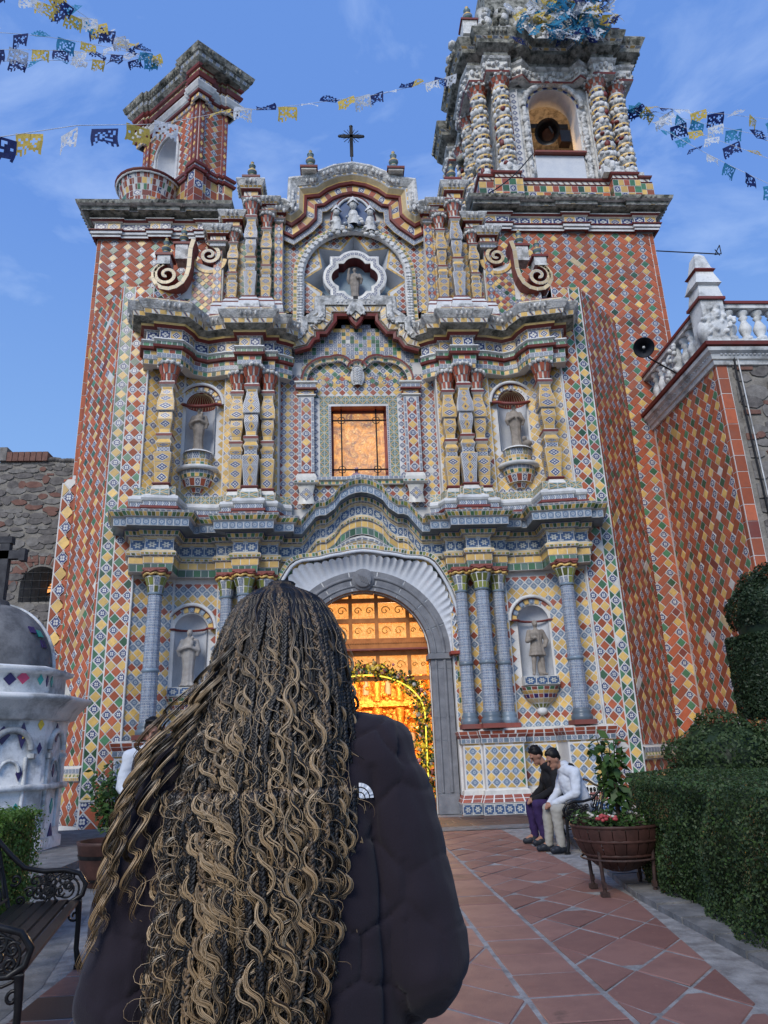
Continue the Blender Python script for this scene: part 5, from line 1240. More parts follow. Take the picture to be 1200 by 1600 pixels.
tu.tube([fA.at(.85, 18.75, .02), fA.at(1.85, 18.75, .02)], .04, 'paint_red', 6)
# corner pilaster ribs
for fr_, Lx in ((fA, LL), (fB, LR)):
    for u in ([.12, .30, LL-.30, LL-.10] if fr_ is fA else [.09, LR-.09]):
        c_0, c_1 = fr_.at(u-.075, 0, .0), fr_.at(u+.075, 0, .06)
        pts = [fr_.at(u-.08, 0, 0), fr_.at(u-.08, 0, .06), fr_.at(u+.08, 0, .06), fr_.at(u+.08, 0, 0)]
        for i in range(3): tu.face([pts[i]+V(0, 0, 18.6), pts[i+1]+V(0, 0, 18.6), pts[i+1]+V(0, 0, 21.2), pts[i]+V(0, 0, 21.2)], 'brick_dark')
        for k in range(10):
            z = 18.75+k*.245; f = Frame(fr_.at(u, 0, .062), fr_.u, (0, 0, 1)); tile_quad(tu, [f.at(0, z-.10), f.at(.06, z), f.at(0, z+.10), f.at(-.06, z)], 'tile_yellow' if k % 2 else 'tile_flower', .003, .005)
ring = [(a_.x, a_.y), (n_.x, n_.y), (c_.x, c_.y), (b_c.x, b_c.y)]
def ring_ress(off1=.0):
    """ring with small stepped corners as in the photo"""
    pts = []; m = len(ring)
    out_ = []
    P_ = [Vector(p) for p in ring]
    for i in range(m):
        p = P_[i]; a = (P_[i-1]-p).normalized(); b = (P_[(i+1) % m]-p).normalized(); k = .13
        out_ += [p+a*2*k-b*0.0, p+a*2*k-b*.07, p+a*.9*k-b*.07, p+a*.9*k-b*.14+a*-.0, p-b*.14-a*.14, p+b*.9*k-a*.14, p+b*.9*k-a*.07, p+b*2*k-a*.07, p+b*2*k]
    return [(q_.x, q_.y) for q_ in out_]
rr_ = ring_ress()
def swr(z, pr_, sp): sweep(tu, [(x, y, z) for x, y in rr_], pr_, sp, None, closed=True)
swr(16.6, [(.02, 0), (.02, 1.04)], [(('brick_dark', 'brick_red', 'tile_yellow', 'brick_dark', 'tile_flower', 'brick_red'), .24, 4)])
swr(17.65, [(.02, 0), (.02, .62), (.08, .64), (.10, .72), (.04, .74), (.04, .84), (.09, .86), (.10, .94), (.02, .98)], [(('brick_red', 'tile_yellow', 'brick_dark', 'tile_flower'), .22, 2), 'paint_red', 'paint_red', 'tile_white', (('tile_bluewhite',), .15, 1), 'paint_red', 'paint_red', 'tile_white'])
swr(21.1, [(.0, 0), (.05, .02), (.05, .15), (.10, .18), (.12, .24), (.08, .26), (.14, .32), (.20, .48), (.20, .52), (.10, .54), (.10, .72), (.14, .74), (.18, .84), (.18, .90), (.12, .92), (.12, 1.06), (.18, 1.12), (.20, 1.2), (.30, 1.34), (.32, 1.46), (.37, 1.50), (.43, 1.72), (.39, 1.78), (.26, 1.80)],
    ['tile_white', (('tile_yellow', 'tile_flower'), .12, 1), 'paint_red', 'paint_red', 'plaster_white', 'plaster_white', 'plaster_white', 'plaster_white', 'paint_red', (('tile_flower', 'tile_yellow_diamond'), .2, 1), 'paint_red', 'paint_red', 'paint_red', 'tile_white', (('tile_cream', 'tile_greenyellow'), .14, 1), 'paint_red', 'paint_red', 'stucco_moss', (('tile_bluewhite', 'stucco_moss'), .12, 1), 'stucco_moss', 'stucco_moss', 'stucco_moss', 'stucco_moss'])
scallops(tu, [(x, y, 21.1) for x, y in rr_+rr_[:1]], .39, 1.62, .12, (.06, .06, .11), 'stucco_moss')
P_ = [Vector(p) for p in ring]; ce = sum(P_, Vector((0, 0)))/4
tu.face([(ce.x+(p.x-ce.x)*1.2, ce.y+(p.y-ce.y)*1.25, 23.1) for p in P_], 'stucco_moss'); tu.face([(ce.x+(p.x-ce.x)*1.3, ce.y+(p.y-ce.y)*1.4, 22.2) for p in P_], 'stucco_moss')
# half drum balcony at left foot
dc = fA.at(1.55, 0, .1)
dc = Vector((-6.30, 18.95, 0))
tiled_mats = ['brick_dark', 'tile_yellow', 'brick_dark', 'brick_red', 'brick_dark', 'tile_flower', 'brick_dark', 'tile_green']
tu.lathe([(.72, 16.6), (.80, 17.65), (.95, 18.2), (1.0, 18.28), (.0, 18.3)], (dc.x, dc.y, 0), 24, 'grout')
for k in range(18):
    for r_i in range(-5, 3):
        a, b = 2*PI*(k+.5*r_i)/18, 2*PI*(k+1+.5*r_i)/18; z0, z1 = 17.68+r_i*.19, 17.68+(r_i+1)*.19; r0, r1 = .81+(.052 if r_i >= 0 else .018)*r_i, .81+(.052 if r_i >= 0 else .018)*(r_i+1)
        tile_quad(tu, [Vector((dc.x+r0*math.cos(a), dc.y+r0*math.sin(a), z0)), Vector((dc.x+r0*math.cos(b), dc.y+r0*math.sin(b), z0)), Vector((dc.x+r1*math.cos(b), dc.y+r1*math.sin(b), z1)), Vector((dc.x+r1*math.cos(a), dc.y+r1*math.sin(a), z1))], tiled_mats[(k*3+r_i*2) % 8])
tu.lathe([(.98, 18.18), (1.02, 18.21), (.98, 18.24)], (dc.x, dc.y, 0), 28, 'plaster_white'); tu.lathe([(.98, 18.25), (1.05, 18.30), (.98, 18.36), (0, 18.36)], (dc.x, dc.y, 0), 28, 'paint_red')
tuo = tu.build('turret_body', leftt)
weave('tu', fB, rect(.18, 18.65, LR-.18, 21.1), .24, .2, .1); weave('tu', fA, rect(.05, 18.65, LL-.05, 21.1), .24, .2, .1, arch_hole(1.35, .52, 18.5, 20.1, .16)); flush_pieces('tu', tuo, 120)
fp = P3(326, 66, 19.2); finial(fp.x, 19.2, 23.1, 1.0, leftt)

# ---- right tower belfry
BX0, BX1, BY = 4.85, 8.75, 18.75; BC = (BX0+BX1)/2
bm = MB()
fBf = Frame((BX0, BY, 0), (1, 0, 0), (0, 0, 1)); LW = BX1-BX0
wall_arch(bm, fBf, 0, LW, 17.2, 23.0, 6.85-BX0, .82, 19.75, 21.74, 'stucco')
bm.face([(BX0, BY, 18), (BX0, BY+3.9, 18), (BX0, BY+3.9, 23), (BX0, BY, 23)], 'stucco'); bm.face([(BX1, BY, 18), (BX1, BY+3.9, 18), (BX1, BY+3.9, 23), (BX1, BY, 23)], 'stucco'); bm.face([(BX0, BY+3.9, 18), (BX1, BY+3.9, 18), (BX1, BY+3.9, 23), (BX0, BY+3.9, 23)], 'stucco'); bm.face([(BX0, BY, 23), (BX1, BY, 23), (BX1, BY+3.9, 23), (BX0, BY+3.9, 23)], 'stucco')
# passage lining (white) and interior
cxw = 6.85; n = 14
outl = [(cxw-.82, 19.75)]+[(cxw-.82*math.cos(PI*i/n), 21.74+.82*math.sin(PI*i/n)) for i in range(n+1)]+[(cxw+.82, 19.75)]
for a, b in zip(outl, outl[1:]+outl[:1]): bm.face([(a[0], BY, a[1]), (b[0], BY, b[1]), (b[0], BY+.7, b[1]), (a[0], BY+.7, a[1])], 'plaster_clean')
bm.face([(cxw-1.5, BY+3.0, 19), (cxw+1.5, BY+3.0, 19), (cxw+1.5, BY+3.0, 22.8), (cxw-1.5, BY+3.0, 22.8)], 'plaster_clean')
bm.face([(BX0, BY, 19.6), (BX1, BY, 19.6), (BX1, BY+3.9, 19.6), (BX0, BY+3.9, 19.6)], 'wood_warm')
bwall = bm.build('belfry_wall', rightt)
bd = MB()
bd.box((cxw, BY-.03, 19.1), (1.62, .06, 1.15), 'plaster_clean'); bd.box((cxw+.02, BY-.10, 19.74), (1.72, .2, .07), 'brick_dark')
# base band
bp = [(BX0-.75, BY+1.6), (BX0-.75, BY-.35), (BX0-.28, BY-.35), (BX0-.28, BY-.5), (BX0+.42, BY-.5), (BX0+.42, BY-.2), (BX1-.42, BY-.2), (BX1-.42, BY-.5), (BX1+.28, BY-.5), (BX1+.28, BY-.35), (BX1+.75, BY-.35), (BX1+.75, BY+2.5)]
sweep(bd, [(x, y, 17.25) for x, y in bp], [(.10, 0), (.10, .74)], [(('tile_flower', 'tile_yellow', 'brick_red', 'tile_green'), .24, 3)])
sweep(bd, [(x, y, 18.0) for x, y in bp], [(.10, 0), (.10, .24), (.06, .26), (.10, .30), (.04, .32), (.04, .46), (.10, .48), (.12, .54), (-.5, .56)], [(('tile_green', 'tile_yellow', 'tile_red'), .2, 1), 'tile_white', 'paint_red', 'tile_white', (('tile_diagonal',), .2, 1), 'paint_red', 'paint_red', 'stucco'])
# arch ornament around opening
def lumps(mb, pts, n_per, rad, mats, jit=.04, depth=.05):
    for a, b in zip(pts[:-1], pts[1:]):
        a, b = Vector(a), Vector(b); k = max(1, int((b-a).length*n_per))
        for i in range(k):
            p = a.lerp(b, (i+random.random())/k)+Vector((random.uniform(-jit, jit), -random.uniform(0, depth), random.uniform(-jit, jit)))
            r_ = rad*random.uniform(.6, 1.25); mb.sphere(p, (r_, r_*.8, r_*random.uniform(.8, 1.5)), random.choice(mats), 7, 5)
arcb = [(cxw-1.0*math.cos(PI*i/16), BY-.05, 21.74+1.0*math.sin(PI*i/16)) for i in range(17)]
bd.tube(arcb, .10, 'stucco', 8); lumps(bd, arcb, 16, .07, ['stucco'], .07)
lumps(bd, [(cxw-.98, BY-.06, 18.6), (cxw-.98, BY-.06, 21.4)], 16, .08, ['stucco'], .05); lumps(bd, [(cxw+.98, BY-.06, 18.6), (cxw+.98, BY-.06, 21.4)], 16, .08, ['stucco'], .05)
bd.tube([(cxw-.98, BY-.05, 18.6), (cxw-.98, BY-.05, 21.7)], .08, 'stucco', 7); bd.tube([(cxw+.98, BY-.05, 18.6), (cxw+.98, BY-.05, 21.4)], .08, 'stucco', 7)
for k in range(15):
    a, b = PI*k/15, PI*(k+1)/15; rr = (.83, .91); q_ = [Vector((cxw-math.cos(t)*r_, BY-.02, 21.74+math.sin(t)*r_)) for t, r_ in ((a, rr[0]), (b, rr[0]), (b, rr[1]), (a, rr[1]))]
    tile_quad(bd, q_[::-1], 'tile_cream' if k % 2 else 'tile_navy')
# keystone scroll
for s_ in (-1, 1): bd.tube([(cxw+s_*(.02+x), BY-.16, 22.80+z) for x, z in spiral(.15, 0, .15, 1.4, 1, 22, PI)], .035, 'plaster_white', 6)
bd.sphere((cxw, BY-.12, 22.76), (.12, .06, .09), 'paint_red', 8, 6)
# blue lattice strips
for x in (cxw-1.33, cxw+1.33):
    bd.box((x, BY-.05, 20.3), (.24, .12, 4.0), 'grout'); f = Frame((x-.12, BY-.115, 18.4), (1, 0, 0), (0, 0, 1))
    for k in range(16): tile_quad(bd, [f.at(.12, k*.24), f.at(.23, k*.24+.12), f.at(.12, k*.24+.24), f.at(.01, k*.24+.12)], 'tile_flower', .003, .005)
    for s_ in (-.125, .125): bd.tube([(x+s_, BY-.12, 18.4), (x+s_, BY-.12, 22.4)], .016, 'paint_red' if s_*(x-cxw) > 0 else 'plaster_white', 5)
bd.build('belfry_ornament', rightt)
def solomonic(x, y, z0, z1, r, parent, bands=8):
    mb = MB(); H = z1-z0; zc = z1-.42; zs0 = z0+.35; h = (zc-zs0)/bands
    mb.box((x, y, z0+.12), (r*2.7, r*2.7, .24), 'stucco'); mb.lathe([(r*1.25, z0+.24), (r*1.3, z0+.3), (r*.9, z0+.36)], (x, y, 0), 14, 'stucco')
    for k in range(5): 
        a = 2*PI*k/5+PI/4; mb.sphere((x+r*1.2*math.cos(a), y+r*1.2*math.sin(a), z0+.2), (.12, .12, .17), 'stucco', 8, 6)
    for b in range(bands):
        zb = zs0+b*h; tilt = .05
        prof_ = [(r*.80, zb), (r*.98, zb+h*.16), (r*1.02, zb+h*.4), (r*.85, zb+h*.66)]
        mb.lathe(prof_, (x, y, 0), 16, 'stucco')
        for k in range(9):
            a = 2*PI*(k+.3*b)/9; mb.sphere((x+r*.90*math.cos(a), y+r*.90*math.sin(a), zb+h*random.uniform(.15, .5)), (random.uniform(.07, .11), random.uniform(.07, .11), h*random.uniform(.16, .34)), 'stucco_white' if random.random() > .12 else 'paint_red', 8, 6)
        # yellow ring with dark checker
        for k in range(14):
            a, c = 2*PI*k/14, 2*PI*(k+1)/14
            for (ra, rb, za, zb_, m_) in ((r*1.0, r*1.14, zb+h*.62, zb+h*.74, 'tile_yellow' if k % 2 else 'tile_navy'), (r*1.14, r*1.12, zb+h*.74, zb+h*.93, 'tile_yellow')):
                s1, s2 = tilt*math.sin(a+1), tilt*math.sin(c+1)
                q_ = [Vector((x+ra*math.cos(a), y+ra*math.sin(a), za+s1)), Vector((x+ra*math.cos(c), y+ra*math.sin(c), za+s2)), Vector((x+rb*math.cos(c), y+rb*math.sin(c), zb_+s2)), Vector((x+rb*math.cos(a), y+rb*math.sin(a), zb_+s1))]
                mb.face(q_, 'grout'); tile_quad(mb, q_, m_, .004, .003)
    mb.lathe([(r*.9, zc-.05), (r*1.05, zc), (r*.95, zc+.06)], (x, y, 0), 16, 'plaster_white')
    petal_cap(mb, (x, y), zc+.04, z1-.08, r*.95, r*1.35)
    return mb.build('twisted_column', parent)
for (x, y) in ((4.38, BY+.15), (5.05, BY-.25), (8.35, BY-.25), (9.10, BY+.0), (9.15, BY+1.3), (4.30, BY+1.4), (4.30, BY+2.7), (4.75, BY+3.6)):
    solomonic(x, y, 18.55, 22.62, .25, rightt)
# tower entablature + upper stage
ue = MB()
U = [(BX0-.95, BY+4.4), (BX0-.95, BY+3.3), (BX0-.6, BY+3.3), (BX0-.6, BY+1.8), (BX0-.85, BY+1.8), (BX0-.85, BY+.3), (BX0-.75, BY-.15), (BX0-.25, BY-.15), (BX0-.25, BY-.55), (BX0+.45, BY-.55), (BX0+.55, BY-.2), (BX0+.95, BY-.42), (BX0+1.25, BY-.15), (BX1-1.15, BY-.15), (BX1-.95, BY-.42), (BX1-.55, BY-.2), (BX1-.5, BY-.55), (BX1+.15, BY-.55), (BX1+.2, BY-.2), (BX1+.5, BY-.3), (BX1+.85, BY-.3), (BX1+.85, BY+4.4)]
sweep(ue, [(x, y, 22.62) for x, y in U], [(-.25, 0), (.04, .01), (.06, .08), (.02, .1), (.02, .50), (.10, .55), (.14, .62), (.06, .66), (.06, .85), (.12, .88), (.30, 1.0), (.32, 1.14), (.38, 1.2), (.50, 1.45), (.44, 1.55), (.2, 1.57), (-.6, 1.6)], ['stucco', 'paint_red', 'paint_red', 'tile_white', 'stucco', 'stucco', 'paint_red', 'stucco_moss', 'stucco_moss', 'stucco_moss', 'stucco_moss', (('tile_yellow', 'tile_bluewhite', 'tile_diagonal'), .2, 1), 'stucco_moss', 'stucco_moss', 'stucco_moss', 'stucco_moss'])
upth = [(x, y, 22.62) for x, y in U]
scallops(ue, upth, .46, 1.35, .14, (.06, .06, .1), 'stucco_moss')
for a, b in zip(upth[:-1], upth[1:]):
    a, b = Vector(a), Vector(b); L = (b-a).length; h = b-a; o = Vector((h.y, -h.x, 0)).normalized()
    for k in range(int(L/.13)):
        p = a.lerp(b, (k+.5)/max(1, int(L/.13)))+o*.05+V(0, 0, random.uniform(.15, .45)); ue.sphere(p, (.09, .07, random.uniform(.06, .14)), 'stucco', 7, 5)
        p = a.lerp(b, (k+.5)/max(1, int(L/.13)))+o*.06+V(0, 0, random.uniform(.15, .45)); ue.sphere(p, (.05, .09, .05), 'plaster_white', 6, 4)
ue.build('entablature', rightt)
us = MB(); cz = 23.9
us.box((BC+.05, BY+2.1, 26.0), (3.7, 3.7, 4.4), 'stucco_moss')
us.box((BC+.05, BY+.22, 24.8), (1.2, .2, 1.7), 'grout')
f = Frame((BC-.5, BY+.11, 23.95), (1, 0, 0), (0, 0, 1))
for i in range(4):
    for j in range(6): tile_quad(us, [f.at(.15+i*.25, j*.28), f.at(.27+i*.25, j*.28+.14), f.at(.15+i*.25, j*.28+.28), f.at(.03+i*.25, j*.28+.14)], ['tile_yellow', 'tile_red', 'tile_flower'][(i+j) % 3])
for x in np.linspace(BC-1.9, BC+2.0, 7): 
    us.lathe([(.22, 24.0), (.28, 24.4), (.16, 24.8), (.26, 25.3), (.15, 25.8), (.3, 26.3)], (x, BY+.25, 0), 10, 'stucco'); lumps(us, [(x, BY+.05, 24.0), (x, BY+.05, 26.3)], 9, .13, ['stucco', 'stucco_moss'], .12)
for k in range(5):
    lumps(us, [(BC-2.0, BY+.2+k*.0, 24.1+k*.55), (BC+2.0, BY+.2, 24.1+k*.55)], 7, .12, ['stucco', 'stucco_moss', 'stucco'], .2)
for k in range(60): us.sphere((BX0-.5+random.uniform(-.15, .15), BY+random.uniform(0, 4), random.uniform(18.6, 26)), (.12, .16, random.uniform(.1, .2)), random.choice(['stucco', 'stucco_moss']), 7, 5)
for k in range(70): us.sphere((BX0-.62+random.uniform(-.2, .2), BY+random.uniform(1.5, 4.2), random.uniform(18.5, 27)), (.17, .2, random.uniform(.1, .25)), random.choice(['stucco', 'stucco_moss']), 7, 5)
us.build('ornament', rightt, kind='stuff')
for (px, py, Y) in ((733, 32, 18.3), (953, 48, 18.3)):
    p = P3(px, py, Y); rplate(p.x, Y+.2, p.z-.02, .6, rightt); finial(p.x, Y+.2, p.z, 1.15, rightt)
    m = MB(); m.box((p.x, Y+.2, p.z-.35), (.5, .5, .6), 'stucco'); m.build('finial_base', rightt)
# bell
bell = thing('bell', 'greenish copper bell hanging in the arched opening of the right tower, mouth towards the viewer', 'bell', (6.85, 19.2, 21.0))
mb = MB(); Mb = Matrix.Translation((6.75, 19.2, 21.15)) @ Vector((.25, .62, .45)).to_track_quat('Z', 'Y').to_matrix().to_4x4()
lm = MB(); lm.lathe([(.42, -.25), (.37, -.18), (.29, 0), (.25, .2), (.22, .32), (.1, .38), (0, .4)], (0, 0, 0), 24, 'copper_bell'); lm.lathe([(.42, -.25), (.34, -.2), (.26, 0), (.2, .3)], (0, 0, 0), 24, 'iron_black'); mb.add(lm, Mb); mb.build('bell_body', bell, True)
mb = MB(); mb.box((6.85, 19.45, 21.6), (1.4, .2, .2), 'iron_black'); mb.box((7.3, 19.2, 20.9), (.35, .3, .5), 'iron_black'); mb.tube([(6.72, 18.9, 21.1), (6.75, 18.75, 20.7)], .04, 'iron_black', 6); mb.build('headstock', bell)
mb = MB(); mb.lathe([(.33, 20.0), (.27, 20.15), (.2, 20.5), (.18, 20.65), (0, 20.75)], (7.05, 20.3, 0), 20, 'tile_gold')
b2o = mb.build('small_bell', None, True); tag(b2o, 'small golden lit bell standing low inside the tower opening behind the big bell', 'bell')
lp = bpy.data.lights.new('belfry_lamp', 'POINT'); lp.energy = 35; lp.color = (1, .6, .25); lp.shadow_soft_size = .2; lo = bpy.data.objects.new('belfry_lamp', lp); lo.location = (6.9, 19.9, 20.6); col.objects.link(lo)
# speaker cable from the belfry to the gable
mb = MB(); a, b = P3(833, 240, 18.2), P3(764, 302, 17.5); mb.tube([a.lerp(b, i/10)+V(0, 0, -.15*math.sin(PI*i/10)) for i in range(11)], .02, 'iron_black', 5)
tag(mb.build('cable'), 'black cable running from the belfry opening down to the church gable', 'cable')
# cross on the gable
cr_ = thing('cross', 'ornate iron cross with rays standing on top of the church gable', 'cross', (0, 17.1, 17.4))
mb = MB(); zb_ = P(549, 256, 17.1)[1]; zt = P(548, 199, 17.1)[1]; zm = P(548, 213, 17.1)[1]
mb.tube([(0, 17.1, zb_-.15), (0, 17.1, zb_+.5)], .022, 'iron_black', 6)
mb.box((0, 17.1, (zm+zb_)/2+.15), (.10, .04, (zm-zb_)*.75), 'iron_black'); mb.box((0, 17.1, (zm+zt)/2), (.10, .04, zt-zm), 'iron_black'); mb.box((0, 17.1, zm), (.62, .04, .10), 'iron_black')
for (x, z) in ((-.34, zm), (.34, zm), (0, zt+.03)): mb.sphere((x, 17.1, z), (.06, .03, .06), 'iron_black', 6, 4)
mb.build('cross_body', cr_)
mb = MB()
for k in range(8):
    a = PI/8+k*PI/4+.02; mb.tube([(.08*math.cos(a), 17.1, zm+.08*math.sin(a)), (.27*math.cos(a), 17.1, zm+.27*math.sin(a))], .009, 'iron_black', 4)
for k in range(4):
    a = PI/4+k*PI/2; mb.tube([(.05*math.cos(a), 17.1, zm+.05*math.sin(a)), (.30*math.cos(a), 17.1, zm+.30*math.sin(a))], .012, 'iron_black', 4)
mb.build('rays', cr_)

# ================================================================== DOORWAY
AZD, RI, RO_ = 3.52, 1.54, 2.02
SY = 17.28
def vous(name, pts2, y0, y1, mat, parent):
    m = MB(); m.prism([(x, y1, z) for x, z in pts2], (0, y0-y1, 0), None, mat); return m.build(name, parent)
sf = thing('door_surround', 'grey stone door arch with a round carved keystone medallion framed by a white fluted shell', 'door surround', (0, 17.3, 0))
NVOU = 9
for k in range(NVOU):
    a, b = PI*k/NVOU+.008, PI*(k+1)/NVOU-.008; n = 6
    pts = [(RI*math.cos(a+(b-a)*i/n), AZD+RI*math.sin(a+(b-a)*i/n)) for i in range(n+1)]+[(RO_*math.cos(b+(a-b)*i/n), AZD+RO_*math.sin(b+(a-b)*i/n)) for i in range(n+1)]
    vous('stone', pts, SY-.02-random.uniform(0, .008), 17.75, 'grey_stone', sf)
for sgn in (-1, 1):
    for (z0, z1) in ((0, .42), (.43, 1.55), (1.56, 2.05), (2.06, 3.15), (3.16, 3.38)):
        x0, x1 = sorted((RI*sgn, (RO_+.0)*sgn)); vous('stone', [(x0, z0), (x1, z0), (x1, z1), (x0, z1)][::1], SY-.02, 17.75, 'grey_stone', sf)
    x0, x1 = sorted(((RI-.06)*sgn, (RO_+.05)*sgn)); vous('impost', [(x0, 3.385), (x1, 3.385), (x1, 3.51), (x0, 3.51)], SY-.08, 17.75, 'grey_stone', sf)
m = MB()
m.grid([[(r_*math.cos(PI*i/48), SY-.006, AZD+r_*math.sin(PI*i/48)) for i in range(49)] for r_ in (RI+.01, RO_-.01)], 'plaster_white')
for sgn in (-1, 1): m.face([((RI+.01)*sgn, SY-.006, 0), ((RO_-.01)*sgn, SY-.006, 0), ((RO_-.01)*sgn, SY-.006, 3.5), ((RI+.01)*sgn, SY-.006, 3.5)], 'plaster_white')
m.build('mortar_joint', sf)
m = MB()
for r_, w_ in ((1.66, .03), (1.86, .045)):
    m.tube([(r_*math.cos(PI*i/40), SY-.02, AZD+r_*math.sin(PI*i/40)) for i in range(41)], w_, 'grey_stone', 6, False)
for sgn in (-1, 1): m.tube([(1.66*sgn, SY-.02, .45), (1.66*sgn, SY-.02, 3.36)], .03, 'grey_stone', 6); m.tube([(1.86*sgn, SY-.02, .45), (1.86*sgn, SY-.02, 3.36)], .04, 'grey_stone', 6)
m.build('arch_moulding', sf)
m = MB(); zc_ = AZD+1.80
m.lathe([(0, .10), (.18, .10), (.205, .08), (.205, .05), (.26, .05), (.28, 0)], (0, 0, 0), 24, 'grey_stone')
mm = MB(); mm.add(m, Matrix.Translation((0, SY-.02, zc_)) @ Matrix.Rotation(R(90), 4, 'X'))
for k in range(5): mm.tube([(-.12+.05*k, SY-.13, zc_+.12-.02*k), (-.04+.05*k, SY-.13, zc_-.06-.02*k)], .012, 'grey_stone', 5)
mm.build('medallion', sf)
def rout(t):       # outer outline of the fluted shell, t in degrees 0..90
    ks = [(0, 2.20), (15, 2.26), (30, 2.40), (44, 2.56), (52, 2.66), (56, 2.64), (65, 2.45), (78, 2.38), (90, 2.40)]
    for (a, ra), (b, rb) in zip(ks[:-1], ks[1:]):
        if a <= t <= b: return ra+(rb-ra)*(t-a)/(b-a)
    return 2.4
sh = MB(); NF = 44; SUB = 8; rows = []
for i in range(NF*SUB+1):
    th = 180*i/(NF*SUB); tt = th if th <= 90 else 180-th; ro = rout(tt); ph = abs(math.sin(PI*i/SUB)); row = []
    for j in range(7):
        s_ = j/6; r_ = (RO_-.0)+(ro-.06*(1-ph)-RO_)*s_
        y_ = 17.27-.20*s_**1.5-.055*(ph**.7)*(-1)*(.4+.6*s_)*(-1)+.07*ph*(.3+.7*s_)*1.0-.0
        row.append((r_*math.cos(R(th)), y_, AZD+r_*math.sin(R(th))))
    rows.append(row)
sh.grid(rows, 'plaster_clean'); so3 = sh.build('shell', sf, True)
m = MB(); edge = [((rout(t if t <= 90 else 180-t)+.07)*math.cos(R(t)), 17.06, AZD+(rout(t if t <= 90 else 180-t)+.07)*math.sin(R(t))) for t in range(0, 181, 3)]
m.tube(edge, .045, 'plaster_clean', 6, False); edge2 = [(x*1.045, 17.08, AZD+(z-AZD)*1.045) for x, y, z in edge]
sweep(m, edge2[::-1], [(0, -.05), (.03, -.04), (.03, .06), (0, .07)], ['tile_white', (('tile_greenyellow', 'tile_yellow', 'tile_green'), .09, 1), 'tile_white'], 'plane')
for sgn in (-1, 1):     # green-yellow tiled jambs
    x = 2.06; a, b = (x, 17.26), (2.22, 16.95)
    if sgn > 0: f = Frame((a[0], a[1], 0), (b[0]-a[0], b[1]-a[1], 0), (0, 0, 1))
    else: f = Frame((-b[0], b[1], 0), (b[0]-a[0], a[1]-b[1], 0), (0, 0, 1))
    L = math.hypot(b[0]-a[0], b[1]-a[1]); m.face([f.at(*p) for p in rect(0, .3, L, 3.45)], 'grout')
    for i in range(3):
        for j in range(26):
            tile_quad(m, [f.at(i*L/3, .35+j*.118), f.at((i+1)*L/3, .35+j*.118), f.at((i+1)*L/3, .35+(j+1)*.118), f.at(i*L/3, .35+(j+1)*.118)], ['tile_greenyellow', 'tile_green', 'tile_yellow', 'tile_greenyellow', 'tile_cream'][(i+2*j+int(random.random()*2)) % 5], .005, .006)
    m.box((2.14*sgn, 17.08, 3.48), (.34, .42, .07), 'shell_red')
m.build('tiled_jamb', sf)
# red diamond spandrels beside the shell
for sgn in (-1, 1):
    f = Frame((1.6 if sgn > 0 else -2.04, 17.21, 0), (1, 0, 0), (0, 0, 1))
    diamonds('sp', f, rect(0, 3.6, .44, 5.35), .2, lambda i, j: 'tile_rosette' if j % 2 else 'brick_red', lambda u, v, s_=sgn, f=f: math.hypot(f.o.x+u, v-AZD) < rout(min(90, max(0, math.degrees(math.atan2(v-AZD, abs(f.o.x+u))))))+.1)
flush_pieces('sp', sf, 60)
# wooden tympanum with glowing alabaster panels
dr = thing('door_panelling', 'warm wooden panelling with glowing carved amber panels filling the top of the doorway', 'door', (0, 17.9, 3.4))
wd = MB(); YD_ = 17.86
zt_rows = [(4.98, 5.4), (4.48, 4.86), (3.98, 4.36)]; cols_ = [(-1.50, -1.13), (-1.04, -.36), (-.28, .28), (.36, 1.04), (1.13, 1.50)]
for z in (4.92, 4.42, 3.93, 3.62): wd.box((0, YD_, z), (3.3, .10, .11), 'wood_warm')
wd.box((0, YD_-.08, 3.78), (3.3, .22, .16), 'wood_warm'); wd.box((0, YD_-.12, 3.70), (3.3, .22, .04), 'brick_dark')
for x in (-1.085, -.32, .32, 1.085): wd.box((x, YD_, 4.6), (.09, .11, 1.7), 'wood_warm'); wd.box((x, YD_, 3.35), (.09, .11, .7), 'wood_warm')
for k in range(50): wd.box((-1.5+k*.061, YD_-.20, 3.86), (.03, .03, .04), 'wood_warm')
wd.box((0, YD_, 3.02), (3.3, .10, .10), 'wood_warm')
wd.build('frame', dr)
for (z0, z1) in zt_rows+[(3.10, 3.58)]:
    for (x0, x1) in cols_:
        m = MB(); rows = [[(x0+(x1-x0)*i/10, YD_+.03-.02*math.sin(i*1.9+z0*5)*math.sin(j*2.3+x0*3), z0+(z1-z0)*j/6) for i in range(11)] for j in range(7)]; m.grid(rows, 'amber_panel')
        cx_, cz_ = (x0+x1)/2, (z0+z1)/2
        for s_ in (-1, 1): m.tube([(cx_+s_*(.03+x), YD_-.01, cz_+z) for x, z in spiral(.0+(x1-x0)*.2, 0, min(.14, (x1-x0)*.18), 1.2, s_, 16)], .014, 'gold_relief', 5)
        m.build('panel', dr)
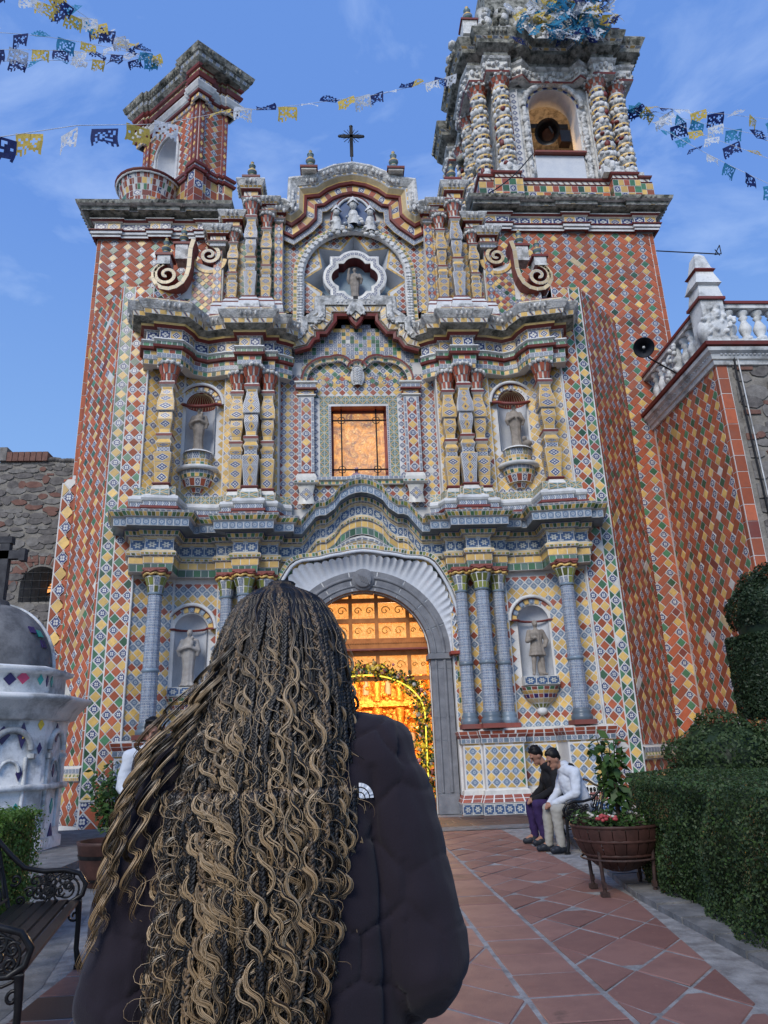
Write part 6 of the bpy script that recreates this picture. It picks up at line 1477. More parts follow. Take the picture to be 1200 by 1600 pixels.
# nave seen through the door
nv = thing('nave', 'golden candle lit nave with carved altarpiece seen through the open door', 'church interior', (0, 26, 0)); 
m = MB(); x0, x1, y0, y1, z1 = -3.7, 3.7, 17.95, 34.0, 8.6
m.face([(x0, y0, .02), (x1, y0, .02), (x1, y1, .02), (x0, y1, .02)], 'brick_dark'); m.face([(x0, y0, .02), (x0, y1, .02), (x0, y1, z1), (x0, y0, z1)], 'gold_relief'); m.face([(x1, y0, .02), (x1, y1, .02), (x1, y1, z1), (x1, y0, z1)], 'gold_relief')
m.face([(x0, y1, 0), (x1, y1, 0), (x1, y1, z1), (x0, y1, z1)], 'gold_relief'); m.face([(x0, y0, z1), (x1, y0, z1), (x1, y1, z1), (x0, y1, z1)], 'tile_cream')
for (a, b) in ((x0, -1.56), (1.56, x1)): m.face([(a, y0, 0), (b, y0, 0), (b, y0, z1), (a, y0, z1)], 'gold_relief')
m.face([(-1.56, y0, 5.1), (1.56, y0, 5.1), (1.56, y0, z1), (-1.56, y0, z1)], 'gold_relief')
m.build('nave_wall', nv)
al = MB()
for z in (1.2, 3.4, 5.6, 7.2): al.box((0, 33.7, z), (6.6, .6, .25), 'gold_relief')
for x in np.linspace(-3, 3, 7):
    for z in (1.3, 3.5, 5.7): ac = MB(); ac.lathe([(.2, z), (.14, z+.3), (.2, z+.8), (.13, z+1.4), (.22, z+1.9)], (x, 33.4, 0), 10, 'gold_relief'); ac.build('column', nv)
for x in np.linspace(-2.5, 2.5, 6):
    for z in (1.6, 3.8): 
        al.tube([(x-.3*math.cos(PI*i/8), 33.5, z+.9+.3*math.sin(PI*i/8)) for i in range(9)], .06, 'gold_relief', 5); al.lathe([(.14, z), (.12, z+.5), (.06, z+.8)], (x, 33.5, 0), 8, 'statue_pale')
for k in range(220): al.sphere((random.uniform(-3.3, 3.3), 33.4, random.uniform(1, 7.4)), (.12, .1, .1), 'gold_relief', 6, 4)
for sgn in (-1, 1):
    for yy in (20, 23, 26, 29): 
        ac = MB(); ac.lathe([(.3, 0), (.22, .5), (.2, 3.5), (.3, 3.8), (.3, 4.0)], (3.3*sgn, yy, 0), 12, 'gold_relief'); ac.build('column', nv)
al.build('altarpiece', nv)
m = MB()
for r_ in range(7):
    for s_ in (-1, 1): m.box((s_*1.6, 20.5+r_*1.5, .45), (1.9, .5, .9), 'wood_warm')
m.build('pews', nv)
for (x, y, z, e) in ((0, 21, 5.2, 700), (1.4, 28, 4.5, 1300), (-1.4, 28, 4.5, 1100), (0.6, 18.8, 3.2, 120)):
    l = bpy.data.lights.new('nave_lamp', 'POINT'); l.energy = e; l.color = (1.0, .70, .38); l.shadow_soft_size = .25; o = bpy.data.objects.new('nave_lamp', l); o.location = (x, y, z); col.objects.link(o)
# flower arch with neon tube
def leaf_mesh(name, pts, nrm, size, mat, parent=None, kind=None, aspect=.55, jit=.9, mats=None, rnd_shift=None):
    """cloud of small two-triangle leaves, vectorised"""
    n = len(pts); nrm = nrm/np.maximum(np.linalg.norm(nrm, axis=1, keepdims=True), 1e-6)
    nr = nrm+rs.normal(0, jit, (n, 3)); nr /= np.maximum(np.linalg.norm(nr, axis=1, keepdims=True), 1e-6)
    t = rs.normal(0, 1, (n, 3)); t -= (t*nr).sum(1, keepdims=True)*nr; t /= np.linalg.norm(t, axis=1, keepdims=True); b = np.cross(nr, t)
    s_ = (size*rs.uniform(.6, 1.3, n))[:, None]; a_ = s_*aspect*.5
    v = np.empty((n, 4, 3), np.float32); v[:, 0] = pts-t*s_*.5; v[:, 1] = pts+b*a_+nr*s_*.06; v[:, 2] = pts+t*s_*.5; v[:, 3] = pts-b*a_+nr*s_*.06
    me = bpy.data.meshes.new(name); me.vertices.add(n*4); me.vertices.foreach_set('co', v.ravel()); me.loops.add(n*4); me.polygons.add(n)
    me.loops.foreach_set('vertex_index', np.arange(n*4, dtype=np.int32)); me.polygons.foreach_set('loop_start', np.arange(0, n*4, 4, dtype=np.int32)); me.polygons.foreach_set('loop_total', np.full(n, 4, np.int32))
    ml = mats or [mat]
    for q_ in ml: me.materials.append(MATS[q_])
    if len(ml) > 1: me.polygons.foreach_set('material_index', rs.randint(0, len(ml), n).astype(np.int32))
    u = me.uv_layers.new(name='UVMap'); u.data.foreach_set('uv', np.tile(np.array([0, 0, 1, 0, 1, 1, 0, 1], np.float32), n))
    r_ = np.repeat(rs.uniform(0, 1, n).astype(np.float32), 8); u2 = me.uv_layers.new(name='rnd'); u2.data.foreach_set('uv', r_)
    me.update(calc_edges=True); o = bpy.data.objects.new(name, me); col.objects.link(o); link(o, parent)
    if kind: o['kind'] = kind
    return o
fa = thing('flower_arch', 'arch of pink and yellow flowers with a glowing yellow tube inside the church doorway', 'flower arch', (0, 17.75, 0))
def arc3(t, r_=1.36, z0=2.15, yy=17.66):
    """t 0..1 from left foot over the top to right foot"""
    L1 = z0; La = PI*r_*.9; T = 2*L1+La; s_ = t*T
    if s_ < L1: return (-r_, yy, s_)
    if s_ < L1+La: a = PI*(1-(s_-L1)/La); return (r_*math.cos(a), yy, z0+.95*math.sin(a))
    return (r_, yy, z0-(s_-L1-La))
m = MB(); k0 = 0
for k_ in range(26):
    a_, b_ = k_*4, k_*4+random.choice((4, 4, 4, 3, 2)); m.tube([arc3(i/104, 1.38) for i in range(a_, b_+1)], .017, 'neon_yellow', 6)
m.build('neon_tube', fa, kind='stuff')
pts = np.array([arc3(rs.uniform(), 1.36+rs.normal(0, .08)) for _ in range(4200)]); pts += rs.normal(0, .085, pts.shape)*[1, .6, 1.1]; pts[:, 2] += .12; pts[:, 1] += np.where(rs.uniform(0, 1, len(pts)) < .12, -.05, .14)
leaf_mesh('leaves', pts, np.tile([0, -1., .3], (len(pts), 1)), .10, None, fa, 'stuff', mats=['leaf_plant', 'leaf_dark', 'tile_gold'])
m = MB()
for k in range(230):
    p = arc3(random.random(), 1.38+random.gauss(0, .09)); r_ = random.uniform(.03, .065); m.sphere((p[0]+random.gauss(0, .05), p[1]+.04+random.random()*.08, p[2]+.1+random.gauss(0, .09)), (r_, r_*.7, r_), random.choice(['petal_pink', 'petal_pink', 'tile_gold', 'petal_white', 'tile_yellow']), 7, 5)
m.build('flowers', fa, kind='stuff')
fb = thing('bouquet', 'big pink flower bouquet on the floor inside the church behind the door arch', 'bouquet', (.1, 21, 0))
m = MB(); m.lathe([(.2, 0), (.15, .6), (.25, 1.2)], (.15, 21, 0), 12, 'gold_relief'); m.build('stand', fb)
m = MB()
for k in range(120):
    v_ = Vector((random.gauss(0, 1), random.gauss(0, 1), random.gauss(0, 1))).normalized()*.5*random.random()**.4; m.sphere((.15+v_.x, 21+v_.y, 1.7+v_.z*1.2), .07, random.choice(['petal_pink', 'petal_white', 'tile_gold', 'leaf_plant']), 7, 5)
m.build('flowers', fb, kind='stuff')

# ================================================================== STATUES
def statue(name, label, x, y, z, h, kind, mat):
    s_ = h/1.72; mb = MB(); T = lambda *p: (p[0]*s_, p[1]*s_, p[2]*s_)
    robe = kind != 'soldier'
    if robe:
        rows = []
        for i in range(14):
            t = i/13; zz = .02+1.38*t; r_ = (.235 if t < .05 else .20-.07*math.sin(PI*min(1, t*1.6))*.6+(.03 if t > .8 else 0))
            if t > .62: r_ = .165+.05*math.sin(PI*(t-.62)/.38)
            rows.append([T((r_*1.05+.014*math.cos(9*2*PI*j/44)*(1-t))*math.cos(2*PI*j/44), (r_*.8+.014*math.cos(9*2*PI*j/44)*(1-t))*math.sin(2*PI*j/44), zz) for j in range(44)])
        mb.grid(rows, 'skin', True); mb.face(rows[0][::-1], 'skin'); mb.face(rows[-1], 'skin')
    else:
        for q_ in (-1, 1):
            cap(mb, T(q_*.10, 0, .85), .10*s_, T(q_*.13, -.02, .48), .075*s_); cap(mb, T(q_*.13, -.02, .48), .075*s_, T(q_*.16, 0, .10), .05*s_); cap(mb, T(q_*.16, 0, .07), .05*s_, T(q_*.20, -.16, .05), .035*s_)
        rows = [[T((r_+.012*math.cos(10*2*PI*j/44))*math.cos(2*PI*j/44), (r_*.75+.012*math.cos(10*2*PI*j/44))*math.sin(2*PI*j/44), zz) for j in range(44)] for r_, zz in ((.27, .62), (.24, .75), (.19, .95), (.18, 1.1), (.21, 1.3), (.17, 1.42))]
        mb.grid(rows, 'skin', True); mb.face(rows[0][::-1], 'skin'); mb.face(rows[-1], 'skin'); ell(mb, T(.1, .08, .25), T(.12, .1, .3))
    cap(mb, T(0, 0, 1.38), .07*s_, T(0, -.02, 1.50), .055*s_); ell(mb, T(0, -.03, 1.60), T(.078, .095, .115)); ell(mb, T(0, -.12, 1.59), T(.018, .025, .03)); ell(mb, T(0, .0, 1.64), T(.09, .095, .09))
    if kind in ('friar', 'child'): ell(mb, T(0, .05, 1.44), T(.15, .13, .09))
    for q_ in (-1, 1):
        sh_ = T(q_*.20, 0, 1.36); el = T(q_*.29, -.06, 1.08) if kind != 'raised' else T(q_*.28, -.08, 1.12)
        ha = T(q_*.08, -.22, 1.16)
        if kind == 'raised' and q_ < 0: ha = T(-.24, -.20, 1.52)
        if kind == 'soldier' and q_ > 0: ha = T(.26, -.05, .9); el = T(.33, .03, 1.1)
        cap(mb, sh_, .085*s_, el, .075*s_); cap(mb, el, .08*s_, ha, .05*s_); ell(mb, ha, T(.045, .04, .045))
        if robe: cap(mb, el, .085*s_, T(q_*.27, -.05, .92), .04*s_)
        for f_ in range(4): cap(mb, ha, .014*s_, (ha[0]-q_*.05*s_, ha[1]-.03*s_, ha[2]+(-.03+.02*f_)*s_), .010*s_)
    if kind == 'child': ell(mb, T(.10, -.20, 1.28), T(.08, .08, .12)); ell(mb, T(.13, -.22, 1.43), T(.055, .06, .065)); cap(mb, T(.05, -.22, 1.2), .05*s_, T(-.08, -.22, 1.12), .035*s_)
    if kind == 'soldier': mb.box(T(-.16, -.22, 1.22), T(.14, .05, .18), 'skin')
    if kind == 'raised': cap(mb, T(-.24, -.20, 1.5), .012*s_, T(-.36, -.2, 1.78), .012*s_); ell(mb, T(.12, -.2, 1.14), T(.07, .05, .09))
    mb.lathe([(.26*s_, -.02), (.26*s_, .05*s_), (.22*s_, .06*s_)], (0, 0, 0), 18, 'skin')
    me = fuse(mb, .021*s_*1.1, mat, 2); o = mobj(name, me); o.location = (x, y, z); tag(o, label, 'statue'); return o
statue('statue', 'weathered grey stone friar statue holding a child in the upper left niche', -4.06, 17.12, 8.64, 1.22, 'child', 'statue_stone')
statue('statue', 'weathered grey stone friar statue with hands on chest in the upper right niche', 4.06, 17.12, 8.64, 1.24, 'friar', 'statue_stone')
m = MB(); ell(m, (4.30, 17.02, 8.74), (.13, .12, .10)); ell(m, (4.22, 16.96, 8.86), (.06, .07, .07)); me = fuse(m, .02, 'statue_stone', 2); o = mobj('statue', me); tag(o, 'small crouching stone animal beside the friar in the upper right niche', 'statue')
statue('statue', 'brown stone statue in tunic and boots standing in the lower right niche', 4.04, 17.10, 2.90, 1.30, 'soldier', 'statue_stone')
statue('statue', 'pale stone saint with a child on his arm in the lower left niche', -4.04, 17.10, 2.90, 1.30, 'child', 'statue_pale')
statue('statue', 'small brown stone friar raising one hand inside the star shaped niche', 0.0, 17.42, 13.22, 1.12, 'raised', 'statue_stone')

# ================================================================== RIGHT WING
wing = thing('side_wing', 'side wing with red zigzag tiled flank, white cornice and rough stone front at the right', 'building', (10, 16, 0))
WXX, WY0, WY1, WZT = 8.30, 14.70, 18.29, 9.75
m = MB(); m.box(((WXX+22)/2, (WY0+WY1+6)/2, WZT/2), (22-WXX, WY1+6-WY0, WZT), 'mortar'); ww = m.build('wall', wing)
fC = Frame((WXX-.005, WY1, 0), (0, -1, 0), (0, 0, 1)); LC = WY1-WY0
m = MB(); m.face([fC.at(*p) for p in rect(0, 0, LC, WZT)], 'grout'); fl = Frame((WXX-.004, WY0-.006, 0), (1, 0, 0), (0, 0, 1)); m.face([fl.at(*p) for p in rect(0, 0, .27, WZT)], 'grout'); wf = m.build('tiled_flank', wing)
fC = Frame((WXX-.006, WY1, 0), (0, -1, 0), (0, 0, 1)); fl = Frame((WXX-.004, WY0-.008, 0), (1, 0, 0), (0, 0, 1))
weave('wing', fC, rect(.10, 1.3, LC-.15, WZT-.05), .27, .1, .1); weave('wing', fC, rect(.1, .05, LC-.15, .95), .27, .1, .1)
squares('wing', fC, rect(LC-.14, .05, LC-.01, WZT-.05), .13, .38, lambda i, j: 'brick_red', kind='brick'); squares('wing', fl, rect(.01, .05, .26, WZT-.05), .25, .38, lambda i, j: 'brick_red', kind='brick')
flush_pieces('wing', wf)
def rubble(key, fr, region, sx, sy, mats=('rubble_a', 'rubble_b', 'rubble_a', 'rubble_b', 'rubble_a', 'rubble_b', 'rubble_c'), brickp=.05, th=.03, hole=None):
    u0, v0 = region[0]; u1, v1 = region[2]; v = v0
    while v < v1:
        h = sy*random.uniform(.6, 1.35); u = u0-random.random()*sx
        while u < u1:
            w_ = sx*random.uniform(.5, 1.6); br = random.random() < brickp; hh = h*(.4 if br else random.uniform(.75, 1)); cx, cy = u+w_/2, v+h/2+random.uniform(-.35, .35)*h
            if not (hole and hole(cx, cy)):
                n = 4 if br else 8; pl = []; ex_ = random.uniform(1.0, 1.18)
                for k in range(n):
                    a = 2*PI*(k+.5)/n; cf = (ex_ if k % 1 == 0 else 1); rx = w_*.5*(1.06*cf if n == 8 else 1.3)*random.uniform(.80, 1.10); ry = hh*.5*(1.12*cf if n == 8 else 1.35)*random.uniform(.80, 1.10); pl.append((cx+rx*math.cos(a), cy+ry*math.sin(a)))
                p, uv_ = clip(pl, [(0, 0)]*n, region)
                if len(p) >= 3: piece(key, 'stone' if not br else 'brick', fr, p, uv_, 'rubble_c' if br else random.choice(mats), random.uniform(.5, 1.2)*th, .012)
            u += w_
        v += h
fw_ = Frame((WXX+.27, WY0-.004, 0), (1, 0, 0), (0, 0, 1)); rubble('wingst', fw_, rect(.1, 1.0, 4.2, WZT-.1), .42, .28); flush_pieces('wingst', ww)
# cornice and balustrade
m = MB(); cp = [(WXX, WY1+.2), (WXX, WY0), (20, WY0)]
sweep(m, [(x, y, WZT-.12) for x, y in cp], [(-.02, 0), (.06, .02), (.08, .12), (.12, .14), (.16, .24), (.24, .30), (.26, .38), (.22, .40), (.30, .42), (.32, .50), (.26, .54), (-.5, .55)], ['plaster_weather', 'plaster_weather', 'tile_white', 'plaster_weather', 'plaster_weather', 'plaster_weather', 'plaster_weather', 'paint_red', 'paint_red', 'paint_red', 'stucco'])
for i in range(60): m.sphere((WXX+.1+i*.1, WY0-.15, WZT+.12), (.05, .03, .035), 'plaster_white', 6, 4)
for i in range(30): m.sphere((WXX-.15, WY0+i*.12, WZT+.12), (.03, .05, .035), 'plaster_weather', 6, 4)
m.build('cornice', wing)
bz0, bz1 = WZT+.43, WZT+1.5
m = MB(); m.box((WXX+.12, WY0+.12, (bz0+bz1)/2+.05), (.55, .55, bz1-bz0+.1), 'plaster_weather'); m.build('balustrade_pier', wing)
m = MB()   # relief face with curls
cx_, cy2, cz_ = WXX+.14, WY0-.17, bz0+.62
ell(m, (cx_, cy2, cz_+.12), (.13, .10, .16)); ell(m, (cx_, cy2-.10, cz_+.11), (.025, .03, .04)); ell(m, (cx_, cy2-.07, cz_+.02), (.06, .04, .03))
for s_ in (-1, 1): ell(m, (cx_+s_*.05, cy2-.085, cz_+.16), (.03, .02, .018)); ell(m, (cx_+s_*.05, cy2-.085, cz_+.195), (.045, .02, .012))
for k in range(46):
    a = random.uniform(-.5, PI+.5) if k < 24 else random.uniform(PI, 2*PI); r_ = random.uniform(.17, .26) if k < 24 else random.uniform(.12, .5)
    ell(m, (cx_+r_*math.cos(a), cy2-.02+random.uniform(-.05, .05), cz_+.08+r_*math.sin(a)), (.05, .05, .06), seg=8, rings=6)
ell(m, (cx_, cy2+.05, cz_-.1), (.3, .1, .42)); ell(m, (cx_-.28, cy2+.15, cz_-.25), (.14, .2, .3)); ell(m, (cx_, cy2, cz_+.36), (.10, .08, .08))
mobj('carved_face', fuse(m, .022, 'plaster_weather', 1), wing)
def bal(m, x, y, z0, z1):
    H = z1-z0; m.lathe([(.13, z0), (.13, z0+.1*H), (.07, z0+.14*H), (.13, z0+.3*H), (.15, z0+.42*H), (.08, z0+.62*H), (.06, z0+.7*H), (.11, z0+.78*H), (.07, z0+.86*H), (.13, z0+.92*H), (.13, z1)], (x, y, 0), 14, 'plaster_weather')
for i in range(9):
    m = MB(); bal(m, WXX+.62+i*.36, WY0+.12, bz0+.2, bz1-.08); m.build('baluster', wing, True)
for i in range(8):
    m = MB(); y = WY0+.62+i*.36
    if i in (3, 4):
        ell(m, (WXX+.02, y, bz0+.55), (.14, .20, .42), seg=12)
        for k in range(10): m.sphere((WXX-.1, y+random.uniform(-.2, .2), bz0+random.uniform(.2, .95)), .07, 'plaster_weather', 7, 5)
        me = MB(); 
        for f in range(len(m.m)): m.m[f] = m.slot('plaster_weather')
    else: bal(m, WXX+.10, y, bz0+.12, bz1-.08)
    m.build('baluster', wing, True)
m = MB()
for (p0, p1) in (((WXX+.1, WY1+.1, 0), (WXX+.1, WY0+.3, 0)), ((WXX+.3, WY0+.12, 0), (20, WY0+.12, 0))):
    a, b = Vector(p0), Vector(p1); c = (a+b)/2; L = (b-a).length; dx = abs(b.x-a.x) > .1
    m.box((c.x, c.y, bz1), (L if dx else .34, .34 if dx else L, .12), 'plaster_weather'); m.box((c.x, c.y, bz1+.08), (L if dx else .42, .42 if dx else L, .07), 'paint_red'); m.box((c.x, c.y, bz0+.08), (L if dx else .36, .36 if dx else L, .16), 'plaster_weather')
m.box((WXX+.12, WY0+.12, bz1+.13), (.66, .66, .07), 'paint_red'); m.build('handrail', wing)
m = MB(); z = bz1+.16; X_, Y_ = WXX+.14, WY0+.14
sq(m, (X_, Y_), [(.30, z, 'plaster_weather'), (.24, z+.38, 'plaster_weather'), (.32, z+.42, 'plaster_weather'), (.30, z+.46, 'plaster_weather'), (.22, z+.75, 'plaster_weather'), (.22, z+.78, 'paint_red'), (.27, z+.84, 'paint_red'), (.22, z+.90, 'plaster_weather'), (.20, z+.93, 'plaster_weather'), (.13, z+1.3, 'plaster_weather'), (.05, z+1.42, 'plaster_weather'), (.001, z+1.45, None)]); m.build('obelisk', wing)
# pipes on the stone front
m = MB(); m.tube([(8.72, 14.58, 10.1), (8.70, 14.6, 9.4), (8.76, 14.62, 7), (8.83, 14.62, 3), (8.85, 14.62, 0)], .022, 'iron_black', 6); tag(m.build('pipe'), 'dark cable pipe running down the rough stone wall beside the brick corner', 'pipe')
m = MB(); m.tube([(8.80, 14.6, 9.9), (8.84, 14.62, 7), (8.92, 14.62, 3), (8.95, 14.62, 0)], .015, 'plaster_weather', 6); tag(m.build('pipe'), 'pale grey pipe running down the rough stone wall next to the dark one', 'pipe')
# antenna rod behind the obelisk
m = MB(); a = P3(1025, 392, 17.5); b = P3(1123, 397, 16.5); m.tube([a, b], .018, 'iron_black', 5)
for (p, q_) in (((1117, 398), (1124, 383)), ((1117, 398), (1127, 396)), ((1124, 383), (1127, 397)), ((1117, 390), (1125, 399))): m.tube([P3(*p, 16.5), P3(*q_, 16.5)], .014, 'iron_black', 5)
tag(m.build('antenna'), 'thin horizontal antenna rod fixed to the bell tower above the side wing', 'antenna')
# horn loudspeaker
hs = thing('horn_loudspeaker', 'black round horn loudspeaker fixed on the balustrade between tower and side wing', 'loudspeaker', (7.3, 14.9, 9.4))
p = P3(1006, 543, 15.6); 
m = MB(); m.lathe([(.245, 0), (.255, .015), (.24, .02), (.17, .12), (.10, .24), (.06, .34)], (0, 0, 0), 28, 'shoe_dark'); m.lathe([(.06, .30), (.09, .36), (.09, .50), (0, .52)], (0, 0, 0), 16, 'iron_black'); 
m.lathe([(.238, .004), (.16, .10), (.09, .2), (.03, .24)], (0, 0, 0), 24, 'shoe_dark')
m.sphere((0, 0, .10), (.04, .04, .05), 'plaster_white', 10, 6); fwd = Vector((-.35, -.8, -.5)).normalized()
mm = MB(); mm.add(m, Matrix.Translation(p) @ (-fwd).to_track_quat('Z', 'Y').to_matrix().to_4x4()); mm.build('horn', hs, True)
mm = MB(); mm.tube([p-fwd*.4, p-fwd*.4+V(.15, .1, -.25), (WXX, 15.9, 9.9)], .022, 'iron_black', 6); mm.build('bracket', hs)

# ================================================================== LEFT RUIN WALL
rw = thing('stone_wall', 'rough brown stone wall with a barred round window behind the church on the left', 'wall', (-12, 19.4, 0))
LY = 19.4; wcx, wcz = P(62, 916, LY); 
fW = Frame((-24, LY, 0), (1, 0, 0), (0, 0, 1))
m = MB(); topz = P(60, 722, LY)[1]
wr = .52
# wall with arched window hole
wall_arch(m, Frame((-24, LY, 0), (1, 0, 0), (0, 0, 1)), 0, 24-7.3, 0, topz, wcx+24, wr, wcz-.42, wcz+.02, 'mortar')
m.face([(-24, LY, topz), (-7.3, LY, topz), (-7.3, LY+1.2, topz), (-24, LY+1.2, topz)], 'mortar')
rwall = m.build('wall', rw)
rubble('ruin', fW, rect(24+wcx-2.5, 4.2, 24-7.3, topz-.02), .34, .20, hole=arch_hole(24+wcx, wr+.14, wcz-.5, wcz+.02), brickp=.05)
for k in range(13):
    a = PI*k/13+.02; b = PI*(k+1)/13-.02; pl = [(24+wcx+r_*math.cos(t), wcz+.02+r_*math.sin(t)) for r_, t in ((wr+.04, a), (wr+.38, a), (wr+.38, b), (wr+.04, b))]
    piece('ruin', 'brick', fW, pl, [(0, 0)]*4, 'rubble_c', .02, .03)
flush_pieces('ruin', rwall)
m = MB(); x = P(4, 715, LY)[0]; 
for k in range(30):
    if 3 < k or True:
        px0 = 12+k*9.2
        if px0 > 68: break
        x0 = P(px0, 722, LY)[0]; x1 = P(px0+8.2, 722, LY)[0]; m.box(((x0+x1)/2, LY+.25, topz+.14), (x1-x0, .7, .27), 'rubble_c')
for k in range(14): m.sphere((P(70+k*5, 722, LY)[0], LY+.2, topz+.02+random.random()*.06), (.12, .3, .1), 'rubble_a', 7, 5)
m.box((P(6, 718, LY)[0], LY+.25, topz+.22), (.2, .7, .4), 'rubble_b')
m.build('coping', rw)
m = MB(); n = 14
ol = [(wcx-wr, wcz-.42)]+[(wcx-wr*math.cos(PI*i/n), wcz+.02+wr*math.sin(PI*i/n)) for i in range(n+1)]+[(wcx+wr, wcz-.42)]
for a, b in zip(ol, ol[1:]+ol[:1]): m.face([(a[0], LY, a[1]), (b[0], LY, b[1]), (b[0]*.6+wcx*.4+.15, LY+.9, b[1]*.7+wcz*.3), (a[0]*.6+wcx*.4+.15, LY+.9, a[1]*.7+wcz*.3)], 'rubble_b')
m.face([(wcx-1, LY+.95, wcz-1), (wcx+1.2, LY+.95, wcz-1), (wcx+1.2, LY+.95, wcz+1), (wcx-1, LY+.95, wcz+1)], 'rubble_b')
wo = m.build('window', rw)
m = MB(); gx, gz = P(74, 916, LY+.9); m.face([(gx+.21*math.cos(2*PI*i/24), LY+.9, gz+.21*math.sin(2*PI*i/24)) for i in range(24)], 'lamp_orange'); m.tube([(gx+.22*math.cos(2*PI*i/24), LY+.88, gz+.22*math.sin(2*PI*i/24)) for i in range(25)], .03, 'iron_black', 5); m.box((gx, LY+.88, gz), (.42, .03, .03), 'iron_black'); m.box((gx, LY+.88, gz), (.03, .03, .42), 'iron_black'); m.build('pane', wo)
m = MB()
for i in range(5): m.tube([(wcx-.4+i*.2, LY-.02, wcz-.42), (wcx-.4+i*.2, LY-.02, wcz+.42)], .014, 'iron_black', 5)
for i in range(4): m.tube([(wcx-.5, LY-.03, wcz-.3+i*.22), (wcx+.5, LY-.03, wcz-.3+i*.22)], .014, 'iron_black', 5)
m.build('grille', wo)

# ================================================================== WHITE TOMB CHAPEL
tc_ = thing('tomb_chapel', 'small white plastered domed shrine with coloured diamond tiles and a dark stone cross', 'shrine', (-5.7, 12.8, 0))
TY = 12.9; tcx = P(5, 895, TY)[0]; ap = 1.20
zs_ = lambda py: P(60, py, TY-ap)[1]
OCT = [(tcx+ap*1.082*math.cos(R(22.5+45*k)), TY+ap*1.082*math.sin(R(22.5+45*k))) for k in range(8)]
def octp(r_): return [(tcx+r_*1.082*math.cos(R(-22.5+45*k-180)), TY+r_*1.082*math.sin(R(-22.5+45*k-180))) for k in range(8)]
z_b, z_c0, z_c1, z_d1 = 0, zs_(1122), zs_(1080), zs_(1046)
m = MB()
rowsO = lambda spec: [[(x, y, z) for x, y in octp(r_)] for r_, z in spec]
m.grid(rowsO([(ap*1.04, 0), (ap*1.04, .25), (ap, .27), (ap, zs_(1238)), ]), 'plaster_weather', True)
m.grid(rowsO([(ap, zs_(1238)), (ap*1.06, zs_(1236)), (ap*1.06, zs_(1228)), (ap, zs_(1226)), (ap, z_c0)]), 'plaster_weather', True)
m.grid(rowsO([(ap, z_c0), (ap*1.08, z_c0+.03), (ap*1.12, z_c0+.14), (ap*1.14, z_c0+.16), (ap*1.22, z_c1-.12), (ap*1.27, z_c1-.08), (ap*1.27, z_c1-.02), (ap*.85, z_c1+.05)]), 'plaster_weather', True)
m.grid(rowsO([(ap*.92, z_c1), (ap*.92, z_d1), (ap*1.0, z_d1+.03), (ap*1.02, z_d1+.10), (ap*.9, z_d1+.14), (ap*.8, z_d1+.15)]), 'plaster_weather', True)
m.build('body', tc_)
dm = MB(); dtop = P(6, 945, TY)[1]; rd = ap*.80
rows = [[(tcx+rd*math.cos(R(t*7.5))*math.cos(2*PI*k/32), TY+rd*math.cos(R(t*7.5))*math.sin(2*PI*k/32), z_d1+.12+(dtop-z_d1-.12)*math.sin(R(t*7.5))) for k in range(32)] for t in range(13)]
dm.grid(rows, 'dome_grey', True); dm.build('dome', tc_, True)
m = MB()
for k in range(8):
    if k % 2: continue
    a = R(-90+45*k+17)
    for off in (-.07, 0, .07):
        pts = [(tcx+(rd+.02)*math.cos(R(t*7.5))*math.cos(a+off*(1.2 if t < 9 else .6)), TY+(rd+.02)*math.cos(R(t*7.5))*math.sin(a+off), z_d1+.12+(dtop-z_d1-.12)*math.sin(R(t*7.5))) for t in range(12)]
        m.tube(pts, .035, 'plaster_weather', 6)
m.build('rib', tc_)
m = MB()
for f_i in range(8):
    a = R(-90+45*f_i); ca, sa = math.cos(a), math.sin(a); f = Frame((tcx+ap*ca, TY+ap*sa, 0), (-sa, ca, 0), (0, 0, 1))
    ww_ = .30
    arc = [f.at(-.30*math.cos(PI*i/12), zs_(1170)+.30*math.sin(PI*i/12)*1.0, .02) for i in range(13)]
    m.tube(arc, .05, 'plaster_weather', 6); m.tube([f.at(-.32, zs_(1180), .02), f.at(-.32, .4, .02)], .035, 'plaster_weather', 6)
    for s_ in (-1, 1): m.box(f.at(s_*.32, zs_(1180), .02), (.10, .10, .07), 'plaster_weather'); m.tube([f.at(s_*.24, zs_(1182), .01), f.at(s_*.24, .4, .01)], .03, 'plaster_weather', 6)
    arc2 = [f.at(-.15*math.cos(PI*i/10), zs_(1206)+.17*math.sin(PI*i/10), .012) for i in range(11)]; m.tube(arc2, .025, 'plaster_weather', 6); 
m.build('arch_moulding', tc_)
def onoct(px, py, r_=None):
    """point where the sight line meets the octagon prism of apothem r_"""
    d = ray(px, py); best = None; r_ = r_ or ap
    for k in range(8):
        a = R(-90+45*k); n = Vector((math.cos(a), math.sin(a), 0)); o = Vector((tcx, TY, 0))+n*r_; den = d.dot(n)
        if den < -1e-6:
            t = (o-CAM).dot(n)/den; q_ = CAM+d*t; best = (q_, n) if best is None or (q_-CAM).length > (best[0]-CAM).length else best
    return best
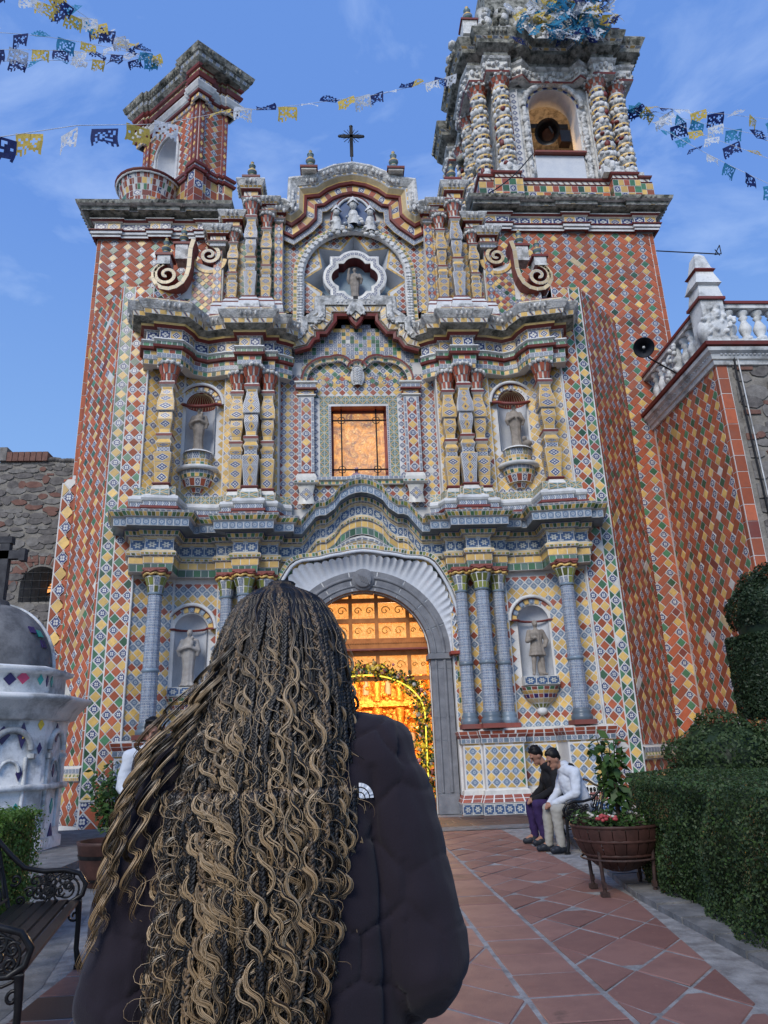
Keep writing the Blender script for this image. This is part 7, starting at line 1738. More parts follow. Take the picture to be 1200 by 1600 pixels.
for (px, py, hw, hh, mat, r_) in ((4, 1149, .11, .14, 'tile_purple', ap), (35, 1149, .075, .2, 'tile_purple', ap), (64, 1132, .05, .09, 'tile_gold', ap), (88, 1145, .09, .15, 'tile_purple', ap), (61, 1169, .04, .09, 'tile_purple', ap), (29, 1209, .05, .11, 'tile_purple', ap), (82, 1204, .05, .10, 'tile_purple', ap), (23, 1266, .06, .1, 'tile_teal', ap), (79, 1259, .06, .12, 'tile_teal', ap), (76, 1309, .11, .22, 'tile_purple', ap), (15, 1061, .10, .1, 'tile_purple', ap*.92), (36, 1059, .10, .1, 'tile_pink', ap*.92), (63, 1062, .05, .09, 'tile_teal', ap*.92), (73, 1064, .05, .09, 'tile_purple', ap*.92), (80, 1065, .05, .09, 'tile_teal', ap*.92), (5, 1061, .0, .0, '', 0)):
    if hw == 0: continue
    q_, n = onoct(px, py, r_); u = Vector((-n.y, n.x, 0))
    m = MB(); A = [q_+n*.004+V(0, 0, -hh), q_+n*.004+u*hw, q_+n*.004+V(0, 0, hh), q_+n*.004-u*hw]; m.prism(A, n*.012, None, mat); m.build('tile', tc_)
q_, n = onoct(35, 1149, ap); m = MB(); u = Vector((-n.y, n.x, 0)); m.tube([q_+n*.02+V(0, 0, .09)-u*.0, q_+n*.02+u*.03+V(0, 0, .02), q_+n*.02+V(0, 0, -.05)], .012, 'tile_gold', 5); m.build('gilding', tc_)
for (px, py) in ((50, 985), (61, 991), (67, 1007)):
    d = ray(px, py); 
    for t in np.linspace(10, 14, 200):
        q_ = CAM+d*(t/d.y)
        if math.hypot(q_.x-tcx, q_.y-TY)**2/rd**2+((q_.z-z_d1-.12)/(dtop-z_d1-.12))**2 < 1.0: break
    nn = Vector((q_.x-tcx, q_.y-TY, (q_.z-z_d1)*.8)).normalized(); u = nn.cross(V(0, 0, 1)).normalized(); v_ = u.cross(nn)
    m = MB(); m.prism([q_+u*.06-v_*.07, q_+u*.06+v_*.07, q_-u*.06+v_*.07, q_-u*.06-v_*.07][::-1], nn*.02, None, 'tile_teal' if px == 61 else 'tile_purple'); m.build('tile', tc_)
m = MB(); zx = P(6, 868, TY)[1]; ztop = P(6, 845, TY)[1]
m.box((tcx, TY, (dtop+ztop)/2), (.16, .13, ztop-dtop), 'dark_stone'); m.box((tcx, TY, zx), (.64, .13, .15), 'dark_stone'); m.box((tcx, TY, ztop), (.22, .15, .12), 'dark_stone')
for s_ in (-1, 1): m.box((tcx+s_*.31, TY, zx), (.1, .15, .22), 'dark_stone')
m.lathe([(.2, dtop-.05), (.16, dtop+.05), (.1, dtop+.08)], (tcx, TY, 0), 10, 'dark_stone'); m.build('cross', tc_)

# ================================================================== PLANTS
def surf_box(n, boxes, jit=.03):
    """points+normals scattered on axis aligned boxes"""
    P_, N_ = [], []
    for (x0, y0, z0, x1, y1, z1, faces, dens) in boxes:
        for f_ in faces:
            ax = {'-x': 0, '+x': 0, '-y': 1, '+y': 1, '+z': 2}[f_]; lo = np.array([x0, y0, z0]); hi = np.array([x1, y1, z1]); d_ = hi-lo
            ar = d_[(ax+1) % 3]*d_[(ax+2) % 3]; k = int(ar*dens); p = lo+rs.uniform(0, 1, (k, 3))*d_; p[:, ax] = lo[ax] if f_[0] == '-' else hi[ax]; nv_ = np.zeros((k, 3)); nv_[:, ax] = -1 if f_[0] == '-' else 1
            P_.append(p+nv_*rs.normal(0, jit, (k, 1))-nv_*rs.exponential(jit, (k, 1))); N_.append(nv_)
    return np.concatenate(P_), np.concatenate(N_)
# right hedge : follows the kerb
hd = thing('hedge', 'long clipped dark green box hedge bordering the right side of the pavement', 'hedge', (3.5, 7, 0))
def hedge_x(y): return 2.18+max(0, (y-4.5))*.055+max(0, y-7.2)*.22
n1 = 44000; ys = rs.uniform(2.2, 9.5, n1)**1.0; hz = rs.uniform(.03, 1.0, n1)
px_ = np.array([hedge_x(y) for y in ys]); bump = .05*np.sin(ys*3.1)+.04*np.sin(ys*7.7+hz*5)+.03*np.sin(hz*9+ys*2)
A = np.stack([px_+bump+rs.exponential(.035, n1), ys, hz], 1); NA = np.tile([-1., 0, .2], (n1, 1))
n2 = 46000; y2 = rs.uniform(2.2, 9.5, n2); x2 = np.array([hedge_x(y) for y in y2])+rs.uniform(0, 1, n2)**1.3*4.6
B_ = np.stack([x2, y2, 1.0+.02*np.sin(x2*4)+.02*np.sin(y2*5)-rs.exponential(.02, n2)], 1); NB = np.tile([0, 0, 1.], (n2, 1))
n3 = 6000; x3 = rs.uniform(hedge_x(9.5), 6.6, n3); C_ = np.stack([x3, 9.5+rs.normal(0, .03, n3), rs.uniform(0, 1, n3)], 1); NC = np.tile([0, 1., 0], (n3, 1))
leaf_mesh('foliage', np.concatenate([A, B_, C_]), np.concatenate([NA, NB, NC]), .032, 'leaf_hedge', hd, 'stuff', jit=.6, mats=['leaf_hedge']*5+['leaf_dark', 'leaf_plant'])
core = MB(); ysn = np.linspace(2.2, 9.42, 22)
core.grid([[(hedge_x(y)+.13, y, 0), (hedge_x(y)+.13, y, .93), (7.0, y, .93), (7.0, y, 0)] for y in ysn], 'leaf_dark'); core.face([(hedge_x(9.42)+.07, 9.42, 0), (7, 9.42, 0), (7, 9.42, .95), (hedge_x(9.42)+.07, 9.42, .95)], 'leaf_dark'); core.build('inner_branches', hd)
def blob(cx, cy, cz, rx, ry, rz, n, hemi=False):
    v = rs.normal(0, 1, (n, 3)); v /= np.linalg.norm(v, axis=1, keepdims=True)
    if hemi: v[:, 2] = np.abs(v[:, 2])
    rad = 1+.07*np.sin(v[:, 0]*7+cx*3)+.07*np.sin(v[:, 2]*9+cy)+.05*np.sin(v[:, 1]*13); rad -= rs.exponential(.05, n)
    return v*rad[:, None]*[rx, ry, rz]+[cx, cy, cz], v
def bush(name, label, cat, parts, size, mat, coremat='leaf_dark'):
    t = thing(name, label, cat, (parts[0][0], parts[0][1], 0)); PP, NN = [], []; c = MB()
    for (cx, cy, cz, rx, ry, rz, n, ty) in parts:
        if ty == 'cyl':
            th = rs.uniform(0, 2*PI, n); zz = rs.uniform(-1, 1, n); k = n//3
            p = np.stack([cx+rx*np.cos(th)*(1-rs.exponential(.03, n)+.03*np.sin(th*5)), cy+ry*np.sin(th)*(1-rs.exponential(.03, n)), cz+rz*zz], 1); nn = np.stack([np.cos(th), np.sin(th), zz*0], 1)
            rr = np.sqrt(rs.uniform(0, 1, k)); top = np.stack([cx+rx*rr*np.cos(th[:k]), cy+ry*rr*np.sin(th[:k]), cz+rz*(1-.06*rr**3)+rs.normal(0, .02, k)], 1); PP += [p, top]; NN += [nn, np.tile([0, 0, 1.], (k, 1))]
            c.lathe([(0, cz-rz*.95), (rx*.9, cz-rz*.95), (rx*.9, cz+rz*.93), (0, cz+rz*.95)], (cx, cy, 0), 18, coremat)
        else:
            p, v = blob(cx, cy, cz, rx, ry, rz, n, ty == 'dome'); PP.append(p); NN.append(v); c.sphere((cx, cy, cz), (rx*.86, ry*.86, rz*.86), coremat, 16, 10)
    c.tube([(parts[0][0], parts[0][1], 0), (parts[0][0], parts[0][1], parts[-1][2])], .06, 'bark', 8); c.build('trunk', t)
    leaf_mesh('foliage', np.concatenate(PP), np.concatenate(NN), size, mat, t, 'stuff', jit=.6); return t
tx, tz = P(1222, 1060, 11.2); bush('topiary', 'tall dark topiary clipped into a cylinder with a rounded cap at the right edge', 'topiary', [(tx, 11.2, 2.25, .70, .70, .62, 16000, 'cyl'), (tx+.02, 11.2, 3.02, .60, .60, .92, 11000, 'dome')], .05, 'leaf_dark')
bush('bush', 'large round dark green bush behind the hedge in front of the topiary', 'bush', [(5.0, 10.9, .98, .82, .8, .72, 11000, 'b'), (5.7, 10.7, .85, .8, .8, .72, 9000, 'b')], .06, 'leaf_hedge')
# left box hedge block
t = thing('box_hedge', 'square clipped light green box hedge behind the iron bench on the left', 'hedge', (-3.6, 6.8, 0)); xh = P(68, 1268, 7.0)[0]
p, n_ = surf_box(0, [(-5.0, 6.2, .15, xh, 7.0, .985, ('+x', '-y', '+z'), 7500)], .022); leaf_mesh('foliage', p, n_, .03, 'leaf_light', t, 'stuff', jit=.5)
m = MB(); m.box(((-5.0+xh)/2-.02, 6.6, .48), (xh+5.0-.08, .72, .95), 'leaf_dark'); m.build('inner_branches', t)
def potplant(name, label, x, y, z0, n, h, spread, leaf, stems=7, flower=None):
    t = thing(name, label, 'plant', (x, y, z0)); m = MB(); PP, NN = [], []
    for k in range(stems):
        a = random.uniform(0, 2*PI); sp = spread*random.uniform(.2, 1); hh = h*random.uniform(.6, 1.05); pts = [Vector((x, y, z0)), Vector((x+sp*.4*math.cos(a), y+sp*.4*math.sin(a), z0+hh*.5)), Vector((x+sp*math.cos(a), y+sp*math.sin(a), z0+hh))]
        m.tube([pts[0].lerp(pts[1], .0), pts[1], pts[2]], [.012, .009, .005], 'bark', 5)
        for i in range(n//stems):
            tt = random.uniform(.25, 1.02); q_ = pts[0].lerp(pts[1], tt*2) if tt < .5 else pts[1].lerp(pts[2], tt*2-1); rr = .11*random.random()**.5+.02; b_ = random.uniform(0, 2*PI)
            PP.append((q_.x+rr*math.cos(b_), q_.y+rr*math.sin(b_), q_.z+random.uniform(-.05, .05))); NN.append((math.cos(b_)*.5, math.sin(b_)*.5, .8))
    m.build('stem', t); leaf_mesh('leaves', np.array(PP), np.array(NN), leaf, 'leaf_plant', t, 'stuff', aspect=.5, jit=.5)
    if flower:
        f_ = MB()
        for k in range(flower[0]): f_.sphere((x+random.uniform(-.3, .3), y+random.uniform(-.3, .3), z0+flower[2]+random.uniform(0, .05)), (.02, .02, .014), flower[1], 6, 4)
        f_.build('flowers', t, kind='stuff')
    return t
# left planter tub
lx, ly = -3.30, 9.6
t = thing('planter', 'dark round wooden tub planter on the paving beside the bench on the left', 'planter', (lx, ly, 0))
m = MB(); m.lathe([(.27, .0), (.34, .20), (.385, .44), (.40, .48), (.36, .48), (.35, .42)], (lx, ly, 0), 28, 'barrel_wood'); m.build('tub', t, True)
m = MB(); m.lathe([(.365, .30), (.375, .34)], (lx, ly, 0), 28, 'iron_black'); m.lathe([(.30, .06), (.31, .09)], (lx, ly, 0), 28, 'iron_black'); m.build('hoop', t)
m = MB(); m.lathe([(.36, .42), (0, .43)], (lx, ly, 0), 20, 'soil'); m.build('soil', t)
potplant('potted_shrub', 'green leafy shrub growing from the dark tub planter on the left', lx-.02, ly, .42, 1100, .92, .40, .085, 12)
# right planter : half barrel on an iron stand
rx_, ry_ = P(962, 1290, 7.65)[0], 7.65
t = thing('planter', 'brown half-round staved planter on an iron stand beside the right hedge', 'planter', (rx_, ry_, 0)); zr = P(962, 1287, 7.5)[1]
RB = .43; nst = 22
for k in range(nst):
    m = MB(); a, b = 2*PI*(k+.03)/nst, 2*PI*(k+.97)/nst; rows = []
    for i in range(9):
        t_ = i/8; ang = R(88)*(1-t_); 
        rr = RB*math.cos(R(78)*(1-t_)); zz = zr-.44*math.sin(R(78)*(1-t_))
        rows.append([(rx_+rr*math.cos(a), ry_+rr*math.sin(a), zz), (rx_+rr*1.012*math.cos((a+b)/2), ry_+rr*1.012*math.sin((a+b)/2), zz), (rx_+rr*math.cos(b), ry_+rr*math.sin(b), zz)])
    m.grid(rows, 'barrel_wood'); m.build('stave', t, True)
m = MB()
for z_, rr in ((zr-.015, RB*1.02), (zr-.14, RB*.955), (zr-.27, RB*.80)): m.lathe([(rr, z_-.012), (rr+.008, z_), (rr, z_+.012)], (rx_, ry_, 0), 32, 'barrel_wood')
m.build('hoop', t)
m = MB(); m.lathe([(RB*.97, zr-.05), (0, zr-.03)], (rx_, ry_, 0), 20, 'soil'); m.build('soil', t)
m = MB()
for k in range(4):
    a = R(40+90*k); p0 = (rx_+.36*math.cos(a), ry_+.36*math.sin(a), zr-.16); p1 = (rx_+.33*math.cos(a), ry_+.33*math.sin(a), .04)
    m.tube([p0, p1], .018, 'iron_rust', 6); m.box((p1[0], p1[1], .02), (.07, .07, .04), 'iron_rust'); m.box((p1[0]*1.0, p1[1], .10), (.03, .06, .05), 'iron_rust')
m.lathe([(.36, .30), (.375, .31), (.36, .32)], (rx_, ry_, 0), 24, 'iron_rust'); m.build('stand', t)
potplant('potted_shrub', 'young shrub with broad glossy leaves rising from the planter beside the right hedge', rx_+.05, ry_, zr-.03, 260, .80, .16, .12, 6)
tt_ = potplant('flowering_plants', 'low trailing plants with pink and white flowers filling the planter rim', rx_, ry_, zr-.06, 1500, .14, .44, .05, 40, (26, 'petal_white', .10))
m = MB()
for k in range(16): m.sphere((rx_-.18+random.uniform(-.1, .1), ry_-.28+random.uniform(-.08, .08), zr+.05+random.uniform(0, .04)), (.022, .022, .016), 'leaf_flower', 6, 4)
m.build('blossoms', tt_, kind='stuff')

# ================================================================== BENCHES
def scroll(m, c, r_, ax, s_=1, turns=1.3, rad=.009, mat='iron_black'):
    """flat spiral in the plane spanned by ax and z"""
    ax = Vector(ax).normalized(); m.tube([Vector(c)+ax*x+V(0, 0, z) for x, z in spiral(0, 0, r_, turns, s_, 16, random.uniform(0, 6))], rad, mat, 5)
def bench(name, label, origin, yaw, L=1.6):
    """local: x along the length, +y forward, seat height .42"""
    t = thing(name, label, 'bench', (0, 0, 0)); seatd = .42
    for k in range(6):
        y = .03+k*.075; m = MB(); m.box((0, y, .42+.012*math.sin(k*.6)), (L, .058, .022), 'iron_black'); m.build('slat', t)
    m = MB(); backtop = lambda u: .84+.06*math.cos(u*PI)*1.0
    B_ = lambda x, z: Vector((x, -.03-(z-.42)*.28, z))
    pts = [B_(x, .80+.05*math.cos(PI*x/L*1.0)+.02*math.cos(3*PI*x/L)) for x in np.linspace(-L/2, L/2, 25)]; m.tube(pts, .016, 'iron_black', 6)
    m.tube([B_(-L/2, .68), B_(L/2, .68)], .009, 'iron_black', 5); m.tube([B_(-L/2, .47), B_(L/2, .47)], .013, 'iron_black', 5)
    for x in np.linspace(-L/2+.05, L/2-.05, 20):
        m.tube([B_(x, .47), B_(x+.012, .52), B_(x, .57), B_(x-.012, .62), B_(x, .68)], [.008, .012, .007, .012, .008], 'iron_black', 5)
    for x in np.linspace(-L/2+.07, L/2-.07, 12): scroll(m, B_(x, .745), .045, (1, 0, 0), 1 if int(x*10) % 2 else -1)
    m.build('backrest', t)
    for s_ in (-1, 1):
        x = s_*L/2; m = MB()
        m.tube([B_(x, .88), B_(x, .42), Vector((x, .0, .40))], .016, 'iron_black', 6); m.sphere(B_(x, .90), .03, 'iron_black', 8, 6)
        pts = [B_(x, .86)+V(0, 0, 0), V(x, -.04, .74), V(x, .05, .66), V(x, .18, .63), V(x, .32, .63), V(x, .42, .60), V(x, .47, .53), V(x, .45, .46), V(x, .38, .42)]; m.tube(pts, .018, 'iron_black', 7)
        c = V(x, .34, .50)
        for r_ in (.12, .085, .05): m.tube([c+V(0, r_*math.cos(2*PI*i/18), r_*math.sin(2*PI*i/18)) for i in range(19)], .008, 'iron_black', 5)
        for i in range(22):
            y_ = random.uniform(.0, .40); scroll(m, (x, y_, random.uniform(.45, .60)), random.uniform(.03, .05), (0, 1, 0), random.choice((-1, 1)))
        m.tube([V(x, 0, .42), V(x, .45, .42)], .014, 'iron_black', 6); m.build('armrest', t)
        for (y0, y1) in ((.43, .47), (-.0, -.08)):
            m = MB(); m.tube([V(x, y0, .42), V(x, y0+.01, .28), V(x, (y0+y1)/2-.01, .12), V(x, y1, .0)], [.024, .018, .018, .026], 'iron_black', 7); scroll(m, (x, y0-.02, .33), .045, (0, 1, 0)); m.box((x, y1, .012), (.05, .07, .024), 'iron_black'); m.build('leg', t)
    t.location = origin; t.rotation_euler = (0, 0, yaw); return t
bench('garden_bench', 'black cast iron scrollwork bench in the left foreground beside the woman', (-2.68, 4.87, 0), R(-90+11), 1.95)
bench('garden_bench', 'black cast iron scrollwork bench with two seated men in front of the church', (2.80, 11.2, 0), R(90+2), 1.7)

# ================================================================== PEOPLE
def vnoise(co, freq, seed, k=7):
    g_ = np.random.RandomState(seed); o_ = np.zeros(len(co))
    for i in range(k):
        d_ = g_.normal(0, 1, 3); d_ /= np.linalg.norm(d_); fr_ = freq*g_.uniform(.6, 1.5); o_ += np.sin(co@d_*fr_+g_.uniform(0, 6)+1.3*np.sin(co@g_.normal(0, .6, 3)*freq*.5))
    return o_/k**.5

def person(name, label, origin, F, J, cl, voxel=.011, sc_=1.0):
    """J: joints in local (forward, side, up); cl: clothing materials"""
    F = Vector((F[0], F[1], 0)).normalized(); S = V(0, 0, 1).cross(F); O = Vector(origin)
    q = lambda p: O+F*p[0]*sc_+S*p[1]*sc_+V(0, 0, p[2]*sc_)
    k = sc_; t = thing(name, label, 'person', origin)
    RM = Matrix((F, S, V(0, 0, 1))).transposed().to_4x4()
    hd_ = J['head']; tilt = Matrix.Rotation(R(J.get('tilt', 0)), 4, 'Y'); turn = Matrix.Rotation(R(J.get('turn', 0)), 4, 'Z'); HM = RM @ turn @ tilt
    hq = lambda x, y, z: q(hd_)+(HM @ Vector((x*k, y*k, z*k)))
    b = MB()
    ell(b, hq(-.01, 0, .02), (.098*k, .076*k, .105*k), rot=HM); ell(b, hq(.025, 0, -.055), (.062*k, .056*k, .065*k), rot=HM); cap(b, hq(.09, 0, .015), .010*k, hq(.112, 0, -.022), .015*k); ell(b, hq(.085, 0, -.062), (.014*k, .026*k, .012*k), rot=HM); ell(b, hq(.075, 0, -.10), (.022*k, .026*k, .018*k), rot=HM); ell(b, hq(.082, 0, .035), (.018*k, .05*k, .010*k), rot=HM)
    for s_ in (-1, 1): ell(b, hq(-.005, s_*.078, -.01), (.02*k, .012*k, .032*k), rot=HM)
    cap(b, q(J['neck']), .056*k, hq(-.02, 0, -.05), .052*k)
    cap(b, q(J['chest']), .13*k, q(J['pelvis']), .125*k)
    for i, s_ in enumerate((1, -1)):
        sh_, el, wr, hp, kn, an, to = [q(J[n_][i]) for n_ in ('sh', 'el', 'wr', 'hip', 'knee', 'ank', 'toe')]
        cap(b, q(J['neck']), .05*k, sh_, .055*k); cap(b, sh_, .05*k, el, .042*k); cap(b, el, .04*k, wr, .028*k)
        hdir = (wr-el).normalized(); hc = wr+hdir*.045*k; ell(b, hc, (.036*k, .03*k, .032*k))
        side = hdir.cross(V(0, 0, 1)).normalized()
        inw = (q(J['pelvis'])-hc); inw = (inw-hdir*inw.dot(hdir)).normalized()
        curl = V(0, 0, -1)*.6+(-S*s_)*.5
        for f_ in range(4):
            a0 = hc+hdir*.025*k+side*(.022-.015*f_)*k; L_ = (.034, .04, .037, .028)[f_]*k; a1 = a0+hdir*L_+curl*.008*k; a2 = a1+(hdir*.45+curl)*L_*.8; cap(b, a0, .0105*k, a1, .0095*k); cap(b, a1, .0095*k, a2, .008*k)
        cap(b, wr+hdir*.02*k+(-S*s_)*.02*k, .012*k, wr+hdir*.06*k+(-S*s_)*.042*k, .010*k)
        cap(b, hp, .075*k, kn, .055*k); cap(b, kn, .052*k, an, .036*k); cap(b, an, .035*k, to, .028*k)
    mobj('body', fuse(b, .0095*k, 'skin', 3), t)
    e = MB()
    for s_ in (-1, 1): e.sphere(hq(.081, s_*.030, .012), .011*k, 'hair_black', 8, 6); 
    e.build('eyes', t)
    h = MB(); ell(h, hq(-.028, 0, .050), (.098*k, .086*k, .098*k), rot=HM); ell(h, hq(-.065, 0, .0), (.05*k, .074*k, .06*k), rot=HM)
    for kx in range(26): 
        a = random.uniform(0, 2*PI); c_ = random.uniform(0, 1); ell(h, hq(-.02+.085*math.cos(a)*c_, .07*math.sin(a)*c_, .075+.065*math.sqrt(1-c_*c_*.9)), (.022*k, .018*k, .02*k), seg=8, rings=6)
    mobj('hair', fuse(h, .009*k, 'hair_black', 1), t)
    nzs = J.get('seed', 1.0)
    def folds(co, no):
        f = vnoise(co, 34, int(nzs*7))*.0045+vnoise(co, 75, int(nzs*7)+1)*.002; return co+no*f[:, None]
    j = MB(); cap(j, q(J['chest']), .165*k, q(J['pelvis']), .165*k); 
    cap(j, q(J['neck']), .075*k, q(J['chest']), .16*k); [cap(j, q(J['neck'])+V(0, 0, -.01), .072*k, q(J['sh'][i]), .083*k) for i in range(2)]
    for i in range(2):
        sh_, el, wr = [q(J[n_][i]) for n_ in ('sh', 'el', 'wr')]; cap(j, q(J['chest'])+V(0, 0, .05*k), .11*k, sh_, .075*k); cap(j, sh_, .078*k, el, .062*k); cap(j, el, .062*k, wr, .043*k)
    if cl.get('hood'): ell(j, hq(-.10, 0, -.13), (.09*k, .11*k, .05*k))
    mobj('jacket', fuse(j, .012*k, cl['top'], 2, folds), t)
    l = MB(); cap(l, q(J['pelvis'])+V(0, 0, -.01), .135*k, q(J['pelvis']), .14*k)
    for i in range(2):
        hp, kn, an = [q(J[n_][i]) for n_ in ('hip', 'knee', 'ank')]; cap(l, hp, .098*k, kn, .078*k); cap(l, kn, .076*k, an+V(0, 0, -.005), .056*k)
    mobj('trousers', fuse(l, .012*k, cl['legs'], 2, folds), t)
    for i in range(2):
        an, to = q(J['ank'][i]), q(J['toe'][i]); s2 = MB(); d_ = (to-an); d_.z = 0; d_.normalize(); heel = Vector((an.x, an.y, .045))-d_*.03
        cap(s2, heel, .045*k, Vector((to.x, to.y, .04)), .042*k); cap(s2, Vector((an.x, an.y, an.z+.05)), .044*k, Vector((an.x, an.y, an.z)), .048*k); cap(s2, Vector((an.x, an.y, an.z)), .048*k, heel+d_*.03, .048*k); ell(s2, (heel+d_*.10)+V(0, 0, .01), (.06, .05, .045)); me = fuse(s2, .009, 'shoe_dark', 2)
        n = len(me.vertices); co = np.zeros(n*3, np.float32); me.vertices.foreach_get('co', co); co = co.reshape(-1, 3); co[:, 2] = np.maximum(co[:, 2], .002); me.vertices.foreach_set('co', co.ravel()); mobj('shoe', me, t)
    return t, q
JS = dict(head=(.34, 0, 1.17), neck=(.21, 0, 1.04), chest=(.12, 0, .88), pelvis=(0, 0, .56), sh=[(.13, .19, .99), (.13, -.19, .99)], el=[(.17, .27, .74), (.20, -.25, .74)], wr=[(.43, .07, .60), (.43, -.06, .61)],
          hip=[(.02, .10, .52), (.02, -.10, .52)], knee=[(.43, .14, .53), (.45, -.10, .53)], ank=[(.40, .14, .10), (.47, -.12, .10)], toe=[(.53, .16, .04), (.61, -.13, .04)], tilt=28, turn=12)
person('person', 'seated man in a white hooded jacket and beige trousers, head bowed', (2.70, 10.62, 0), (-1, -.12), JS, dict(top='cloth_white', legs='cloth_beige', hood=True), sc_=1.0)
m = MB(); mo = MB(); F_ = Vector((-1, -.12, 0)).normalized(); S_ = V(0, 0, 1).cross(F_); q_ = lambda a, b, c: Vector((2.70, 10.62, 0))+F_*a+S_*b+V(0, 0, c)
ell(m, q_(.12, 0, 1.07), (.075, .105, .05)); ob = mobj('jacket_lining', fuse(m, .01, 'cloth_black', 2)); link(ob, [o for o in col.objects if o.name == 'person'][0])
J2 = dict(JS); J2.update(head=(.33, 0, 1.19), tilt=34, turn=8, ank=[(.36, .12, .12), (.42, -.12, .12)], toe=[(.50, .14, .05), (.56, -.14, .05)], seed=3.0)
person('person', 'seated man in a black jacket and purple trousers on the bench', (2.68, 11.45, 0), (-1, -.05), J2, dict(top='cloth_black', legs='cloth_purple'), sc_=1.02)
JW = dict(head=(.03, 0, 1.60), neck=(.0, 0, 1.44), chest=(0, 0, 1.25), pelvis=(0, 0, .95), sh=[(0, .19, 1.38), (0, -.19, 1.38)], el=[(.03, .25, 1.10), (.03, -.25, 1.10)], wr=[(.20, .16, .98), (.20, -.16, .98)],
          hip=[(0, .10, .90), (0, -.10, .90)], knee=[(.03, .11, .48), (.0, -.11, .48)], ank=[(0, .11, .10), (-.02, -.11, .10)], toe=[(.15, .14, .04), (.13, -.14, .04)], tilt=14, turn=-10)
pw = P3(238, 1145, 7.9); ks = (P(238, 1124, 7.9)[1])/1.73
person('person', 'standing man with short black hair and a white top half hidden behind the woman', (pw.x, 7.9, 0), (.25, -1), JW, dict(top='cloth_white', legs='cloth_jeans'), sc_=ks)

# ---- woman in the foreground, seen from behind
wx = -.66; WY = 1.33
woman = thing('person', 'woman seen from behind in a dark quilted jacket with long curly highlighted braids', 'person', (wx, WY, 0))
b = MB()
ell(b, (wx, WY+.01, 1.535), (.074, .092, .112)); ell(b, (wx, WY+.07, 1.50), (.05, .05, .06)); cap(b, (wx, WY+.108, 1.545), .010, (wx, WY+.122, 1.515), .014); ell(b, (wx, WY+.105, 1.475), (.024, .012, .010))
for s_ in (-1, 1): ell(b, (wx+s_*.077, WY+.01, 1.525), (.012, .02, .03))
cap(b, (wx, WY, 1.36), .055, (wx, WY+.005, 1.46), .05); cap(b, (wx, WY, 1.22), .12, (wx, WY, .92), .13)
AR_ = {1: dict(sh=(-.492, WY, 1.335), el=(-.425, WY-.02, 1.03), wr=(-.50, WY+.20, .92)), -1: dict(sh=(-.825, WY, 1.315), el=(-.885, WY-.02, 1.01), wr=(-.80, WY+.20, .93))}
for s_ in (-1, 1):
    a = AR_[s_]; cap(b, (wx, WY, 1.33), .05, a['sh'], .05); cap(b, a['sh'], .045, a['el'], .038); cap(b, a['el'], .036, a['wr'], .026)
    wr = Vector(a['wr']); hdv = Vector((-s_*.25, 1, -.1)).normalized(); hc = wr+hdv*.045; ell(b, hc, (.034, .045, .022))
    for f_ in range(4): a0 = hc+hdv*.03+V((f_-1.5)*.017*s_, 0, 0); L_ = (.04, .046, .043, .033)[f_]; a1 = a0+hdv*L_*.6+V(0, 0, -.012); cap(b, a0, .0095, a1, .009); cap(b, a1, .009, a1+V(-s_*.01, .012, -.028), .0075)
    cap(b, wr+hdv*.02+V(-s_*.022, 0, 0), .012, wr+hdv*.055+V(-s_*.048, 0, -.01), .009)
    cap(b, (wx+s_*.095, WY, .88), .085, (wx+s_*.10, WY, .48), .055); cap(b, (wx+s_*.10, WY, .48), .052, (wx+s_*.10, WY-.02, .08), .034); cap(b, (wx+s_*.10, WY-.02, .07), .034, (wx+s_*.11, WY+.12, .035), .026)
mobj('body', fuse(b, .0095, 'skin', 3), woman)
seeds = []
for i in range(16):
    for j_ in range(22): seeds.append(((i+.5*(j_ % 2))*.105+random.uniform(-.02, .02)-.85, j_*.085+random.uniform(-.016, .016)+.3))
seeds = np.array(seeds)
def quilt(co, no):
    ang = (co[:, 0]-wx)+.55*(WY-co[:, 1])*np.sign(co[:, 0]-wx); pz = np.stack([ang, co[:, 2]], 1)
    d = np.sqrt((pz[:, None, 0]-seeds[None, :, 0])**2+(pz[:, None, 1]-seeds[None, :, 1])**2); d = np.partition(d, 1, axis=1); e = d[:, 1]-d[:, 0]
    puff = .0050*(1-np.exp(-(e/.012)))-.0042*np.exp(-(e/.0040)**2)
    # arm folds
    arm = np.abs(co[:, 0]-wx) > .205
    fold = .0040*vnoise(co*[1, 1, 1.6], 30, 5)+.0018*vnoise(co, 80, 6)
    drag = .0022*vnoise(co, 45, 8)
    h = puff*np.where(arm, .30, .8)+np.where(arm, fold, drag)
    seam = np.exp(-((co[:, 0]-(wx+.165+.03*(1.2-co[:, 2])))/.0045)**2)*(co[:, 1] < WY)*(co[:, 2] < 1.33); h = h-.0065*seam
    return (co+no*h[:, None]).astype(np.float32)
j = MB()
cap(j, (wx-.095, WY, 1.275), .098, (wx+.095, WY, 1.28), .098, seg=20); cap(j, (wx-.08, WY, 1.10), .128, (wx+.08, WY, 1.10), .128, seg=20); cap(j, (wx-.07, WY, 1.2), .125, (wx-.08, WY, .86), .135); cap(j, (wx+.07, WY, 1.2), .125, (wx+.08, WY, .86), .135); ell(j, (wx, WY, .98), (.215, .14, .2))
cap(j, (wx, WY, 1.30), .085, (wx, WY+.01, 1.40), .065, seg=20)
for s_ in (-1, 1):
    a = AR_[s_]; sh_, el, wr = Vector(a['sh']), Vector(a['el']), Vector(a['wr'])
    cap(j, (wx+s_*.03, WY, 1.378), .055, sh_+V(-s_*.03, 0, .010), .074); cap(j, sh_, .077, sh_.lerp(el, .5)+V(s_*.008, 0, 0), .076, seg=18); cap(j, sh_.lerp(el, .5)+V(s_*.008, 0, 0), .076, el, .072, seg=18); cap(j, el, .072, el.lerp(wr, .5), .062, seg=18); cap(j, el.lerp(wr, .5), .062, wr, .045)
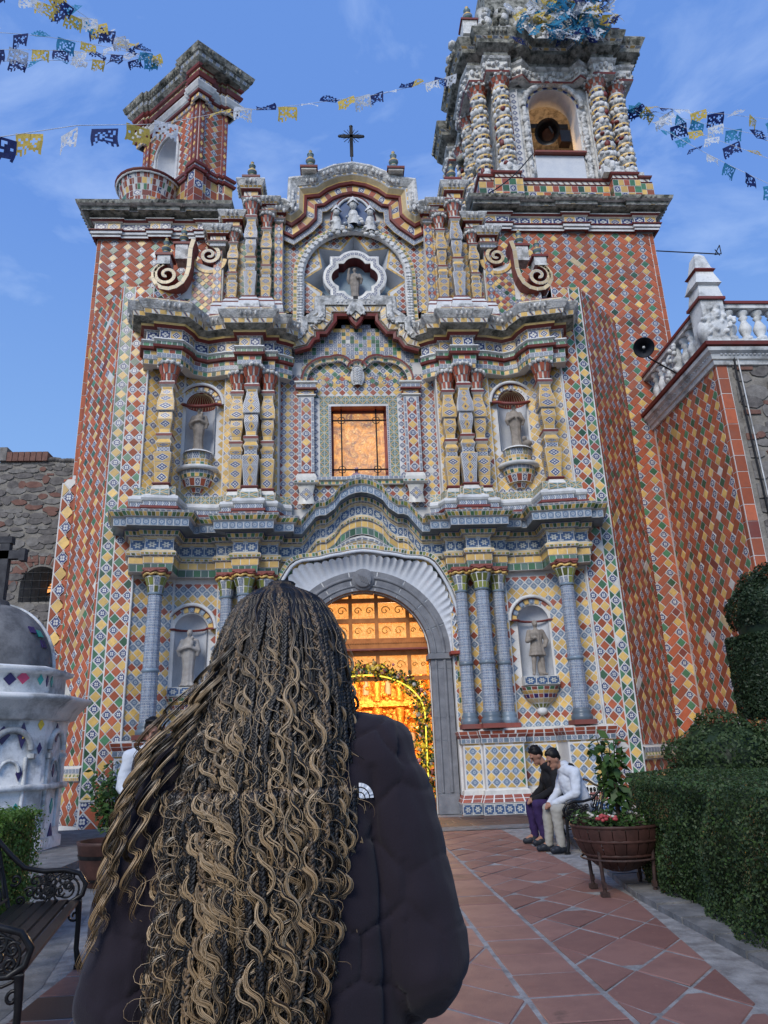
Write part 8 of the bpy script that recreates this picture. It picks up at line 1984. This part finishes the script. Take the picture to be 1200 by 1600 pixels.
jk = mobj('jacket', fuse(j, .0052, 'jacket', 3, quilt), woman)
# small embroidered quarter-arch logo on the right shoulder blade
lp_ = P3(570, 1237, WY-.133)
hits = None
m = MB()
for r0, r1 in ((.002, .0085), (.0103, .0160), (.0178, .0235)):
    n = 12; A = [(math.cos(PI/2*i/n), math.sin(PI/2*i/n)) for i in range(n+1)]
    for i in range(n):
        (ca, sa), (cb, sb_) = A[i], A[i+1]; o_ = lp_+V(-.008, 0, -.012)
        m.face([o_+V(ca*r0, 0, sa*r0), o_+V(ca*r1, 0, sa*r1), o_+V(cb*r1, 0, sb_*r1), o_+V(cb*r0, 0, sb_*r0)], 'white_logo')
logo = m.build('logo', jk)
def snap_to(o, target, off=.002):
    """lay a small flat patch on the cloth surface"""
    me = o.data; n = len(me.vertices); tv = np.zeros(len(target.data.vertices)*3, np.float32); target.data.vertices.foreach_get('co', tv); tv = tv.reshape(-1, 3); tv = tv[tv[:, 1] < WY]
    for v in me.vertices:
        d = (tv[:, 0]-v.co.x)**2+(tv[:, 2]-v.co.z)**2; i = np.argsort(d)[:4]; v.co.y = float(tv[i, 1].min())-off
snap_to(logo, jk)
m = MB(); cap(m, (wx-.07, WY, .9), .12, (wx+.07, WY, .9), .12)
for s_ in (-1, 1): cap(m, (wx+s_*.095, WY, .88), .105, (wx+s_*.10, WY, .48), .072); cap(m, (wx+s_*.10, WY, .48), .07, (wx+s_*.10, WY-.02, .10), .055)
mobj('trousers', fuse(m, .014, 'cloth_jeans', 2), woman)
for s_ in (-1, 1):
    m = MB(); cap(m, (wx+s_*.10, WY-.04, .045), .045, (wx+s_*.11, WY+.14, .042), .042); cap(m, (wx+s_*.10, WY-.02, .1), .045, (wx+s_*.10, WY, .05), .045); mobj('shoe', fuse(m, .011, 'shoe_dark', 2), woman)

# ---- hair
HY = 1.22
OUT = [(900, 418, 456), (904, 398, 474), (911, 384, 490), (922, 371, 504), (945, 357, 520), (975, 344, 534), (1010, 332, 544), (1060, 318, 552), (1110, 298, 557), (1160, 280, 562), (1210, 266, 566), (1260, 256, 568), (1330, 250, 568), (1400, 246, 564), (1480, 240, 556), (1560, 234, 545), (1640, 230, 535), (1800, 225, 525)]
ZO = np.array([P(0.5*(a+b_), y, HY)[1] for y, a, b_ in OUT]); XL_ = np.array([P(a, y, 1.30)[0] for y, a, b_ in OUT]); XR_ = np.array([P(b_, y, 1.30)[0] for y, a, b_ in OUT])
def hair_xy(z, s_, depth=1.0):
    xl = np.interp(z, ZO[::-1], XL_[::-1]); xr = np.interp(z, ZO[::-1], XR_[::-1]); c = (xl+xr)/2; hw = (xr-xl)/2
    D = np.interp(z, [.6, 1.0, 1.25, 1.38, 1.46, 1.56, 1.62, 1.648, 1.658], [.215, .205, .195, .180, .160, .138, .100, .060, .02])*depth
    return c+hw*s_*depth**.3, WY+.03-D*np.sqrt(np.maximum(0, 1-(np.abs(s_)*.97)**2.4))-.02*(z < 1.3)
def tubes_np(name, paths, rads, mat, seg, parent, rnds=None, taper=True, tips=None):
    VV, FF, UV_, RR = [], [], [], []; base = 0
    for i, p in enumerate(paths):
        p = np.asarray(p, np.float64); n = len(p); t = np.gradient(p, axis=0); t /= np.maximum(np.linalg.norm(t, axis=1, keepdims=True), 1e-9)
        ref = np.array([.31, .93, .2]); a = np.cross(t, ref); a /= np.maximum(np.linalg.norm(a, axis=1, keepdims=True), 1e-6); b_ = np.cross(t, a)
        r_ = rads[i]*(np.interp(np.linspace(0, 1, n), [0, .05, .85, 1], [.6, 1, .9, .15]) if taper else np.ones(n))
        ph = 2*PI*np.arange(seg)/seg; v = p[:, None, :]+(a[:, None, :]*np.cos(ph)[None, :, None]+b_[:, None, :]*np.sin(ph)[None, :, None])*r_[:, None, None]
        idx = base+np.arange(n*seg).reshape(n, seg); q0 = idx[:-1]; q1 = idx[1:]
        f = np.stack([q0, np.roll(q0, -1, 1), np.roll(q1, -1, 1), q1], 2).reshape(-1, 4); VV.append(v.reshape(-1, 3)); FF.append(f); base += n*seg
        tt = np.linspace(0, 1, n); u = np.zeros((n-1, seg, 4, 2), np.float32); u[..., 0, 1] = tt[:-1, None]; u[..., 1, 1] = tt[:-1, None]; u[..., 2, 1] = tt[1:, None]; u[..., 3, 1] = tt[1:, None]; UV_.append(u.reshape(-1, 2))
        RR.append(np.full(len(f)*4, (rnds[i] if rnds is not None else rs.uniform()), np.float32))
    VV = np.concatenate(VV).astype(np.float32); FF = np.concatenate(FF).astype(np.int32); me = bpy.data.meshes.new(name); me.vertices.add(len(VV)); me.vertices.foreach_set('co', VV.ravel())
    me.loops.add(len(FF)*4); me.polygons.add(len(FF)); me.loops.foreach_set('vertex_index', FF.ravel()); me.polygons.foreach_set('loop_start', np.arange(0, len(FF)*4, 4, dtype=np.int32)); me.polygons.foreach_set('loop_total', np.full(len(FF), 4, np.int32)); me.materials.append(MATS[mat])
    me.uv_layers.new(name='UVMap').data.foreach_set('uv', np.concatenate(UV_).ravel()); rr = np.concatenate(RR); me.uv_layers.new(name='rnd').data.foreach_set('uv', np.stack([rr, rr], 1).ravel())
    me.update(calc_edges=True); me.polygons.foreach_set('use_smooth', [True]*len(me.polygons)); return mobj(name, me, parent)
zz_ = np.concatenate([np.linspace(1.657, 1.56, 14), np.linspace(1.54, .62, 40)])
hb = MB(); rows = []
for z in zz_:
    s_ = np.linspace(-1, 1, 60); x, y = hair_xy(z, s_, .86); y = y+.004*np.sin(s_*60+z*5)
    rows.append([(x[i], y[i], z) for i in range(60)])
hb.grid(rows[::-1], 'hair_dark'); 
hair = hb.build('hair', woman, True)
sc_m = MB(); ell(sc_m, (wx, WY+.012, 1.548), (.078, .088, .100), 'hair_dark', seg=28, rings=18); sc_m.build('scalp_hair', hair, True)
def strand(zr, s_, zend, amp, lam, ph, wander, depth, n):
    z = np.linspace(zr, zend, n); t = (zr-z)
    x, y = hair_xy(z, s_+.10*np.sin(z*6+wander)*np.minimum(1, t/.2), depth)
    g = np.clip((t-.015)/.10, 0, 1); w_ = 2*PI*t/lam+ph+.8*np.sin(t*9+wander)
    am = amp*g*(1+.25*np.sin(t*14+wander*2))
    return np.stack([x+am*np.sin(w_), y-am*.45*np.cos(w_), z+am*.18*np.sin(2*w_)], 1)
def make_curl(path, k, rad, mat, rnd0, spread=.0045):
    """several fibres running together along a wavy path"""
    P_, Rr, rn = [], [], []; n = len(path); t = np.linspace(0, 1, n)
    for i in range(k):
        a = 2*PI*i/k+rs.uniform(-.4, .4); r_ = spread*rs.uniform(.35, 1.1)*(.55+.65*t); tw = 2.2*t+rs.uniform(0, .3)
        sh = int(rs.randint(0, 3)); q = np.roll(path, sh, axis=0); q[:sh] = path[:sh]
        off = np.stack([np.cos(a+tw)*r_, np.sin(a+tw)*r_*.6, np.sin(a*2)*r_*.7], 1); P_.append(q+off+rs.normal(0, .0003, (n, 3)).cumsum(0)*.25); Rr.append(rad*rs.uniform(.7, 1.25)); rn.append(float(np.clip(rnd0+rs.uniform(-.22, .2), 0, .99)))
    return P_, Rr, rn
NC = 104
for c in range(NC):
    u_ = rs.uniform(-1, 1); s_ = u_*.97; lay = rs.uniform(.90, 1.05)
    zr = rs.uniform(1.48, 1.65) if c % 2 else rs.uniform(1.28, 1.52)
    zend = rs.uniform(.72, 1.02) if rs.uniform() < .75 else rs.uniform(1.02, 1.2)
    n = int((zr-zend)/.0048); path = strand(zr, s_, zend, rs.uniform(.007, .0145), rs.uniform(.050, .072), rs.uniform(0, 6.28), rs.uniform(0, 6.28), lay, n)
    r0 = float(np.clip(rs.normal(.46, .28), .02, .98)); P_, Rr, rn = make_curl(path, 11, .00088, 'hair_curl', r0, .0032); tubes_np('curl', P_, Rr, 'hair_curl', 3, hair, rn)
# dark ropes lying under the highlighted curls
for c in range(64):
    s_ = -1+2*(c+.5)/64+rs.uniform(-.02, .02); zr = rs.uniform(1.45, 1.64); zend = rs.uniform(.65, .95); n = int((zr-zend)/.0042); L = zr-zend
    cpath = strand(zr, s_*.97, zend, .0035, .16, rs.uniform(0, 6), rs.uniform(0, 6), rs.uniform(.93, 1.04), n); tt = np.linspace(0, 1, n)*L; P_ = []; w0 = .0042
    for k in range(3):
        ph = 2*PI*tt/.019+2*PI*k/3; P_.append(cpath+np.stack([w0*np.sin(ph), w0*.55*np.sin(2*ph), 0*tt], 1))
    r0 = rs.uniform(0, .75) if c % 3 else rs.uniform(.7, 1); tubes_np('braid', P_, [.0031]*3, 'hair_braid', 4, hair, [r0, (r0+.15) % 1, r0], True)
# cornrow partings on the crown: short raised rows from the parting down
for c in range(26):
    s_ = -1+2*(c+.5)/26; z = 1.656-.2*np.linspace(0, 1, 60)**1.4; x, y = hair_xy(z, s_, .95); tt = np.linspace(0, .24, 60); P_ = []
    for k in range(3):
        ph = 2*PI*tt/.014+2*PI*k/3; P_.append(np.stack([x+.003*np.sin(ph), y-.003+.0018*np.sin(2*ph), z], 1))
    tubes_np('braid', P_, [.0028]*3, 'hair_dark', 4, hair, [rs.uniform(0, .75)]*3, False)
# locks swept over her left shoulder
SW = [([(330, 1060), (295, 1110), (262, 1150), (225, 1190), (196, 1235), (178, 1290), (166, 1350), (150, 1410), (126, 1462)], .012), ([(325, 1085), (290, 1130), (250, 1168), (215, 1205), (190, 1262), (176, 1330), (165, 1400), (150, 1460), (138, 1530)], .011),
      ([(330, 1100), (300, 1150), (268, 1190), (240, 1240), (222, 1310), (210, 1380), (206, 1450)], .009), ([(328, 1050), (288, 1090), (262, 1120), (235, 1150), (212, 1185), (200, 1225)], .012), ([(322, 1070), (280, 1120), (248, 1140), (222, 1178), (205, 1215), (188, 1250), (176, 1280)], .013)]
for c in range(13):
    base_, amp = SW[c % 5]; ofs_ = rs.uniform(-5, 6); pts = np.array([tuple(P3(px+rs.uniform(-4, 4)+ofs_, py+ofs_*.5, HY+.02)) for px, py in [(base_[0][0]+38, base_[0][1]-45)]+base_]); d = np.concatenate([[0], np.cumsum(np.linalg.norm(np.diff(pts, axis=0), axis=1))]); L = d[-1]*rs.uniform(.86, 1.0); n = int(L/.0045); t = np.linspace(0, L, n)
    q = np.stack([np.interp(t, d, pts[:, k]) for k in range(3)], 1); ker = np.ones(9)/9
    for k in range(3): q[:, k] = np.convolve(np.pad(q[:, k], 4, mode='edge'), ker, 'valid')
    ph = 2*PI*t/rs.uniform(.052, .07)+rs.uniform(0, 6); g = np.clip(t/.05, 0, 1)*amp*rs.uniform(.6, 1.3); nx = rs.uniform(-.012, .012); q[:, 0] += g*np.sin(ph)*.8+nx; q[:, 2] += g*.6*np.sin(ph)+rs.uniform(-.01, .01); q[:, 1] += g*np.cos(ph)*.7-rs.uniform(0, .02)
    P_, Rr, rn = make_curl(q, 10, .00088, 'hair_curl', float(np.clip(rs.normal(.55, .25), .1, .98)), .0045); tubes_np('curl', P_, Rr, 'hair_curl', 3, hair, rn)
# flyaway single hairs
fp_ = []
for c in range(260):
    s_ = rs.uniform(-1.06, 1.06); zr = rs.uniform(1.0, 1.62); L = rs.uniform(.06, .22); n = int(L/.004)+6; p_ = strand(zr, s_, zr-L, rs.uniform(.006, .02), rs.uniform(.035, .07), rs.uniform(0, 6), rs.uniform(0, 6), rs.uniform(1.0, 1.07), n); p_[:, 0] += np.linspace(0, rs.uniform(-.02, .02), n); fp_.append(p_)
o = tubes_np('stray_hairs', fp_, [.0005]*len(fp_), 'hair_curl', 3, hair, [rs.uniform(.35, .9) for _ in fp_]); o['kind'] = 'stuff'

# ================================================================== PAPER BUNTING
PCOL = {'w': 'paper_white', 'y': 'paper_yellow', 'n': 'paper_navy', 'b': 'paper_blue'}
FLM = {}
def flagmesh(cname, var):
    if (cname, var) in FLM: return FLM[(cname, var)]
    rg = random.Random(var*7+3); m = MB(); W_, H_ = .36, .27; nx, ny = 11, 8
    def pt(i, j):
        u, v = i/nx, j/ny; z = -v*H_; y = .035*math.sin(u*5+var)*v+.05*v*v*math.sin(var*2.1); return (u*W_-W_/2+.02*math.sin(v*4+var)*v, y, z+(.02*math.cos(u*8+var) if v > .9 else 0))
    pat = set()
    for j in range(1, ny):
        for i in range(1, nx-1):
            k = (i*7+j*13+var*5)
            if (j in (2, 3, 5) and i % 2 == (j+var) % 2 and rg.random() < .5) or rg.random() < .16: pat.add((i, j))
    for j in range(ny):
        for i in range(nx):
            if (i, j) in pat or (j == ny-1 and i % 2): continue
            m.face([pt(i, j), pt(i+1, j), pt(i+1, j+1), pt(i, j+1)], PCOL[cname])
    FLM[(cname, var)] = m.mesh('flag'); return FLM[(cname, var)]
def bunting(label, pts, flags, size=1.0):
    """pts: [(px,py,Y)] string; flags: [(px,py,colour,tilt)] hung where the string passes"""
    t = thing('bunting', label, 'bunting', (0, 0, 0), None); S3 = [P3(*p) for p in pts]
    m = MB(); m.tube(S3, .006, 'plaster_white', 4); st_ = m.build('string', t); Ys = [p[2] for p in pts]; Xs = [p[0] for p in pts]
    for k, (px, py, c) in enumerate(flags):
        if Xs[0] < Xs[-1]: Y = float(np.interp(px, Xs, Ys))
        else: Y = float(np.interp(px, Xs[::-1], Ys[::-1]))
        o = bpy.data.objects.new('flag', flagmesh(c, k % 4)); col.objects.link(o); link(o, t); p = P3(px, py, Y)
        o.location = p; o.rotation_euler = (R(random.choice((-62, -30, 8, 20, 0))+random.uniform(-8, 8)), R(random.uniform(-14, 14)), R(random.uniform(-35, 30))); s_ = size*random.uniform(1.15, 1.4); o.scale = (s_, s_, s_)
    return t
CC = lambda s_: list(s_)
bunting('string of paper flags crossing from the left edge to the bell tower above the cross', [(-60, 232, 8.5), (0, 214, 9.2), (120, 196, 10.2), (250, 194, 11.5), (345, 176, 13.2), (460, 165, 15.2), (600, 146, 17.2), (712, 118, 18.4)],
        [(0, 213, 'n'), (46, 209, 'y'), (108, 206, 'w'), (164, 201, 'n'), (216, 197, 'y'), (260, 192, 'w'), (345, 174, 'y'), (380, 168, 'w'), (416, 172, 'n'), (449, 167, 'y'), (484, 163, 'w'), (512, 159, 'n'), (540, 154, 'y'), (565, 150, 'w'), (588, 146, 'n'), (608, 143, 'w'), (633, 137, 'n'), (653, 132, 'y'), (674, 128, 'w'), (689, 122, 'n'), (704, 118, 'w')], 1.0)
tl = (252, 94, 19.3)
def fan(label, start, midp, cols_, n, sz, end=tl):
    a, b_, c = P3(*start), P3(*midp), P3(*end); pts = []
    for i in range(21):
        t = i/20; p = a*(1-t)**2+b_*2*t*(1-t)+c*t*t; pts.append(p)
    t_ = thing('bunting', label, 'bunting'); m = MB(); m.tube(pts, .006, 'plaster_white', 4); m.build('string', t_)
    for k in range(n):
        t = (k+.35)/n; p = a*(1-t)**2+b_*2*t*(1-t)+c*t*t; o = bpy.data.objects.new('flag', flagmesh(cols_[k % len(cols_)], k % 4)); col.objects.link(o); link(o, t_); o.location = p
        o.rotation_euler = (R(random.choice((-50, -20, 10, 25, 0))+random.uniform(-8, 8)), R(random.uniform(-15, 15)), R(random.uniform(-40, 40))); s_ = sz*random.uniform(1.2, 1.5); o.scale = (s_, s_, s_)
fan('uppermost dense string of paper flags descending from the top left corner to the turret', (-10, -25, 11), (120, 20, 15), 'nwwynyb', 13, .95)
fan('second string of paper flags from the top left corner, just under the uppermost one', (60, -30, 12), (150, 45, 15.5), 'wynbwyn', 12, .95)
fan('paper flag string starting a little below the top left corner, third one down', (-20, 50, 13), (110, 55, 16), 'wnbby', 8, .85)
fan('paper flag string with navy and yellow sheets, fourth one down on the left', (-20, 78, 13.5), (120, 75, 16.5), 'nwynwn', 9, .85)
fan('lowest of the paper flag strings fanning out left of the turret', (-20, 96, 13.8), (120, 93, 16.8), 'nnbbwy', 9, .85)
te = (985, 165, 18.8)
fan('uppermost of the paper flag strings running from the bell tower to the right edge', te, (1090, 172, 18), 'bynwynwy', 9, .95, (1230, 190, 16.5))
fan('second highest paper flag string right of the bell tower', te, (1090, 192, 18), 'nywbbwb', 9, .95, (1230, 220, 16.5))
fan('third highest paper flag string right of the bell tower', te, (1080, 205, 18), 'bnwnywny', 9, .95, (1230, 258, 16.5))
fan('lowest paper flag string falling away right of the bell tower', te, (1060, 225, 18), 'nbwbbnwb', 10, .95, (1230, 300, 16.5))
t = thing('paper_flag_cluster', 'thick bunch of blue, white and yellow paper flags hanging on the bell tower top', 'bunting', (7, 17.8, 24))
for k in range(170):
    px = random.gauss(888, 36); py = random.gauss(14, 26)
    if py > 66: continue
    p = P3(px, py, 17.55+random.uniform(-.25, .1)); o = bpy.data.objects.new('flag', flagmesh(random.choice('wbbynw'), k % 4)); col.objects.link(o); link(o, t); o.location = p; o.rotation_euler = (R(random.uniform(-60, 10)), R(random.uniform(-50, 50)), R(random.uniform(-60, 60))); s_ = random.uniform(1.1, 1.7); o.scale = (s_, s_, s_)
